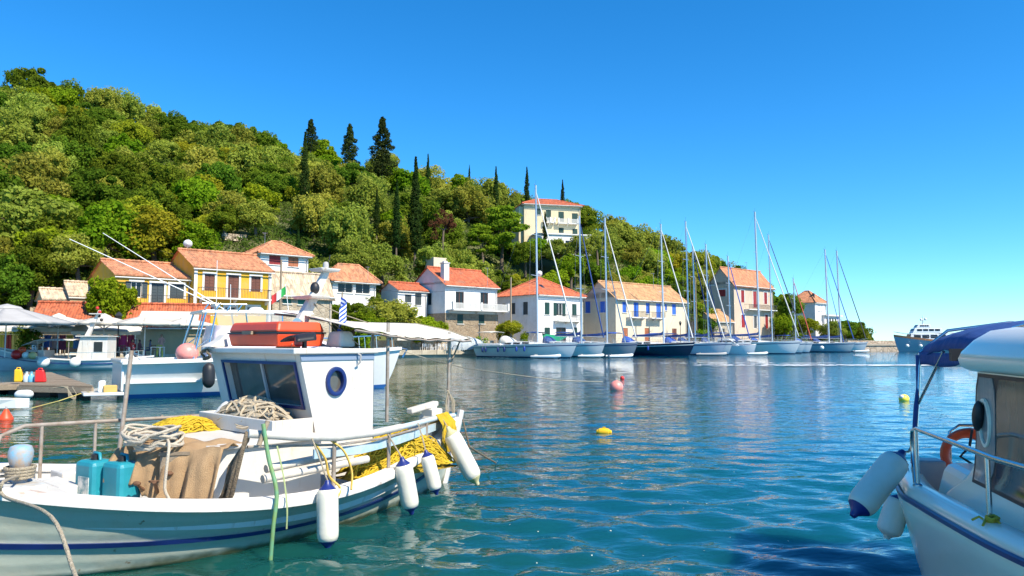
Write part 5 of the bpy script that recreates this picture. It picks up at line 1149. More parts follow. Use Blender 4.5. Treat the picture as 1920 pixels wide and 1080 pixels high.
cl = MB(); cl.sheet(lambda a, b: V(2.98+.4*a, -.95+.75*b + .03*math.sin(a*9), 1.04 + .24*math.sin(math.pi*a)*math.sin(math.pi*b)**.6 + .03*math.sin(b*17+a*6)), 14, 20); fbmesh(cl, 'white_rag', WCL, 'crumpled white cloth under the beige rope pile', 'cloth', smooth=60, solid=.01)
fbmesh(tangle(3.2, .05, 1.0, .22, .55, .12, 14, .011, 14), 'yellow_rope', NETY, 'yellow rope tangle peeking from the beige pile', 'rope', smooth=60)
nyf = fbmesh(tangle(3.72, -.72, .96, .42, .36, .15, 110, .0075, 5), 'yellow_net', NETY, 'yellow net heaped at the far side of the hatch', 'net', smooth=60)
ny = tangle(1.65, .66, .44, .80, .27, .42, 210, .007, 6); nyo = fbmesh(ny, 'yellow_net', NETY, 'large yellow net piled along the near stern rail', 'net', smooth=60)
def heap(par, cx, cy, cz, sx, sy, sz):
    MB().sheet(lambda a, b: V(cx + sx*(2*a-1), cy + sy*(2*b-1), cz + sz*max(0, 1 - (2*a-1)**2 - (2*b-1)**2)**.6*(.8 + .2*math.sin(a*23+b*9)*math.sin(b*19+a*5))), 26, 18).build('net_heap', mat('matted_yellow_net', (.50,.34,.02), .95, col2=(.30,.20,.02), scale=26, amt=.9, bump=1, bscale=60), par, smooth=60)
heap(nyf, 3.72, -.72, .955, .40, .34, .10)
heap(nyo, 1.65, .66, .40, .80, .27, .36)
nd = MB(); rn = random.Random(3)
for k in range(220):
    x = rn.uniform(.46, .90); yb = .30 + (x-.45)*.55; nd.tube([(x+rn.uniform(-.03,.03), yb-.25, .82), (x, yb-.03, 1.0+rn.uniform(0,.03)), (x+rn.uniform(-.02,.02), yb+.11, .9), (x+rn.uniform(-.05,.05), yb+.14, rn.uniform(.52,.74))], .0055, 4)
fbmesh(nd, 'yellow_net', NETY, 'yellow net draped over the stern rail end', 'net', smooth=60)
CANB = mat('blue_green_plastic', (.01,.20,.26), .45, col2=(.02,.27,.34), scale=5)
for (x, y, lab) in ((4.90, -.02, 'blue jerrycan with torn white label under the burlap'), (4.76, .28, 'blue jerrycan half hidden by burlap next to the labelled one')):
    c_ = fbthing('jerrycan', lab, 'jerrycan', 'blue cans on the fishing boat'); MB().box((x, y, .64), (.24,.30,.42), R(12)).build('body', CANB, c_, bevel=.045); MB().cyl((x,y,.85),(x,y,.90), .04, n=12).build('cap', BLACK, c_); 
    h_ = MB().tube([(x-.02,y-.1,.85),(x-.02,y-.08,.91),(x-.02,y+.06,.91),(x-.02,y+.08,.85)], .015, 6); h_.build('handle', CANB, c_, smooth=60)
    if y < .1: MB().box((x+.117, y+.055, .62), (.008,.17,.17), R(12)).build('paper_label', mat('torn_paper', (.7,.68,.62), .9, col2=(.12,.25,.28), scale=9, amt=.25), c_)
bu = MB()
def burl(a, b):
    D = V(4.74,.10,0).lerp(V(4.13,1.04,0), b); n_o = V(.83,.55,0); hem = .62 if b < .3 else 1.0; hem += .06*math.sin(b*31) + .05*math.sin(b*13)
    if a < .35:
        f = a/.35; p = D - n_o*.42*(1-f); return V(p.x, p.y, .985 + .02*math.sin(b*17+f*5) + .015*math.sin(f*14) - .03*f*f)
    f = (a-.35)/.65; fold = .035*math.sin(b*24 + f*2) + .02*math.sin(b*51+1)
    p = D + n_o*(.05*math.sin(min(f*4,1.57)) + .10*f + fold*min(f*3,1)); return V(p.x, p.y, .955 - .47*f*hem)
bu.sheet(burl, 26, 34); fbmesh(bu, 'burlap_sack', mat('burlap', (.42,.28,.15), .95, col2=(.30,.19,.10), scale=7, bump=.5, bscale=120), 'brown burlap sheet draped over the blue cans', 'cloth', smooth=60, solid=.012)
co = MB(); rn = random.Random(8)
for k in range(11):
    ex, ey = rn.uniform(.17,.26), rn.uniform(.26,.36); ox, oy = rn.uniform(-.04,.04), rn.uniform(-.05,.05); tl = rn.uniform(-.15,.15)
    co.tube([V(4.50+ox+ex*math.cos(a), .36+oy+ey*math.sin(a), 1.02 + .012*k + .03*math.sin(2*a+k) + tl*.15*math.cos(a) - .05*(math.cos(a) > .6)) for a in [6.28*i/26 for i in range(27)]], .0145, 7)
co.tube(cr([(4.50,.66,1.07),(4.56,.84,1.02),(4.60,.90,.85),(4.62,.92,.65),(4.60,.98,.54),(4.70,1.05,.52)]), .0145, 7)
fbmesh(co, 'rope_coil', mat('pale_rope', (.58,.52,.42), .9, col2=(.42,.36,.27), scale=70, bump=.5, bscale=120), 'pale rope coiled on top of the burlap', 'rope', smooth=60)
cb_ = fbthing('wooden_crate', 'wooden crate hidden under the burlap sheet', 'crate'); MB().box((4.30,.48,.68), (.26,.50,.46), R(-34)).build('body', WOOD, cb_, bevel=.01); MB().box((4.30,.48,.9255), (.28,.52,.03), R(-34)).build('lid', WOOD, cb_)
ak = fbthing('grapnel_anchor', 'rusty grapnel anchor leaning against the burlap', 'anchor'); RUST = mat('rust', (.20,.10,.05), .85, .2, col2=(.10,.055,.035), scale=14, bump=.4, bscale=40)
AX = Matrix.Translation((4.64,.78,.50)) @ Matrix.Rotation(R(-28), 4, 'Z') @ Matrix.Rotation(R(18), 4, 'X')
MB().tube([AX @ V(0,-.22,.10), AX @ V(0,.26,.16)], .018, 8).build('shank', RUST, ak, smooth=60)
for k in range(4):
    a = k*math.pi/2 + .5; dx, dz = math.cos(a), math.sin(a)
    MB().tube(cr([AX @ V(0,-.20,.10), AX @ V(.09*dx,-.26,.10+.09*dz), AX @ V(.18*dx,-.18,.10+.17*dz), AX @ V(.20*dx,-.05,.11+.19*dz)], 4), .013, 7).build('fluke', RUST, ak, smooth=60)
    MB().ball(AX @ V(.20*dx,-.05,.11+.19*dz), (.035,.05,.02), 8, 6).build('palm', RUST, ak, smooth=60)
MB().tube([AX @ V(.04*math.cos(a), .29+.04*math.sin(a), .16) for a in [6.28*i/12 for i in range(13)]], .007, 6).build('ring', RUST, ak, smooth=60)
for (pts, lab) in (([(3.72,1.12,.74),(2.35,1.04,.80)], 'upper white pole lying along the near rail'), ([(3.80,1.20,.66),(2.5,1.15,.70)], 'lower white pole lying along the near rail')): fbmesh(MB().tube(pts, .042, 8), 'wooden_pole', mat('peeling_white_wood', (.62,.60,.55), .7, col2=(.42,.36,.28), scale=9, amt=.7), lab, 'pole', smooth=60, group='poles stowed along the near rail')
hb_ = MB(); rn = random.Random(5)
for k in range(7):
    o_ = k*.028; hb_.tube([(4.02-o_*.4,1.28-o_*.5,1.14),(4.06-o_*.5,1.31-o_*.6,1.05),(4.08+.02*math.sin(k),1.24-o_,.8),(4.10+.03*math.sin(k*2),1.18-o_,.56),(4.1,1.08-o_,.44)], .021, 7)
fbmesh(hb_, 'rope_hank', ROPED, 'thick brown rope hank hanging from the pipe end', 'rope', smooth=60)
fbmesh(MB().tube(cr([(3.92,1.40,1.22),(3.90,1.48,.9),(3.88,1.60,.6),(3.93,1.64,.3),(3.95,1.64,.0),(3.97,1.66,-.3)]), .020, 7), 'green_hose', mat('green_hose', (.18,.26,.06), .6, col2=(.10,.30,.18), scale=12), 'green hose hanging over the hull side', 'hose', smooth=60)
fbmesh(MB().tube([(3.86,1.38,1.24),(3.96,1.40,1.02)], .024, 7), 'wooden_stick', WOOD, 'short brown stick tied upright at the pipe end', 'stick', smooth=60)
fbmesh(MB().tube(cr([(3.78,1.42,1.0),(3.76,1.52,.7),(3.78,1.62,.45),(3.78,1.62,.25)]), .008, 5), 'thin_rope', mat('thin_green_rope', (.34,.40,.18), .8), 'thin greenish cord hanging beside the green hose', 'rope', smooth=60)
yh = MB().tube(cr([(3.28,1.30,.96),(3.18,1.34,.80),(3.14,1.36,.62),(3.06,1.44,.50),(3.14,1.50,.42)]), .013, 6); yh.tube(cr([(3.10,1.31,.98),(2.98,1.38,.86),(2.93,1.45,.66),(2.98,1.52,.48)]), .013, 6); fbmesh(yh, 'yellow_hose', mat('yellow_hose', (.55,.36,.06), .5), 'thin yellow hose looped over the rail post', 'hose', smooth=60)
ml = [FBM @ V(5.57,.12,.80), FBM @ V(5.75,.6,.86), FBM @ V(5.95,1.12,.91), FBM @ V(5.95,1.20,.82), at(95,968,4.95), at(140,1076,4.5), at(190,1200,3.8)]
o = MB().tube(cr(ml), .013, 8).build('mooring_line', ROPE, None, smooth=60); tag(o, 'pale mooring line slanting down across the bow', 'rope')
lp = MB()
for k in range(4): lp.tube([V(5.57+(.10+.006*k)*math.cos(a), .12+(.10+.006*k)*math.sin(a), .79+.028*k) for a in [6.28*i/14 for i in range(15)]], .015, 6)
lp.tube([(5.6,.02,.84),(5.85,-.25,.82),(6.5,-.3,.95)], .015, 6); lp.tube([(5.6,.06,.80),(5.85,-.15,.78),(6.5,-.2,.9)], .015, 6); lp.build('post_lashing', ROPE, FB, smooth=60)
# fenders over the side
FEW = mat('fender_vinyl', (.74,.72,.64), .42, col2=(.62,.57,.44), scale=4, amt=.8, detail=8, bump=.05, bscale=30)
FEN = mat('fender_navy', (.012,.025,.16), .4)
def fender(P0, P1, r, tie, label, capc=FEN, bodyc=None, grp='long white fenders on the fishing boat', endc=True):
    a, b = Vector(P0), Vector(P1); d = b - a; L = d.length; q = Vector((0,0,1)).rotation_difference(d.normalized()).to_matrix().to_4x4(); M = Matrix.Translation(a) @ q
    e = empty('boat_fender', label=label, cat='fender', group=grp)
    MB().lathe([(r*.62, L*.115), (r*.86, L*.14), (r*.97, L*.19), (r, L*.26), (r, L*.74), (r*.97, L*.81), (r*.86, L*.86), (r*.62, L*.885)], 24, M).build('body', bodyc or FEW, e, smooth=60)
    MB().lathe([(r*.20, 0), (r*.26, L*.02), (r*.30, L*.05), (r*.52, L*.085), (r*.80, L*.128), (r*.74, L*.14)], 20, M).build('end_cap', capc if endc else (bodyc or FEW), e, smooth=50)
    MB().lathe([(r*.20, L), (r*.26, L*.98), (r*.30, L*.95), (r*.52, L*.915), (r*.80, L*.872), (r*.74, L*.86)][::-1], 20, M).build('end_cap', capc, e, smooth=50)
    if tie is not None:
        t = Vector(tie); top = b; MB().tube([top - d.normalized()*L*.01, top + (t-top)*.5 + V(.01,0,-.02), t], .009, 6).build('lanyard', ROPE, e, smooth=60)
    return e
W2 = lambda x, y, z: FBM @ V(x, y, z)
fender(W2(3.36,1.68,-.02), W2(3.34,1.62,.64), .105, W2(3.38,1.40,1.03), 'white fender with blue cap, lowest and nearest the bow')
fender(W2(1.95,1.27,.02), W2(2.07,1.22,.68), .105, W2(2.18,1.06,.98), 'stained white fender second from the stern, blue ends')
fender(W2(1.52,1.22,.17), W2(1.62,1.12,.70), .085, W2(1.52,.86,1.0), 'slim white fender with dark blue ends at stern')
fender(W2(.72,1.12,.16), W2(.98,.82,.90), .115, W2(.72,.40,1.0), 'plain white fender with mossy tip, outermost at the stern', bodyc=FEW, capc=mat('mossy_cap', (.42,.38,.10), .8, col2=(.6,.56,.4), scale=9))
# ================================================================== MOTORBOAT AT THE RIGHT
h_ = V(-.24,-.97,0).normalized(); RBA = math.atan2(h_.y, h_.x)
RB = empty('pilothouse_motorboat', (4.4, 6.6, 0), RBA, 'white pilothouse motorboat with navy bimini and steel bow rail', 'motorboat')
RBM = Matrix.Translation((4.4,6.6,0)) @ Matrix.Rotation(RBA, 4, 'Z')
RL = 6.4
def rb_half(t): return 1.22*(.74 + .26*min(t/.22,1)**.7) if t < .42 else 1.22*max(1 - ((t-.42)/.58)**2.4, .01)
def rb_z(t): return .90 + .32*t**1.5
SHELL = mat('cream_gelcoat', (.88,.79,.62), .25, coat=.35, col2=(.84,.75,.58), scale=1.2)
out = []; inn = []
for i in range(41):
    t = i/40; b = rb_half(t); z = rb_z(t); x = RL*t; fk = lambda q: x - .9*(1-q)*t**5
    sec = [(0,-.45,0),(.55*b,-.22,.15),(.84*b,.06,.35),(.90*b,.30,.5),(.965*b,z-.30,.75),(b,z-.17,.9),(b+.005,z-.07,1),(b-.015,z-.015,1),(b-.06,z+.02,1),(b-.13,z+.028,1),(b-.20,z+.0,1),(b-.235,z-.06,1)]
    out.append([V(fk(q), max(y,0) , zz) for (y, zz, q) in sec[::-1]] + [V(fk(q), -max(y,0), zz) for (y, zz, q) in sec[1:]])
    inn.append([V(x, max(b-.235,.0), z-.06), V(x, max(b-.30,0), .62), V(x, max(b-.34,0), .48), V(x, 0, .46), V(x, -max(b-.34,0), .48), V(x, -max(b-.30,0), .62), V(x, -max(b-.235,0), z-.06)])
mb = MB().loft(out, False, False); mb.f.append(tuple(range(len(out[0])))[::-1]); mb.build('hull', SHELL, RB, smooth=50)
mb = MB().loft(inn[:17], False, False); mb.build('cockpit_liner', SHELL, RB, smooth=40)
mb = MB().loft([[inn[i][0], V(inn[i][0].x, 0, inn[i][0].z+.10), inn[i][-1]] for i in range(15, 41)], False, False); mb.build('foredeck', SHELL, RB, smooth=60)
for sg in (1, -1):
    st_ = MB(); st_.loft([[V(r[5].x, sg*(abs(r[5].y)+.004), r[5].z-.012), V(r[5].x, sg*(abs(r[5].y)+.022), r[5].z-.005), V(r[5].x, sg*(abs(r[5].y)+.022), r[5].z+.02), V(r[5].x, sg*(abs(r[5].y)+.004), r[5].z+.028)] for r in out]); st_.build('rubbing_strake', NAVY, RB, smooth=40)
def rrect(x0, x1, hw, z, n=8, rf=.22, ra=.12):
    pts = []
    for (cx, cy, a0, r) in ((x1-rf, hw-rf, 0, rf), (x0+ra, hw-ra, 90, ra), (x0+ra, -hw+ra, 180, ra), (x1-rf, -hw+rf, 270, rf)):
        for k in range(n+1):
            a = R(a0 + 90*k/n); pts.append(V(cx + r*math.cos(a), cy + r*math.sin(a), z))
    return pts
rings = [rrect(1.30, 4.9, 1.0, .80, rf=.5), rrect(1.38, 4.75, .95, .93, rf=.5), rrect(1.50, 4.5, .86, 1.05, rf=.48), rrect(1.55, 4.3, .825, 1.15, rf=.46), rrect(1.56, 4.1, .81, 1.30, rf=.44), rrect(1.57, 3.7, .80, 1.60, rf=.42), rrect(1.58, 3.5, .79, 1.84, rf=.4)]
cabn = MB().loft(rings).build('pilothouse', SHELL, RB, smooth=45)
# wrap window, proud of the pilothouse by a few millimetres: side panes
BRN = mat('brown_tinted_glass', (.075,.048,.032), .07, col2=(.16,.105,.075), scale=2.2, amt=1, spec=.8, stretch=(3,3,.4))
def side_pane(x0, x1, z0, z1, sg, m, off=.012, name='window'):
    def hw(z): return float(np.interp(z, [1.05,1.15,1.3,1.6,1.84], [.86,.825,.81,.80,.79]))
    mb = MB(); nz = 8
    rr = []
    for k in range(nz+1):
        z = z0 + (z1-z0)*k/nz; ins = .05*(abs(2*k/nz-1)**6); rr.append([V(x0+ins, sg*(hw(z)+.002), z), V(x1-ins, sg*(hw(z)+.002), z), V(x1-ins, sg*(hw(z)+off), z), V(x0+ins, sg*(hw(z)+off), z)])
    return mb.loft(rr).build(name, m, cabn, smooth=40)
for sg in (1, -1):
    side_pane(1.70, 2.02, 1.07, 1.76, sg, mat('silver_grey_glass', (.22,.20,.19), .1, col2=(.34,.30,.27), scale=7, stretch=(4,4,.5)))
    side_pane(2.045, 3.0, 1.07, 1.76, sg, BRN); side_pane(3.02, 3.32, 1.12, 1.74, sg, BRN)
    side_pane(1.66, 3.36, 1.045, 1.785, sg, BLACK, .006, 'window_gasket')
    oval = MB(); rr = []
    for k in range(25):
        a = 2*math.pi*k/24; rr.append([V(1.86+(.085+w_)*math.cos(a), sg*(.814+d_), 1.46+(.15+w_)*math.sin(a)) for (w_, d_) in ((-.012,.0),(-.012,.016),(.012,.016),(.014,.0))])
    oval.loft(rr, True, False); oval.build('vent_rim', SHELL, cabn, smooth=40)
    MB().ball((1.80, sg*.84, 1.50), (.05,.035,.11), 12, 8, Matrix.Rotation(R(18), 4, 'Y')).build('wing_mirror', BLACK, cabn, smooth=60)
# mushroom roof
rf_ = [rrect(1.42, 3.75, .85, 1.80, rf=.5, ra=.35), rrect(1.36, 3.84, .90, 1.83, rf=.55, ra=.38), rrect(1.35, 3.86, .91, 1.88, rf=.55, ra=.38), rrect(1.38, 3.80, .89, 1.93, rf=.53, ra=.36), rrect(1.46, 3.62, .83, 2.01, rf=.5, ra=.34), rrect(1.60, 3.35, .76, 2.075, rf=.45, ra=.3), rrect(1.80, 3.05, .58, 2.11, rf=.4, ra=.25), rrect(2.1, 2.75, .30, 2.125, rf=.2, ra=.15)]
rfo = MB().loft(rf_).build('pilothouse_roof', SHELL, RB, smooth=60)
MB().tube([(1.85,-.62,2.09),(2.4,-.66,2.13),(3.0,-.60,2.08)], .014, 6).build('roof_rail', STEEL, rfo, smooth=60); MB().bb(1.33, 1.38, -.86, -.74, 1.86, 1.95).build('deck_light', BLACK, rfo)
MB().cyl((1.9,.10,2.10),(1.9,.10,2.32), .014, n=8).build('antenna', BLACK, rfo)
# bimini
bi = MB(); bi.sheet(lambda a, b: V(.10 + 1.55*a, (b-.5)*1.48, 1.90 + .23*math.sin(math.pi*min(max(b,.0),1))**.38 + .04*math.sin(math.pi*a) - .05*(1-a)**3 + .006*math.sin(a*31+b*5)*1), 22, 30)
bim = bi.build('bimini', NAVYC, RB, smooth=60, solid=.012)
vl = MB(); vl.sheet(lambda a, b: V(.10 + 1.55*a, -.74 - .01*math.sin(a*20), 1.91 - (.04+.05*math.sin(math.pi*a)**2 + .08*(1-a)**2)*b), 22, 3); vl.build('bimini_skirt', NAVYC, bim, smooth=60, solid=.008)
fr_ = MB()
for sg in (1, -1): fr_.tube([(.30,sg*.86,.93),(.18,sg*.78,1.45),(.14,sg*.74,1.90)], .014, 8); 
fr_.tube([(.11,-.74,1.9),(.11,-.5,2.10),(.11,0,2.17),(.11,.5,2.10),(.11,.74,1.9)], .014, 8); fr_.tube([(.18,-.78,1.45),(.8,-.74,1.92)], .012, 8)
fr_.build('bimini_frame', STEEL, bim, smooth=60)
rs = MB(); rs.tube([(.31,-.88,.95),(.19,-.80,1.42),(.16,-.77,1.60),(.13,-.75,1.88)], [.014,.022,.016,.024], 8); rs.build('rolled_cover', NAVYC, bim, smooth=60)
# rails and fittings
def rbp(x, z, ins=.09):
    return V(x, -(rb_half(x/RL)-ins), z)
for sg in (1, -1):
    k = lambda p: V(p.x, p.y*(-1 if sg > 0 else 1), p.z)
    br = MB().tube([k(p) for p in (rbp(1.30,.95), rbp(1.22,1.10), rbp(1.17,1.24), rbp(1.24,1.33), rbp(1.45,1.365), rbp(2.2,1.37), rbp(2.9,1.37), rbp(3.8,1.39), rbp(4.8,1.43,.05), rbp(5.7,1.50,.0), V(6.5,-.05,1.56))], .0165, 10); br.build('bow_rail', STEEL, RB, smooth=60)
    for x in (1.43, 2.80, 4.2, 5.4):
        a = k(rbp(x, rb_z(x/RL)+.02)); b = k(rbp(x, 1.37 + .02*max(x-3,0))); MB().tube([a, b], .0145, 10).build('stanchion', STEEL, RB, smooth=60); MB().lathe([(.035,0),(.035,.008),(.02,.02)], 14, None, a).build('stanchion_foot', STEEL, RB, smooth=40)
sr_ = MB().tube([(.75,1.0,.95),(.70,1.0,1.24),(.1,.92,1.26),(.04,.6,1.26),(.04,-.42,1.26),(.04,-.5,1.20),(.04,-.5,.95)], .013, 8); sr_.build('stern_rail', STEEL, RB, smooth=60)
MB().tube([(.3,-.40,1.25),(.28,-.42,1.1),(.30,-.50,1.02),(.33,-.40,.95)], .012, 6).build('hose', BLACK, RB, smooth=60)
MB().bb(.30, .85, -.30, .60, .47, .88).build('engine_box', SHELL, RB, bevel=.05); MB().hexa([(.95,-.95,.60),(1.5,-.95,.60),(1.5,-.25,.60),(.95,-.25,.60),(.90,-.80,1.06),(1.48,-.82,1.06),(1.48,-.22,1.06),(.88,-.22,1.06)]).build('seat_locker', SHELL, RB, bevel=.06)
MB().hexa([(.70,.0,.88),(.95,.0,.88),(.95,.45,.88),(.70,.45,.88),(.55,.0,1.16),(.60,.0,1.18),(.60,.45,1.18),(.55,.45,1.16)]).build('seat_back', SHELL, RB, bevel=.03)
gb = MB().bb(.42, .62, -.92, -.70, .62, 1.02); gb.build('control_box', mat('grey_panel', (.25,.26,.28), .4), RB, bevel=.02)
kn = MB()
for k in range(5): kn.tube([rbp(2.80,.98) + V(.03*math.cos(a)+.01*k, .03*math.sin(a), .018 + .012*k + .006*math.sin(3*a)) for a in [6.28*i/12 for i in range(13)]], .007, 5)
for (dx, dy) in ((.07,-.06),(-.06,-.07),(.10,.03),(-.05,.06)): kn.tube([rbp(2.80,1.0), rbp(2.80,1.0)+V(dx*.6,dy*.6,.03), rbp(2.80,1.0)+V(dx,dy,.005)], .007, 5)
o = kn.build('yellow_lashing', mat('yellow_cord', (.50,.34,.03), .8), None, smooth=60); o.matrix_world = RBM; tag(o, 'yellow cord knotted round the rail stanchion', 'rope')
lb = MB(); lb.loft([[V(.20+.05*math.cos(b)*.9, -.40+(.19+.05*math.cos(b))*math.cos(a), 1.02+(.19+.05*math.cos(b))*math.sin(a)) + V(.06*math.sin(b),0,0) for b in [6.28*j/10 for j in range(10)]] for a in [6.2832*i/28 for i in range(29)]], True, False)
o = lb.build('lifebuoy', ORANGE, None, smooth=60); o.matrix_world = RBM; tag(o, 'orange lifebuoy on the motorboat stern rail', 'lifebuoy')
fender(at(1598,968,5.6), at(1694,846,5.75), .108, at(1708,838,5.85), 'tilted white fender with navy ends beside the motorboat', bodyc=FEW, grp='motorboat fenders')
fender(at(1662,1010,6.35), at(1690,925,6.35), .10, at(1702,870,6.4), 'grey white fender half hidden under the motorboat hull', bodyc=FEW, grp='motorboat fenders', endc=False)

# ================================================================== SPORT FISHER BEHIND THE FISHING BOAT
ca_ = math.atan2(.55,.83); SF = empty('sport_fishing_boat', (-14.3, 26.9, 0), ca_, 'white sport fishing boat with hardtop and two long outriggers', 'motorboat')
SFM = Matrix.Translation((-14.3,26.9,0)) @ Matrix.Rotation(ca_, 4, 'Z')
rg = hull_rings(11.2, 3.6, 1.30, 1.72, stern=.93, flare=.82, n=24)
mb = MB().loft(rg, False, False); mb.f.append(tuple(range(len(rg[0])))[::-1]); mb.build('hull', GELDULL, SF, smooth=50)
MB().loft([[q[0]-V(0,0,.03), V(q[0].x, q[0].y*.8, q[0].z-.02), V(q[0].x,0,q[0].z+.05), V(q[0].x, -q[0].y*.8, q[0].z-.02), q[-1]-V(0,0,.03)] for q in rg[5:]], False, False).build('deck', GEL, SF, smooth=60)
MB().bb(.05, 2.6, -1.5, 1.5, .55, .62).build('cockpit_floor', GELDULL, SF)
for sg in (0, -1):
    g = MB(); g.loft([[q[sg]+V(0,.10,-.07), q[sg]+V(0,.10,.06), q[sg]+V(0,-.10,.06), q[sg]+V(0,-.10,-.07)] for q in rg]); g.build('gunwale', GEL, SF, smooth=40)
    bt = MB(); 
    for q0, q1 in zip(rg[:-1], rg[1:]):
        def low(q):
            h2 = q[:8] if sg == 0 else q[:6:-1]
            def on(z):
                for p, r_ in zip(h2[:-1], h2[1:]):
                    if r_.z <= z <= p.z: return r_ + (p-r_)*((z-r_.z)/max(p.z-r_.z,1e-6))
                return h2[-1].copy()
            o_ = V(0,.015 if sg == 0 else -.015,0); return on(.15)+o_, on(-.1)+o_
        a, b = low(q0); c, d = low(q1); bt.add([a,b,d,c], [(0,1,2,3)])
    bt.build('antifouling_band', mat('antifoul_bright_blue', (.02,.10,.32), .5), SF)
MB().bb(.0, .08, -1.55, 1.55, .3, 1.36).build('transom', GEL, SF, bevel=.03); MB().hexa([(-1.1,-1.3,.16),(.1,-1.6,.16),(.1,1.6,.16),(-1.1,1.3,.16),(-1.1,-1.3,.26),(.1,-1.6,.28),(.1,1.6,.28),(-1.1,1.3,.26)]).build('swim_platform', GEL, SF, bevel=.03)
MB().bb(-.06, .34, -1.72, 1.72, 1.24, 1.40).build('stern_coaming', GEL, SF, bevel=.06)
for z in (.62, .92): MB().bb(2.6, 6.0, -1.86, -1.80, z, z+.03).build('moulding', GEL, SF)
ca2 = MB().loft([rrect(3.0, 8.6, 1.25, 1.25, rf=.8, ra=.2), rrect(3.05, 8.2, 1.22, 1.75, rf=.8, ra=.2), rrect(3.1, 7.0, 1.10, 2.25, rf=.7, ra=.2), rrect(3.15, 5.2, 1.0, 2.62, rf=.5, ra=.2)]).build('deckhouse', mat('pinkish_gelcoat', (.66,.56,.58), .4, coat=.3), SF, smooth=45)
for sg in (1,-1): MB().hexa([(5.0,sg*1.06,1.9),(7.6,sg*1.0,1.8),(7.6,sg*1.22,1.8),(5.0,sg*1.235,1.9),(5.2,sg*1.0,2.2),(6.6,sg*.95,2.15),(6.6,sg*1.16,2.15),(5.2,sg*1.16,2.2)]).build('window', GLASS, ca2)
ht = MB().hexa([(2.6,-1.25,3.08),(6.9,-1.1,3.10),(6.9,1.1,3.10),(2.6,1.25,3.08),(2.65,-1.2,3.20),(6.8,-1.05,3.24),(6.8,1.05,3.24),(2.65,1.2,3.20)]).build('hardtop', GEL, SF, bevel=.04)
ft = lambda pts, r_: MB().tube(pts, r_, 8).build('frame_tube', STEEL, SF, smooth=60)
for sg in (1,-1):
    for pts, r_ in (([(2.3,sg*1.45,1.35),(2.75,sg*1.2,3.1)],.035), ([(2.75,sg*1.45,1.35),(3.1,sg*1.2,3.1)],.03), ([(5.6,sg*1.2,2.2),(5.6,sg*1.1,3.1)],.03), ([(4.3,sg*1.1,2.5),(4.2,sg*1.15,3.1)],.03), ([(2.45,sg*1.4,1.8),(2.95,sg*1.35,2.2)],.02)): ft(pts, r_)
for x in (2.7,3.1,3.5,3.9): MB().tube([(x,-1.25,3.22),(x+.12,-1.25,3.40)], .03, 6).build('rod_holder', STEEL, SF, smooth=60)
ft([(2.6,-1.25,3.42),(4.2,-1.25,3.42)], .025)
vs = MB(); vs.add([(3.2,-1.18,2.6),(4.2,-1.14,2.6),(4.2,-1.17,3.08),(3.1,-1.2,3.08)], [(0,1,2,3)]); vs.add([(4.25,-1.13,2.55),(5.6,-1.12,2.4),(5.6,-1.12,3.08),(4.2,-1.16,3.08)], [(0,1,2,3)]); vs.build('clear_curtain', mat('clear_vinyl', (.5,.5,.48), .15, alpha=.45), SF)
for (a, px, py, y) in (((3.2,-1.25,3.30), 130, 448, 26.0), ((3.9,1.2,3.32), 193, 437, 29.5)):
    b = SFM.inverted() @ at(px, py, y); MB().tube([a, b], [.024,.014], 8).build('outrigger', GEL, SF, smooth=60)
for k, x in enumerate((3.4, 4.0)): MB().tube([(x,.2+.3*k,3.2),(x-.02,.2+.3*k,5.2-.9*k)], .012, 5).build('antenna', GEL, SF)
MB().lathe([(.28,0),(.3,.05),(.22,.13),(.02,.16)], 16, None, (4.9,.1,3.24)).build('radome', GEL, SF, smooth=50)
g = MB()
for sg in (0,-1):
    g.tube([q[sg]+V(-.05,.1 if sg else -.1,.62) for q in rg[13:]], .02, 6)
    for q in rg[13:24:2]: g.tube([q[sg]+V(0,.1 if sg else -.1,0), q[sg]+V(-.06,.1 if sg else -.1,.62)], .016, 5)
g.build('bow_pulpit', STEEL, SF, smooth=60); MB().tube([(11.0,0,1.75),(11.5,0,1.66),(11.3,0,1.3)], .05, 6).build('bow_anchor', STEEL, SF)
def onsf(mb, name, m, label, cat, **k):
    o = mb.build(name, m, None, **k); o.matrix_world = SFM; return tag(o, label, cat)
onsf(MB().ball((2.15,-1.15,1.60), (.40,.40,.36), 16, 10), 'round_buoy', PINK, 'large salmon pink buoy on the sport boat cockpit edge', 'buoy', smooth=60)
onsf(MB().ball((8.8,-1.85,.95), (.30,.30,.36), 16, 10), 'round_buoy', mat('hot_pink_buoy', (.7,.08,.14), .4), 'bright pink buoy hanging at the sport boat bow', 'buoy', smooth=60)
mb = MB(); capsule(mb, (2.75,-2.02,.35), (2.75,-1.98,1.25), .22, 12); onsf(mb, 'black_fender', BLACK, 'black sausage fender on the sport boat side', 'fender', smooth=60)
mb = MB(); 
for k in range(4): mb.box((-.55+.02*k, -1.15+.20*k, .46), (.22,.17,.38))
onsf(mb, 'white_canister', GEL, 'row of white canisters on the swim platform', 'canister', bevel=.05)
onsf(MB().box((-.3,-1.25,.39), (.42,.3,.24)), 'yellow_box', mat('tan_box', (.6,.36,.10), .7), 'tan box beside the white canisters', 'box', bevel=.03)
o = MB().tube([SFM @ V(11.1,0,1.65), at(800,672,33.5), at(870,690,31), at(980,705,29.5), at(1060,714,30), at(1130,716,30.7)], .018, 6).build('mooring_line', ROPE, None, smooth=60); tag(o, 'thin line from the sport boat bow to the pink buoy', 'rope')
o = MB().tube([SFM @ V(-.9,-1.0,.28), at(160,735,26.2), at(110,752,25), at(60,765,22.2)], .016, 6).build('mooring_line', mat('yellow_line', (.5,.4,.12), .8), None); tag(o, 'yellow line from the swim platform into the water', 'rope')
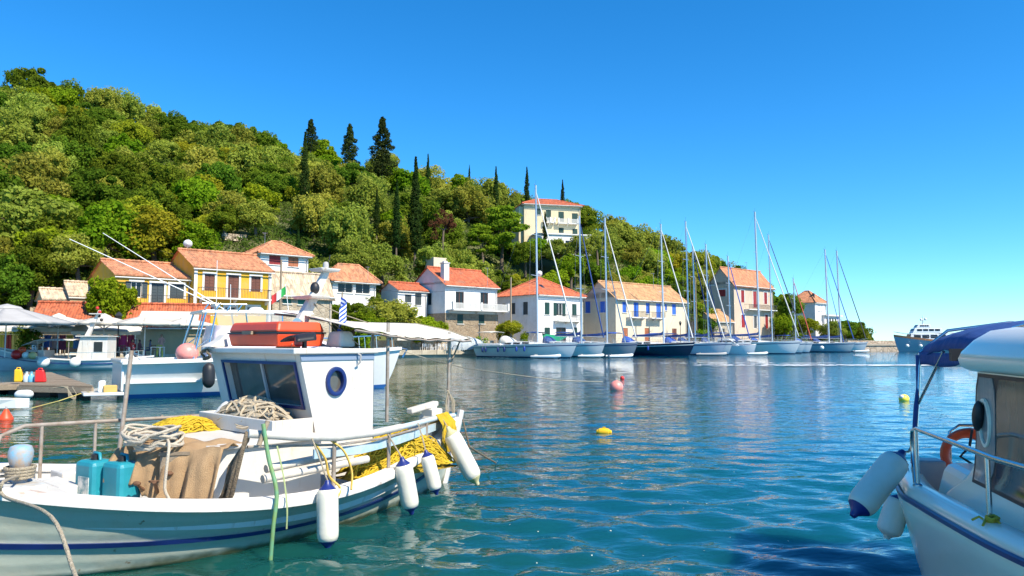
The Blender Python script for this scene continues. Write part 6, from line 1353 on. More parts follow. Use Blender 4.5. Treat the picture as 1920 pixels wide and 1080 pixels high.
o = MB().tube([FBM @ V(.2,.3,.9), at(880,838,10.6), at(916,860,11.6), at(930,868,12.4)], .014, 6).build('mooring_line', ROPED, None); tag(o, 'brown stern line from the fishing boat into the water', 'rope')

# ================================================================== LEFT QUAY: CAIQUES, PONTOON, UMBRELLAS
def caique(name, label, stern, ang, L, B, hm, stripe, zs=.75, zb=1.7):
    e = empty(name, (*stern, 0), ang, label, 'fishing boat'); rg = []
    for i in range(25):
        t = i/24; b = B/2*max(1-abs(2*t-1)**2.4, .01); zg = zs + (zb-zs)*max((t-.4)/.6,0)**1.8 + .22*max((.3-t)/.3,0)**2; half = []
        for k in range(9):
            q = k/8; half.append(V(L/2+(L*t-L/2)*(1-.08*(1-q)*abs(2*t-1)), b*(.8*min(q/.45,1)**.55+.2*max((q-.3)/.7,0)), -.4+(zg+.4)*q))
        rg.append(half[::-1] + [V(p.x,-p.y,p.z) for p in half[1:]])
    MB().loft(rg, False, False).build('hull', hm, e, smooth=50)
    MB().loft([[V(r[0].x,r[0].y*.92,r[0].z-.02), V(r[0].x,r[0].y*.9,r[0].z-.3), V(r[0].x,0,r[0].z-.25), V(r[0].x,-r[0].y*.9,r[0].z-.3), V(r[0].x,-r[0].y*.92,r[0].z-.02)] for r in rg[1:-1]], False, False).build('deck', WHITE, e)
    for sg in (0,-1):
        s2 = 1 if sg == 0 else -1
        MB().loft([[r[sg]+V(0,s2*.06,-.05), r[sg]+V(0,s2*.06,.05), r[sg]+V(0,-s2*.1,.05), r[sg]+V(0,-s2*.1,-.05)] for r in rg]).build('rail_cap', CAPM, e)
        MB().loft([[(r[2] if sg == 0 else r[-3])+V(0,s2*.0,-.04), (r[2] if sg == 0 else r[-3])+V(0,s2*.05,-.03), (r[2] if sg == 0 else r[-3])+V(0,s2*.05,.03), (r[2] if sg == 0 else r[-3])+V(0,-s2*.0,.04)] for r in rg]).build('stripe', stripe, e)
    MB().tube([rg[-1][8]+V(.05,0,.3), rg[-1][4]+V(.05,0,0), rg[-1][0]+V(.12,0,.35)], .09, 6).build('stem_post', WHITE, e)
    return e, rg
LHULL = mat('grey_blue_hull', (.42,.50,.52), .45, col2=(.34,.42,.45), scale=1.5)
bp_ = at(-22, 641, 52.5); sp2 = at(290, 641, 54.5); d = bp_ - sp2
CQ, rg2 = caique('caique', 'long grey white caique with buoys along its rail at the inner quay', (sp2.x, sp2.y), math.atan2(d.y, d.x), d.length, 3.6, LHULL, NAVY)
CQM = Matrix.Translation((sp2.x, sp2.y, 0)) @ Matrix.Rotation(math.atan2(d.y, d.x), 4, 'Z')
wh = MB().hexa([(2.9,-1.0,.5),(5.0,-1.0,.5),(5.0,1.0,.5),(2.9,1.0,.5),(2.9,-.95,2.35),(4.7,-.95,2.35),(4.7,.95,2.35),(2.9,.95,2.35)]).build('wheelhouse', WHITE, CQ, bevel=.04)
for sg in (1,-1):
    MB().bb(3.2, 3.75, sg*.965, sg*1.02, 1.3, 2.0).build('window', GLASS, wh); MB().bb(4.0, 4.5, sg*.965, sg*1.02, .7, 2.1).build('door', WHITE, wh)
MB().bb(2.75, 4.95, -1.15, 1.15, 2.36, 2.44).build('wheelhouse_roof', WHITE, CQ, bevel=.02)
MB().loft([[p + V(a*w_, b*w_, 0) for (a,b) in ((-1,-1),(1,-1),(1,1),(-1,1))] for (p, w_) in ((V(4.6,0,2.3),.16),(V(4.2,0,3.3),.12),(V(3.8,0,4.3),.07))]).build('signal_mast', WHITE, CQ)
for z in (3.4, 4.0): MB().bb(3.6, 4.4, -.35, .35, z, z+.06).build('mast_platform', WHITE, CQ)
for k in range(4): MB().ball((3.75+.1*(k%2), -.25+.2*k, 3.6+.28*k), .12, 10, 6).build('signal_ball', BLACK if k < 2 else RED, CQ, smooth=60)
fd = MB().bb(7.0, 8.6, -.9, .9, .5, 1.42).build('fore_cabin', WHITE, CQ, bevel=.05)
for sg in (1,-1): MB().bb(7.4, 8.0, sg*.905, sg*.93, .95, 1.3).build('window', GLASS, fd)
aw2 = MB(); aw2.sheet(lambda a, b: V(5.1+3.3*a, (b-.5)*2.2, 2.15 - .05*math.cos(b*6.28) - .6*max(a-.75,0)*4*.6), 12, 8); aw2.build('awning', WHITE, CQ, smooth=60, solid=.02)
for (x, y) in ((5.4,1.0),(5.4,-1.0),(7.4,1.0),(7.4,-1.0)): MB().tube([(x,y,.6),(x,y,2.1)], .025, 6).build('awning_pole', GALV, CQ)
g = MB(); g.tube([V(r[0].x, r[0].y-.1, r[0].z+.5) for r in rg2[2:12]], .018, 5); g.tube([V(r[0].x, -r[0].y+.1, r[0].z+.5) for r in rg2[2:12]], .018, 5)
for r in rg2[2:12:3]:
    for s2 in (1,-1): g.tube([(r[0].x, s2*(r[0].y-.1), r[0].z),(r[0].x, s2*(r[0].y-.1), r[0].z+.5)], .018, 5)
g.build('guardrail', STEEL, CQ)
for (x, y, z, r_, m, lab) in ((8.45,1.62,1.12,.34,RED,'red ball buoy on the caique rail'),(8.15,1.55,1.42,.25,ORANGE,'orange ball buoy behind the red one on the caique'),(7.85,1.66,1.08,.24,GEL,'white ball buoy next to the red one on the caique'),(7.4,1.68,1.06,.27,mat('cream_buoy', (.6,.46,.2), .5),'cream ball buoy beside the caique fore cabin'),
                              (6.6,1.95,.62,.40,GEL,'white round fender amidships on the caique'),(4.6,1.95,.58,.36,GEL,'white round fender below the caique wheelhouse'),(1.3,1.25,.82,.34,GEL,'white round fender near the caique stern')):
    o = MB().ball((x,y,z), r_, 14, 10).build('ball_buoy', m, None, smooth=60); o.matrix_world = CQM; tag(o, lab, 'buoy', 'buoys hanging on the caique')
p = at(345, 641, 57); q = at(245, 641, 56.5); d = q - p
CB, rg3 = caique('rowing_boat', 'small dark blue boat with varnished bow rail behind the sport boat', (p.x, p.y), math.atan2(d.y, d.x), d.length, 1.7, mat('deep_blue_hull', (.012,.05,.2), .4), WHITE, .6, 1.25)
# pontoon with deck planks
pw = [at(40,641,27.0), at(178,641,26.2), at(98,641,38), at(52,641,38.5)]
px_, py_ = (pw[1]-pw[0]), (pw[2]-pw[1]); PT = empty('pontoon', (pw[0].x, pw[0].y, 0), 0, 'weathered plank pontoon carrying yellow and red cans', 'pontoon')
a0, b0, b1, a1 = V(0,0,0), pw[1]-pw[0], pw[2]-pw[0], pw[3]-pw[0]
NPL = 40
for k in range(NPL):
    f0, f1 = k/NPL+.0008, (k+1)/NPL-.0012; L0, R0, L1, R1 = a0+(a1-a0)*f0, b0+(b1-b0)*f0, a0+(a1-a0)*f1, b0+(b1-b0)*f1; z = .46 + .012*random.Random(k).uniform(-1,1)
    MB().hexa([(*L0[:2],z-.05),(*R0[:2],z-.05),(*R1[:2],z-.05),(*L1[:2],z-.05),(*L0[:2],z),(*R0[:2],z),(*R1[:2],z),(*L1[:2],z)]).build('plank', WOOD, PT)
for (a, b) in ((a0,b0),(b0,b1),(a0,a1)):
    t_ = (b-a).normalized()*.06; MB().beam(V(*(a-t_*0)[:2],.30)+V(0,-.04,0), V(*(b)[:2],.30)+V(0,-.04,0), .09, .20).build('fascia_beam', WOOD, PT)
for f in (.06, .5, .94):
    for (s0, s1) in ((.2,.2),(.8,.8)):
        c = (a0+(b0-a0)*s0)*(1-f) + (a1+(b1-a1)*s1)*f; MB().box((c.x,c.y,.02), (.7,.9,.42)).build('float', BLACK, PT, bevel=.05)
PT2 = empty('pontoon', (0,0,0), 0, 'lower side plank walkway joining the pontoon at the photo edge', 'pontoon')
c0, c1 = at(-60,641,27.6), at(40,641,28.4)
for k in range(14):
    f0, f1 = k/14+.001, (k+1)/14-.004; A, Bq = c0+(c1-c0)*f0, c0+(c1-c0)*f1; MB().hexa([(A.x,A.y,.33),(Bq.x,Bq.y,.33),(Bq.x,Bq.y+2.2,.33),(A.x,A.y+2.2,.33),(A.x,A.y,.39),(Bq.x,Bq.y,.39),(Bq.x,Bq.y+2.2,.39),(A.x,A.y+2.2,.39)]).build('plank', WOOD, PT2)
MB().beam((c0.x,c0.y-.05,.26),(c1.x-.05,c1.y-.05,.26), .08,.14).build('fascia_beam', WOOD, PT2)
for f in (.3,.8): c = c0+(c1-c0)*f; MB().box((c.x,c.y+1,.05), (.7,1.2,.42)).build('float', BLACK, PT2, bevel=.05)
def can(px, y, m, label, w=.32, hh=.46):
    p = at(px, 641, y); e = empty('jerrycan', (p.x, p.y, .47), R(15), label, 'jerrycan'); MB().hexa([(-w/2,-w*.32,0),(w/2,-w*.32,0),(w/2,w*.32,0),(-w/2,w*.32,0),(-w/2,-w*.32,hh),(w*.3,-w*.32,hh),(w*.3,w*.32,hh),(-w/2,w*.32,hh)]).build('body', m, e, bevel=.04)
    MB().tube([(-w*.3,0,hh-.01),(-w*.28,0,hh+.06),(w*.08,0,hh+.06),(w*.1,0,hh-.01)], .022, 6).build('handle', m, e, smooth=60); MB().cyl((w*.34,0,hh-.06),(w*.38,0,hh+.03), .04, n=10).build('cap', BLACK, e)
can(39, 28.6, YEL, 'yellow jerrycan standing on the pontoon', .30, .48); can(80, 28.4, RED, 'red jerrycan standing on the pontoon', .36, .46)
for (px, lab, m) in ((53,'clear plastic bottle beside the yellow can', mat('clear_plastic', (.5,.58,.62), .15)),(62,'pale blue bottle beside the red can', mat('blue_plastic', (.15,.42,.62), .2))):
    p = at(px, 641, 28.5); o = MB().lathe([(.10,0),(.11,.02),(.11,.22),(.05,.30),(.04,.36),(.045,.37),(.045,.40)], 14).build('water_bottle', m, None, smooth=50); o.location = (p.x, p.y, .465); tag(o, lab, 'bottle')
p = at(60, 641, 26.6); mb = MB(); capsule(mb, (-.32,0,.0), (.32,0,.02), .16, 12); o = mb.build('cylinder_fender', GELDULL, None, smooth=60); o.location = (p.x, p.y-.3, .14); tag(o, 'dirty white fender floating at the pontoon front', 'fender')
p = at(132, 641, 26.1); mb = MB(); 
for k in range(4): mb.tube([(-.5+.1*k,-.02,.40),(-.1+.05*k,-.06,.44),(.05,-.07,.36),(.1+.05*k,-.08,.1),(.28+.02*k,-.08,.0),(.36,-.08,.2),(.2,-.06,.42)], .013, 5)
o = mb.build('rope_bundle', ROPE, None, smooth=60); o.location = (p.x, p.y-.05, 0); tag(o, 'loose rope loops hanging off the pontoon front', 'rope')
p = at(-8, 641, 22); e = empty('small_skiff', (p.x, p.y, .05), R(8), 'white pointed skiff tip at the photo edge by the pontoon', 'boat'); MB().loft([[V(x, w_, .28), V(x, w_*.7, 0), V(x, -w_*.7, 0), V(x, -w_, .28)] for (x, w_) in ((-2.2,.6),(-1,.6),(0,.45),(.7,.2),(1.0,.02))]).build('hull', GEL, e, bevel=.02); MB().bb(-1.6,-1.3,-.5,.5,.2,.24).build('thwart', WOOD, e)
# floats and buoys on the water
p = at(18, 641, 19.2); e = empty('cone_buoy', (p.x, p.y, 0), 0, 'orange cone buoy floating left of the fishing boat', 'buoy'); MB().lathe([(.10,-.1),(.17,-.02),(.175,.04),(.15,.08),(.05,.26),(.03,.28)], 18).build('body', ORANGE, e, smooth=40); MB().lathe([(.022,.28),(.02,.34),(.006,.36)], 10).build('top_ring', GREYC, e)
p = at(1155, 641, 30.8); e = empty('mooring_buoy', (p.x, p.y, .14), 0, 'faded pink mooring buoy in the middle of the harbour', 'buoy'); MB().ball((0,0,0), (.28,.28,.27), 18, 12).build('body', PINK, e, smooth=60); MB().tube([(.0,0,.26),(.03,0,.34),(.0,0,.36),(-.03,0,.33),(0,0,.26)], .02, 6).build('eye', GREYC, e)
p = at(1166, 641, 40); o = MB().ball((0,0,.05), .12, 12, 8).build('small_float', RED, None, smooth=60); o.location = p.xy.to_3d(); tag(o, 'tiny red float beyond the pink mooring buoy', 'buoy')
p = at(1131, 641, 16.4); e = empty('yellow_float', (p.x, p.y, .03), R(-15), 'yellow plastic float nearest the camera on open water', 'buoy'); M_ = Matrix.Rotation(R(90), 4, 'Y'); MB().lathe([(.03,-.17),(.05,-.15),(.05,-.12),(.075,-.11),(.085,-.06),(.085,.06),(.075,.11),(.05,.12),(.05,.15),(.03,.17)], 16, M_).build('body', YEL, e, smooth=40); MB().bb(-.03,.03,-.02,.02,.07,.11).build('lug', YEL, e)
p = at(1691, 641, 25.4); e = empty('mooring_buoy', (p.x, p.y, .07), R(30), 'yellow and white buoy near the motorboat bimini', 'buoy'); MB().ball((0,0,0), (.19,.16,.15), 16, 10).build('body', mat('lemon_plastic', (.78,.66,.06), .4), e, smooth=60); MB().ball((-.13,0,.07), (.08,.08,.07), 12, 8).build('white_top', GEL, e, smooth=60)

# umbrellas ---------------------------------------------------------
def umbrella(px, y, ztop, zedge, half, m, label, group='quayside umbrellas', sides=8, tilt=0):
    p = at(px, 641, y); e = empty('patio_umbrella', (p.x, p.y, .85), R(22), label, 'umbrella', group); zt, ze_ = ztop-.85, zedge-.85
    MB().tube([(0,0,0),(0,0,zt+.05)], .04, 8).build('pole', WHITE, e, smooth=60); MB().lathe([(.35,0),(.35,.06),(.08,.1)], 16).build('base', GREYC, e)
    for k in range(sides):
        a, b = 2*math.pi*k/sides, 2*math.pi*(k+1)/sides; mb = MB(); rr = []
        for i in range(6):
            f = i/5; rad = half*(.1+.9*f); z = zt - (zt-ze_)*f**1.05; row = []
            for j in range(5):
                g_ = j/4; pt = V(math.cos(a),math.sin(a),0).lerp(V(math.cos(b),math.sin(b),0), g_)*rad; row.append(V(pt.x,pt.y,z - .05*f*math.sin(math.pi*g_)))
            rr.append(row)
        rr.append([q + V(0,0,-.16) for q in rr[-1]]); mb.loft(rr, False, False); mb.build('canopy_panel', m, e, smooth=40, solid=.012)
        MB().tube([(0,0,zt-.1), V(math.cos(a)*half*.96, math.sin(a)*half*.96, ze_-.02)], .015, 4).build('rib', WOOD, e); MB().tube([(0,0,zt-1.0), V(math.cos(a)*half*.5, math.sin(a)*half*.5, ze_+(zt-ze_)*.46)], .014, 4).build('strut', WOOD, e)
    MB().lathe([(half*.24,zt-.12),(half*.2,zt+.02),(.03,zt+.22)], sides).build('vent_cap', m, e)
umbrella(271, 56.5, 3.95, 3.42, 2.45, UMB, 'cream umbrella with visible ribs, right end of the taverna row')
umbrella(194, 56.5, 3.95, 3.45, 2.2, UMB, 'cream umbrella behind the caique wheelhouse')
umbrella(108, 57, 4.0, 3.5, 2.2, UMB, 'cream umbrella between grey canopy and caique wheelhouse')
umbrella(348, 60, 3.9, 3.4, 2.3, UMB, 'cream umbrella half hidden behind the sport boat frame')
umbrella(10, 50, 4.35, 3.35, 4.0, GREYC, 'large grey canopy umbrella at the photo edge')
umbrella(62, 58.5, 3.6, 3.2, 1.6, UMB, 'small pale umbrella behind the grey canopy')
# taverna awnings
for (px, y, wd, z, dp, lab) in ((60, 58.7, 4.6, 3.05, 1.6, 'cream scalloped awning at the taverna, photo edge side'), (125, 59.5, 4.6, 3.05, 1.6, 'cream scalloped awning in the middle of the taverna'), (205, 59.5, 4.8, 2.8, 2.4, 'pale lowered awning at the taverna end'), (318, 64, 4.6, 3.9, 2.6, 'cream awning under the small yellow house balcony')):
    p = at(px, 641, y); e = empty('shop_awning', (p.x, p.y, z), R(21), lab, 'awning', 'awnings along the taverna')
    MB().sheet(lambda a, b: V((a-.5)*wd, -dp*b + .6, .75 - .75*b), 12, 5).build('canvas', CANVAS, e, solid=.02)
    v = MB(); v.sheet(lambda a, b: V((a-.5)*wd, -dp+.6-.02, -.0 - b*(.22+.05*abs(math.sin(a*wd*6)))), 60, 1); v.build('valance', CANVAS, e, solid=.01)
    for x in (-wd/2+.1, wd/2-.1): MB().tube([(x,.55,.1),(x,-dp+.6,.0)], .02, 5).build('arm', WHITE, e)
# lamps, poles
def street_lamp(px, y, ztop, label):
    p = at(px, 641, y); e = empty('street_lamp', (p.x, p.y, .85), 0, label, 'street lamp', 'lantern street lamps'); h2 = ztop-.85
    MB().tube([(0,0,0),(0,0,.8),(0,0,.85),(0,0,h2-.75)], [.11,.08,.05,.045], 8).build('pole', IRON, e, smooth=50)
    MB().loft([[V(w_*c_,w_*s2,z) for (c_,s2) in ((-1,-1),(1,-1),(1,1),(-1,1))] for (w_, z) in ((.09,h2-.72),(.17,h2-.3))]).build('lantern_glass', GLASS, e)
    MB().loft([[V(w_*c_,w_*s2,z) for (c_,s2) in ((-1,-1),(1,-1),(1,1),(-1,1))] for (w_, z) in ((.21,h2-.3),(.12,h2-.12),(.03,h2))]).build('lantern_cap', IRON, e)
street_lamp(221, 58, 4.35, 'black lantern lamp between the cream umbrellas'); street_lamp(1276, 113, 5.2, 'black lantern lamp by the cream building'); 
def pole(px, y, z, label, h0=.8, lean=0):
    p = at(px, 641, y); o = MB().tube([(0,0,0),(lean,0,z-h0)], [.13,.1], 8); q = o.build('utility_pole', WOOD, None, smooth=60); q.location = (p.x, p.y, h0); return tag(q, label, 'pole', 'wooden utility poles')
pole(524, 78, zat(487,78), 'dark wooden pole in front of the stone cottage', 3); pole(958, 106, zat(520,106), 'thin wooden pole left of the square white house'); pole(1306, 132, zat(520,132), 'wooden pole left of the low stone outbuilding')
wr = [at(300,470,80), at(524,492,78), at(760,548,100), at(958,524,106), at(1140,540,115), at(1306,524,132), at(1450,545,140)]
for a, b, lab in zip(wr[:-1], wr[1:], ('overhead wire crossing the tall yellow roof','overhead wire right of the dark wooden pole','overhead wire in front of the balcony house','overhead wire across the square white house','overhead wire over the tan tiled roof','overhead wire across the stone building')):
    o = MB().tube([a+(b-a)*t - V(0,0,1.4*t*(1-t)*4*.4) for t in [i/10 for i in range(11)]], .016, 4).build('overhead_wire', BLACK, None); tag(o, lab, 'wire')
# tables, chairs
CH = {'white': mat('white_chair_paint', (.72,.72,.7), .5), 'wood': mat('brown_chair_wood', (.2,.1,.05), .6), 'green': mat('lime_chair_paint', (.35,.42,.03), .5)}
def chair_proto(m):
    e = empty('cafe_chair'); MB().bb(-.2,.2,-.2,.2,.43,.46).build('seat', m, e)
    for (x, y) in ((-.18,-.18),(.18,-.18)): MB().bb(x-.02,x+.02,y-.02,y+.02,0,.43).build('leg', m, e)
    for x in (-.18,.18): MB().bb(x-.02,x+.02,.16,.20,0,.9).build('back_leg', m, e)
    for z in (.58,.7,.84): MB().bb(-.16,.16,.165,.195,z,z+.06).build('back_slat', m, e)
    return e
def table_proto(m):
    e = empty('cafe_table'); MB().bb(-.4,.4,-.4,.4,.71,.75).build('top', m, e)
    for (x, y) in ((-.35,-.35),(.35,-.35),(.35,.35),(-.35,.35)): MB().bb(x-.025,x+.025,y-.025,y+.025,0,.71).build('leg', m, e)
    return e
protos = {k: chair_proto(m) for k, m in CH.items()}; used = set(); tp = table_proto(CH['white']); tused = []
def put_chair(kind, px, y, rz, label, group):
    p = at(px, 641, y); o = protos[kind]
    if kind in used: o = copy_tree(o)
    used.add(kind); o.location = (p.x, p.y, .853); o.rotation_euler.z = rz; tag(o, label, 'chair', group)
def put_table(px, y, label):
    p = at(px, 641, y); o = tp if not tused else copy_tree(tp); tused.append(1); o.location = (p.x, p.y, .853); tag(o, label, 'table', 'waterfront tables')
crn = random.Random(12)
for i in range(11): put_chair('white', 792 + i*7.5, 99.0 + crn.uniform(-.4,.6), crn.uniform(0,6.28), f'white chair on the quay below the balcony house, {ORD[i]} from left', 'white chairs on the quay')
for i, px in enumerate((805, 832, 858)): put_table(px, 100.3, f'white table among the quay chairs, {ORD[i]} from left')
for i, (px, y) in enumerate(((196,57.2),(207,57.6),(230,57.3),(243,57.8),(290,58.6),(300,58.2),(172,57.5),(60,56.5),(72,56.6))):
    put_chair('green' if px == 300 else 'white' if i % 2 else 'wood', px, y, crn.uniform(0,6.28), f'cafe chair under the taverna umbrellas, {ORD[sorted((196,207,230,243,290,300,172,60,72)).index(px)]} from left', 'chairs at the taverna')
for i, px in enumerate((184, 237, 296, 66)): put_table(px, 58.3, f'cafe table under the taverna umbrellas, {ORD[(1,2,3,0)[i]]} from left')
# goods hung out in front of the taverna
for (px, y, cols, lab) in ((22, 59.0, ((.5,.4,.05),(.35,.05,.04),(.6,.45,.1),(.2,.1,.05)), 'rack of yellow and brown garments by the grey canopy'), (118, 60.0, ((.05,.12,.4),(.5,.3,.28),(.25,.05,.1),(.5,.42,.1),(.08,.2,.4)), 'rack of mixed coloured garments behind the caique'), (232, 60.2, ((.5,.02,.12),(.55,.05,.2),(.4,.04,.1)), 'rack of magenta garments near the rightmost umbrella')):
    p = at(px, 641, y); e = empty('clothes_rack', (p.x, p.y, .853), R(21), lab, 'clothes rack', 'racks outside the taverna'); L = .55*len(cols)
    fr_ = MB().tube([(-L/2,0,0),(-L/2,0,1.75),(L/2,0,1.75),(L/2,0,0)], .02, 6); fr_.build('frame', STEEL, e)
    for k, c in enumerate(cols):
        x = -L/2 + .3 + k*.52; MB().sheet(lambda a, b: V(x + (a-.5)*(.46+.1*b), .05*math.sin(a*9+k), 1.7 - (1.0+.1*(k%3))*b), 6, 4).build('garment', mat(f'cloth_{px}_{k}', c, .9), e, solid=.02)
def bush(px, y, s, m, label, z=.85, pot=True):
    p = at(px, 641, y); e = empty('potted_shrub' if pot else 'shrub', (p.x, p.y, z), 0, label, 'plant'); rn_ = np.random.default_rng(int(px)); cl_ = []
    for k in range(9): cl_.append(((rn_.normal()*.25*s, rn_.normal()*.25*s, .6*s + rn_.uniform(0,1.1)*s), (.42*s,.42*s,.42*s)))
    pp, n2 = clump_pts(cl_, 150, rn_, .5); o = bpy.data.objects.new('foliage', leaf_mesh('foliage', pp, n2, .09*max(s,1), LM[m], int(px))); COL.objects.link(o); o.parent = e
    MB().lathe([(.2*s,0),(.28*s,.45*s),(.24*s,.46*s)], 14).build('pot', TILE['pink'], e, smooth=40) if pot else MB().tube([(0,0,-.3),(0,0,.8*s)], .06, 6).build('stem', BARK, e)
bush(54, 58, 1.35, 'oak', 'dark potted shrub in front of the taverna'); bush(984, 103, 1.2, 'lime', 'round green potted shrub on the quay behind the long white yacht'); bush(1318, 125, 1.6, 'lime', 'light green shrub by the low stone outbuilding', pot=False)
bush(946, 108, 2.0, 'gold', 'yellow green shrub at the foot of the thin wooden pole', pot=False); bush(690, 92, 2.0, 'lime', 'green garden shrub above the quay left of the white chairs', .85, False); bush(905, 104.5, 1.0, 'lime', 'small shrub at the corner of the stone ground floor', pot=False)
# boat under a grey cover, green sun shade
p = at(872, 641, 101.5); e = empty('covered_boat', (p.x, p.y, .853), R(15), 'boat wrapped in a pale grey cover on the quay', 'boat')
MB().loft([[V(x, w_*math.cos(a), .45 + hh*max(math.sin(a),-.25)) for a in [6.2832*j/16 for j in range(16)]] for (x, w_, hh) in ((-2.4,.5,.9),(-2.2,.9,1.2),(-1.2,1.05,1.55),(.2,1.0,1.5),(1.4,.75,1.2),(2.2,.35,.9),(2.5,.1,.7))]).build('cover', mat('pale_grey_cover', (.44,.48,.50), .8, col2=(.36,.40,.42), scale=2, bump=.3, bscale=4), e, smooth=60)
for x in (-1.2, 1.0): MB().bb(x-.1, x+.1, -.8, .8, 0, .3).build('cradle', WOOD, e)
p = at(1043, 641, 103.5); e = empty('sun_shade', (p.x, p.y, .853), R(10), 'green shade cloth stretched over the quay behind the long white yacht', 'sun shade')
MB().sheet(lambda a, b: V(-1.9+4.2*a, -1.0+1.6*b, 2.35 - (1.9*(1-a)**1.2)*(1-b) - .25*math.sin(math.pi*a)), 12, 8).build('cloth', mat('green_shade_cloth', (.0,.26,.13), .8, col2=(.0,.2,.1), scale=3), e, smooth=60, solid=.02)
for x in (-1.7, 2.1): MB().tube([(x,.55,0),(x,.55,2.3)], .03, 6).build('post', GALV, e)
for (a, b, lab) in ((690, 770, 'waterfront garden wall of pale rubble left of the quay chairs'), (772, 925, 'long pale rubble wall below the stone ground floor')):
    A, Bq = at(a, 641, 101.5 if a > 700 else 97), at(b, 641, 106.5 if a > 700 else 101); o = MB().beam((0,0,1.0), (*(Bq-A).xy, 1.0), .5, 2.0); q = o.build('garden_wall', PL['stone']); q.location = (A.x, A.y, .2); tag(q, lab, 'wall')

# people at the taverna ----------------------------------------------
def person(px, y, pose, shirt, label, rz=0):
    p = at(px, 641, y); sit = pose == 'sit'
    J = {'pel':(0,0,.52 if sit else .92), 'che':(0,.02,.92 if sit else 1.32), 'nek':(0,.0,1.08 if sit else 1.48), 'hd':(0,-.02,1.2 if sit else 1.62), 'top':(0,-.02,1.3 if sit else 1.72)}
    for s2, n in ((1,'l'),(-1,'r')):
        J['hip'+n] = (.09*s2,0,J['pel'][2]-.02); J['kn'+n] = (.11*s2,-.42,.5) if sit else (.1*s2,-.03,.5); J['an'+n] = (.11*s2,-.42,.08) if sit else (.1*s2,.02,.08); J['to'+n] = (.11*s2,-.58,.04) if sit else (.11*s2,-.14,.04)
        J['sh'+n] = (.18*s2,.0,J['che'][2]+.08); J['el'+n] = (.24*s2,-.03,J['che'][2]-.2); J['ha'+n] = (.18*s2,-.28,J['che'][2]-.24)
    E_ = [('pel','che'),('che','nek'),('nek','hd'),('hd','top')]
    for n in 'lr': E_ += [('pel','hip'+n),('hip'+n,'kn'+n),('kn'+n,'an'+n),('an'+n,'to'+n),('che','sh'+n),('sh'+n,'el'+n),('el'+n,'ha'+n)]
    ks = list(J); rad = {'pel':.14,'che':.15,'nek':.055,'hd':.10,'top':.07,'hip':.10,'kn':.065,'an':.045,'to':.035,'sh':.065,'el':.045,'ha':.035}
    me = bpy.data.meshes.new('person'); me.from_pydata([J[k] for k in ks], [(ks.index(a), ks.index(b)) for a, b in E_], []); o = bpy.data.objects.new('person', me); COL.objects.link(o)
    o.modifiers.new('skin', 'SKIN'); o.modifiers.new('sub', 'SUBSURF').levels = 1; o.modifiers['sub'].render_levels = 1
    for i, k in enumerate(ks):
        r_ = next(v for kk, v in sorted(rad.items(), key=lambda q: -len(q[0])) if k.startswith(kk)); me.skin_vertices[0].data[i].radius = (r_, r_*.85); me.skin_vertices[0].data[i].use_root = (i == 0)
    me.materials.append(mat('shirt_%d' % px, shirt, .9)); o.location = (p.x, p.y, .853); o.rotation_euler.z = rz; tag(o, label, 'person')
    z = J['hd'][2]; MB().ball((0,-.045,z+.01), (.078,.085,.105), 12, 8).build('head', mat('skin_tone', (.42,.24,.16), .6), o, smooth=60); MB().ball((0,.0,z+.05), (.088,.09,.095), 12, 8).build('hair', mat('dark_hair', (.03,.02,.015), .7), o, smooth=60)
person(248, 57.9, 'sit', (.45,.05,.05), 'person in dark red seated under the rightmost cream umbrella', 1.0)
person(282, 58.8, 'sit', (.1,.12,.2), 'person in dark blue seated at the taverna table', -1.2)
person(303, 60, 'stand', (.55,.3,.28), 'person in pink top standing under the yellow house awning', .4)
person(262, 59.5, 'sit', (.25,.1,.12), 'person in maroon seated behind the umbrella pole', 2.5)

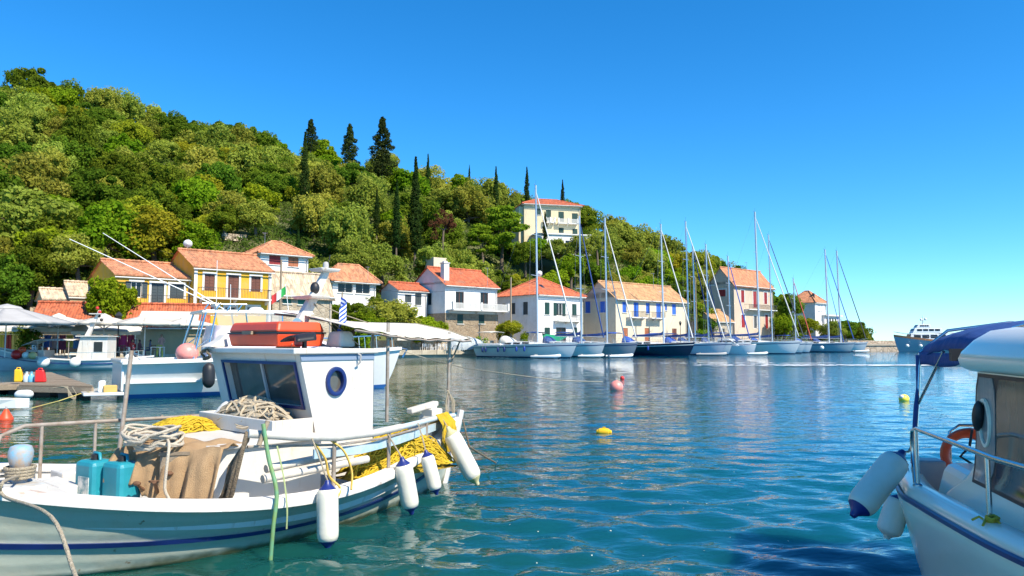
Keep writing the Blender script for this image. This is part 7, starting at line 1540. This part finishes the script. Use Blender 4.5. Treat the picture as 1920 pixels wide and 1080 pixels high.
# roof clutter: satellite dishes and television aerials
def dish(px, py, y, label, r_=.45):
    p = at(px, py, y); e = empty('satellite_dish', p, R(200), label, 'satellite dish', 'dishes on the roofs')
    MB().lathe([(.02,0),(r_*.5,.05),(r_*.85,.14),(r_,.2)], 18, Matrix.Rotation(R(65), 4, 'X')).build('reflector', GEL, e, smooth=60, solid=.02); MB().tube([(0,.1,-1.2),(0,.05,0)], .03, 6).build('mount', GALV, e); MB().tube([(0,0,-.1),(0,-.45,.12)], .015, 5).build('feed_arm', GALV, e)
dish(352, 458, 79, 'white satellite dish behind the tall yellow roof'); dish(243, 569, 67, 'white satellite dish in front of the small yellow house'); dish(1012, 514, 117, 'white satellite dish on the square white house roof', .5)
def aerial(px, py, y, h, label):
    p = at(px, py, y); e = empty('roof_aerial', (p.x, p.y, p.z-h), R(30), label, 'aerial', 'television aerials'); MB().tube([(0,0,-.6),(0,0,h)], .025, 5).build('mast', WIRE, e)
    for k in range(4): MB().tube([(-.35+.06*k,.18*k,h-.05),(.35-.06*k,.18*k,h-.05)], .014, 4).build('element', WIRE, e)
    MB().tube([(0,-.1,h-.05),(0,.6,h-.05)], .016, 4).build('boom', WIRE, e)
aerial(497, 436, 95, 2.6, 'television aerial above the red shuttered white house'); aerial(690, 500, 104, 2.0, 'television aerial above the pyramid roof'); aerial(914, 502, 110, 2.2, 'television aerial on the balcony house roof'); aerial(1225, 512, 123, 2.2, 'television aerial on the tan tiled roof'); aerial(1400, 492, 150, 2.4, 'television aerial on the tall stone building')
# three coloured flag on the sport boat
fl_ = empty('tricolour_flag', label='green white and red flag on the sport boat', cat='flag'); fl_.matrix_world = SFM
MB().tube([(5.9,-.9,3.2),(5.75,-.9,4.3)], .015, 5).build('staff', GEL, fl_)
for k, (nm, c) in enumerate((('green_panel',(.02,.3,.06)),('white_panel',(.7,.7,.68)),('red_panel',(.5,.03,.03)))):
    MB().sheet((lambda k: lambda a, b: V(5.77 - .18*(k+a), -.9 + .05*math.sin((k+a)*3), 4.22 - .34*b - .14*(k+a)))(k), 4, 4).build(nm, mat('flag_'+nm, c, .8), fl_, solid=.004)

# bits of leaf and foam drifting on the water
rn_ = random.Random(21); mb = MB()
for k in range(170):
    y = rn_.uniform(4.5, 22); x = rn_.uniform(-.2, .62)*y; r_ = rn_.uniform(.006, .014); a0_ = rn_.uniform(0, 6.28)
    mb.add([(x + r_*rn_.uniform(.6,1.3)*math.cos(a0_+1.257*i), y + r_*rn_.uniform(.6,1.3)*math.sin(a0_+1.257*i), .055 + .01*rn_.random()) for i in range(5)], [(0,1,2,3,4)])
tag(mb.build('floating_leaves', mat('drifting_leaf', (.45,.42,.28), .8, col2=(.6,.6,.55), scale=3)), 'scattered pale leaf specks drifting on the harbour water', 'debris', kind='stuff')
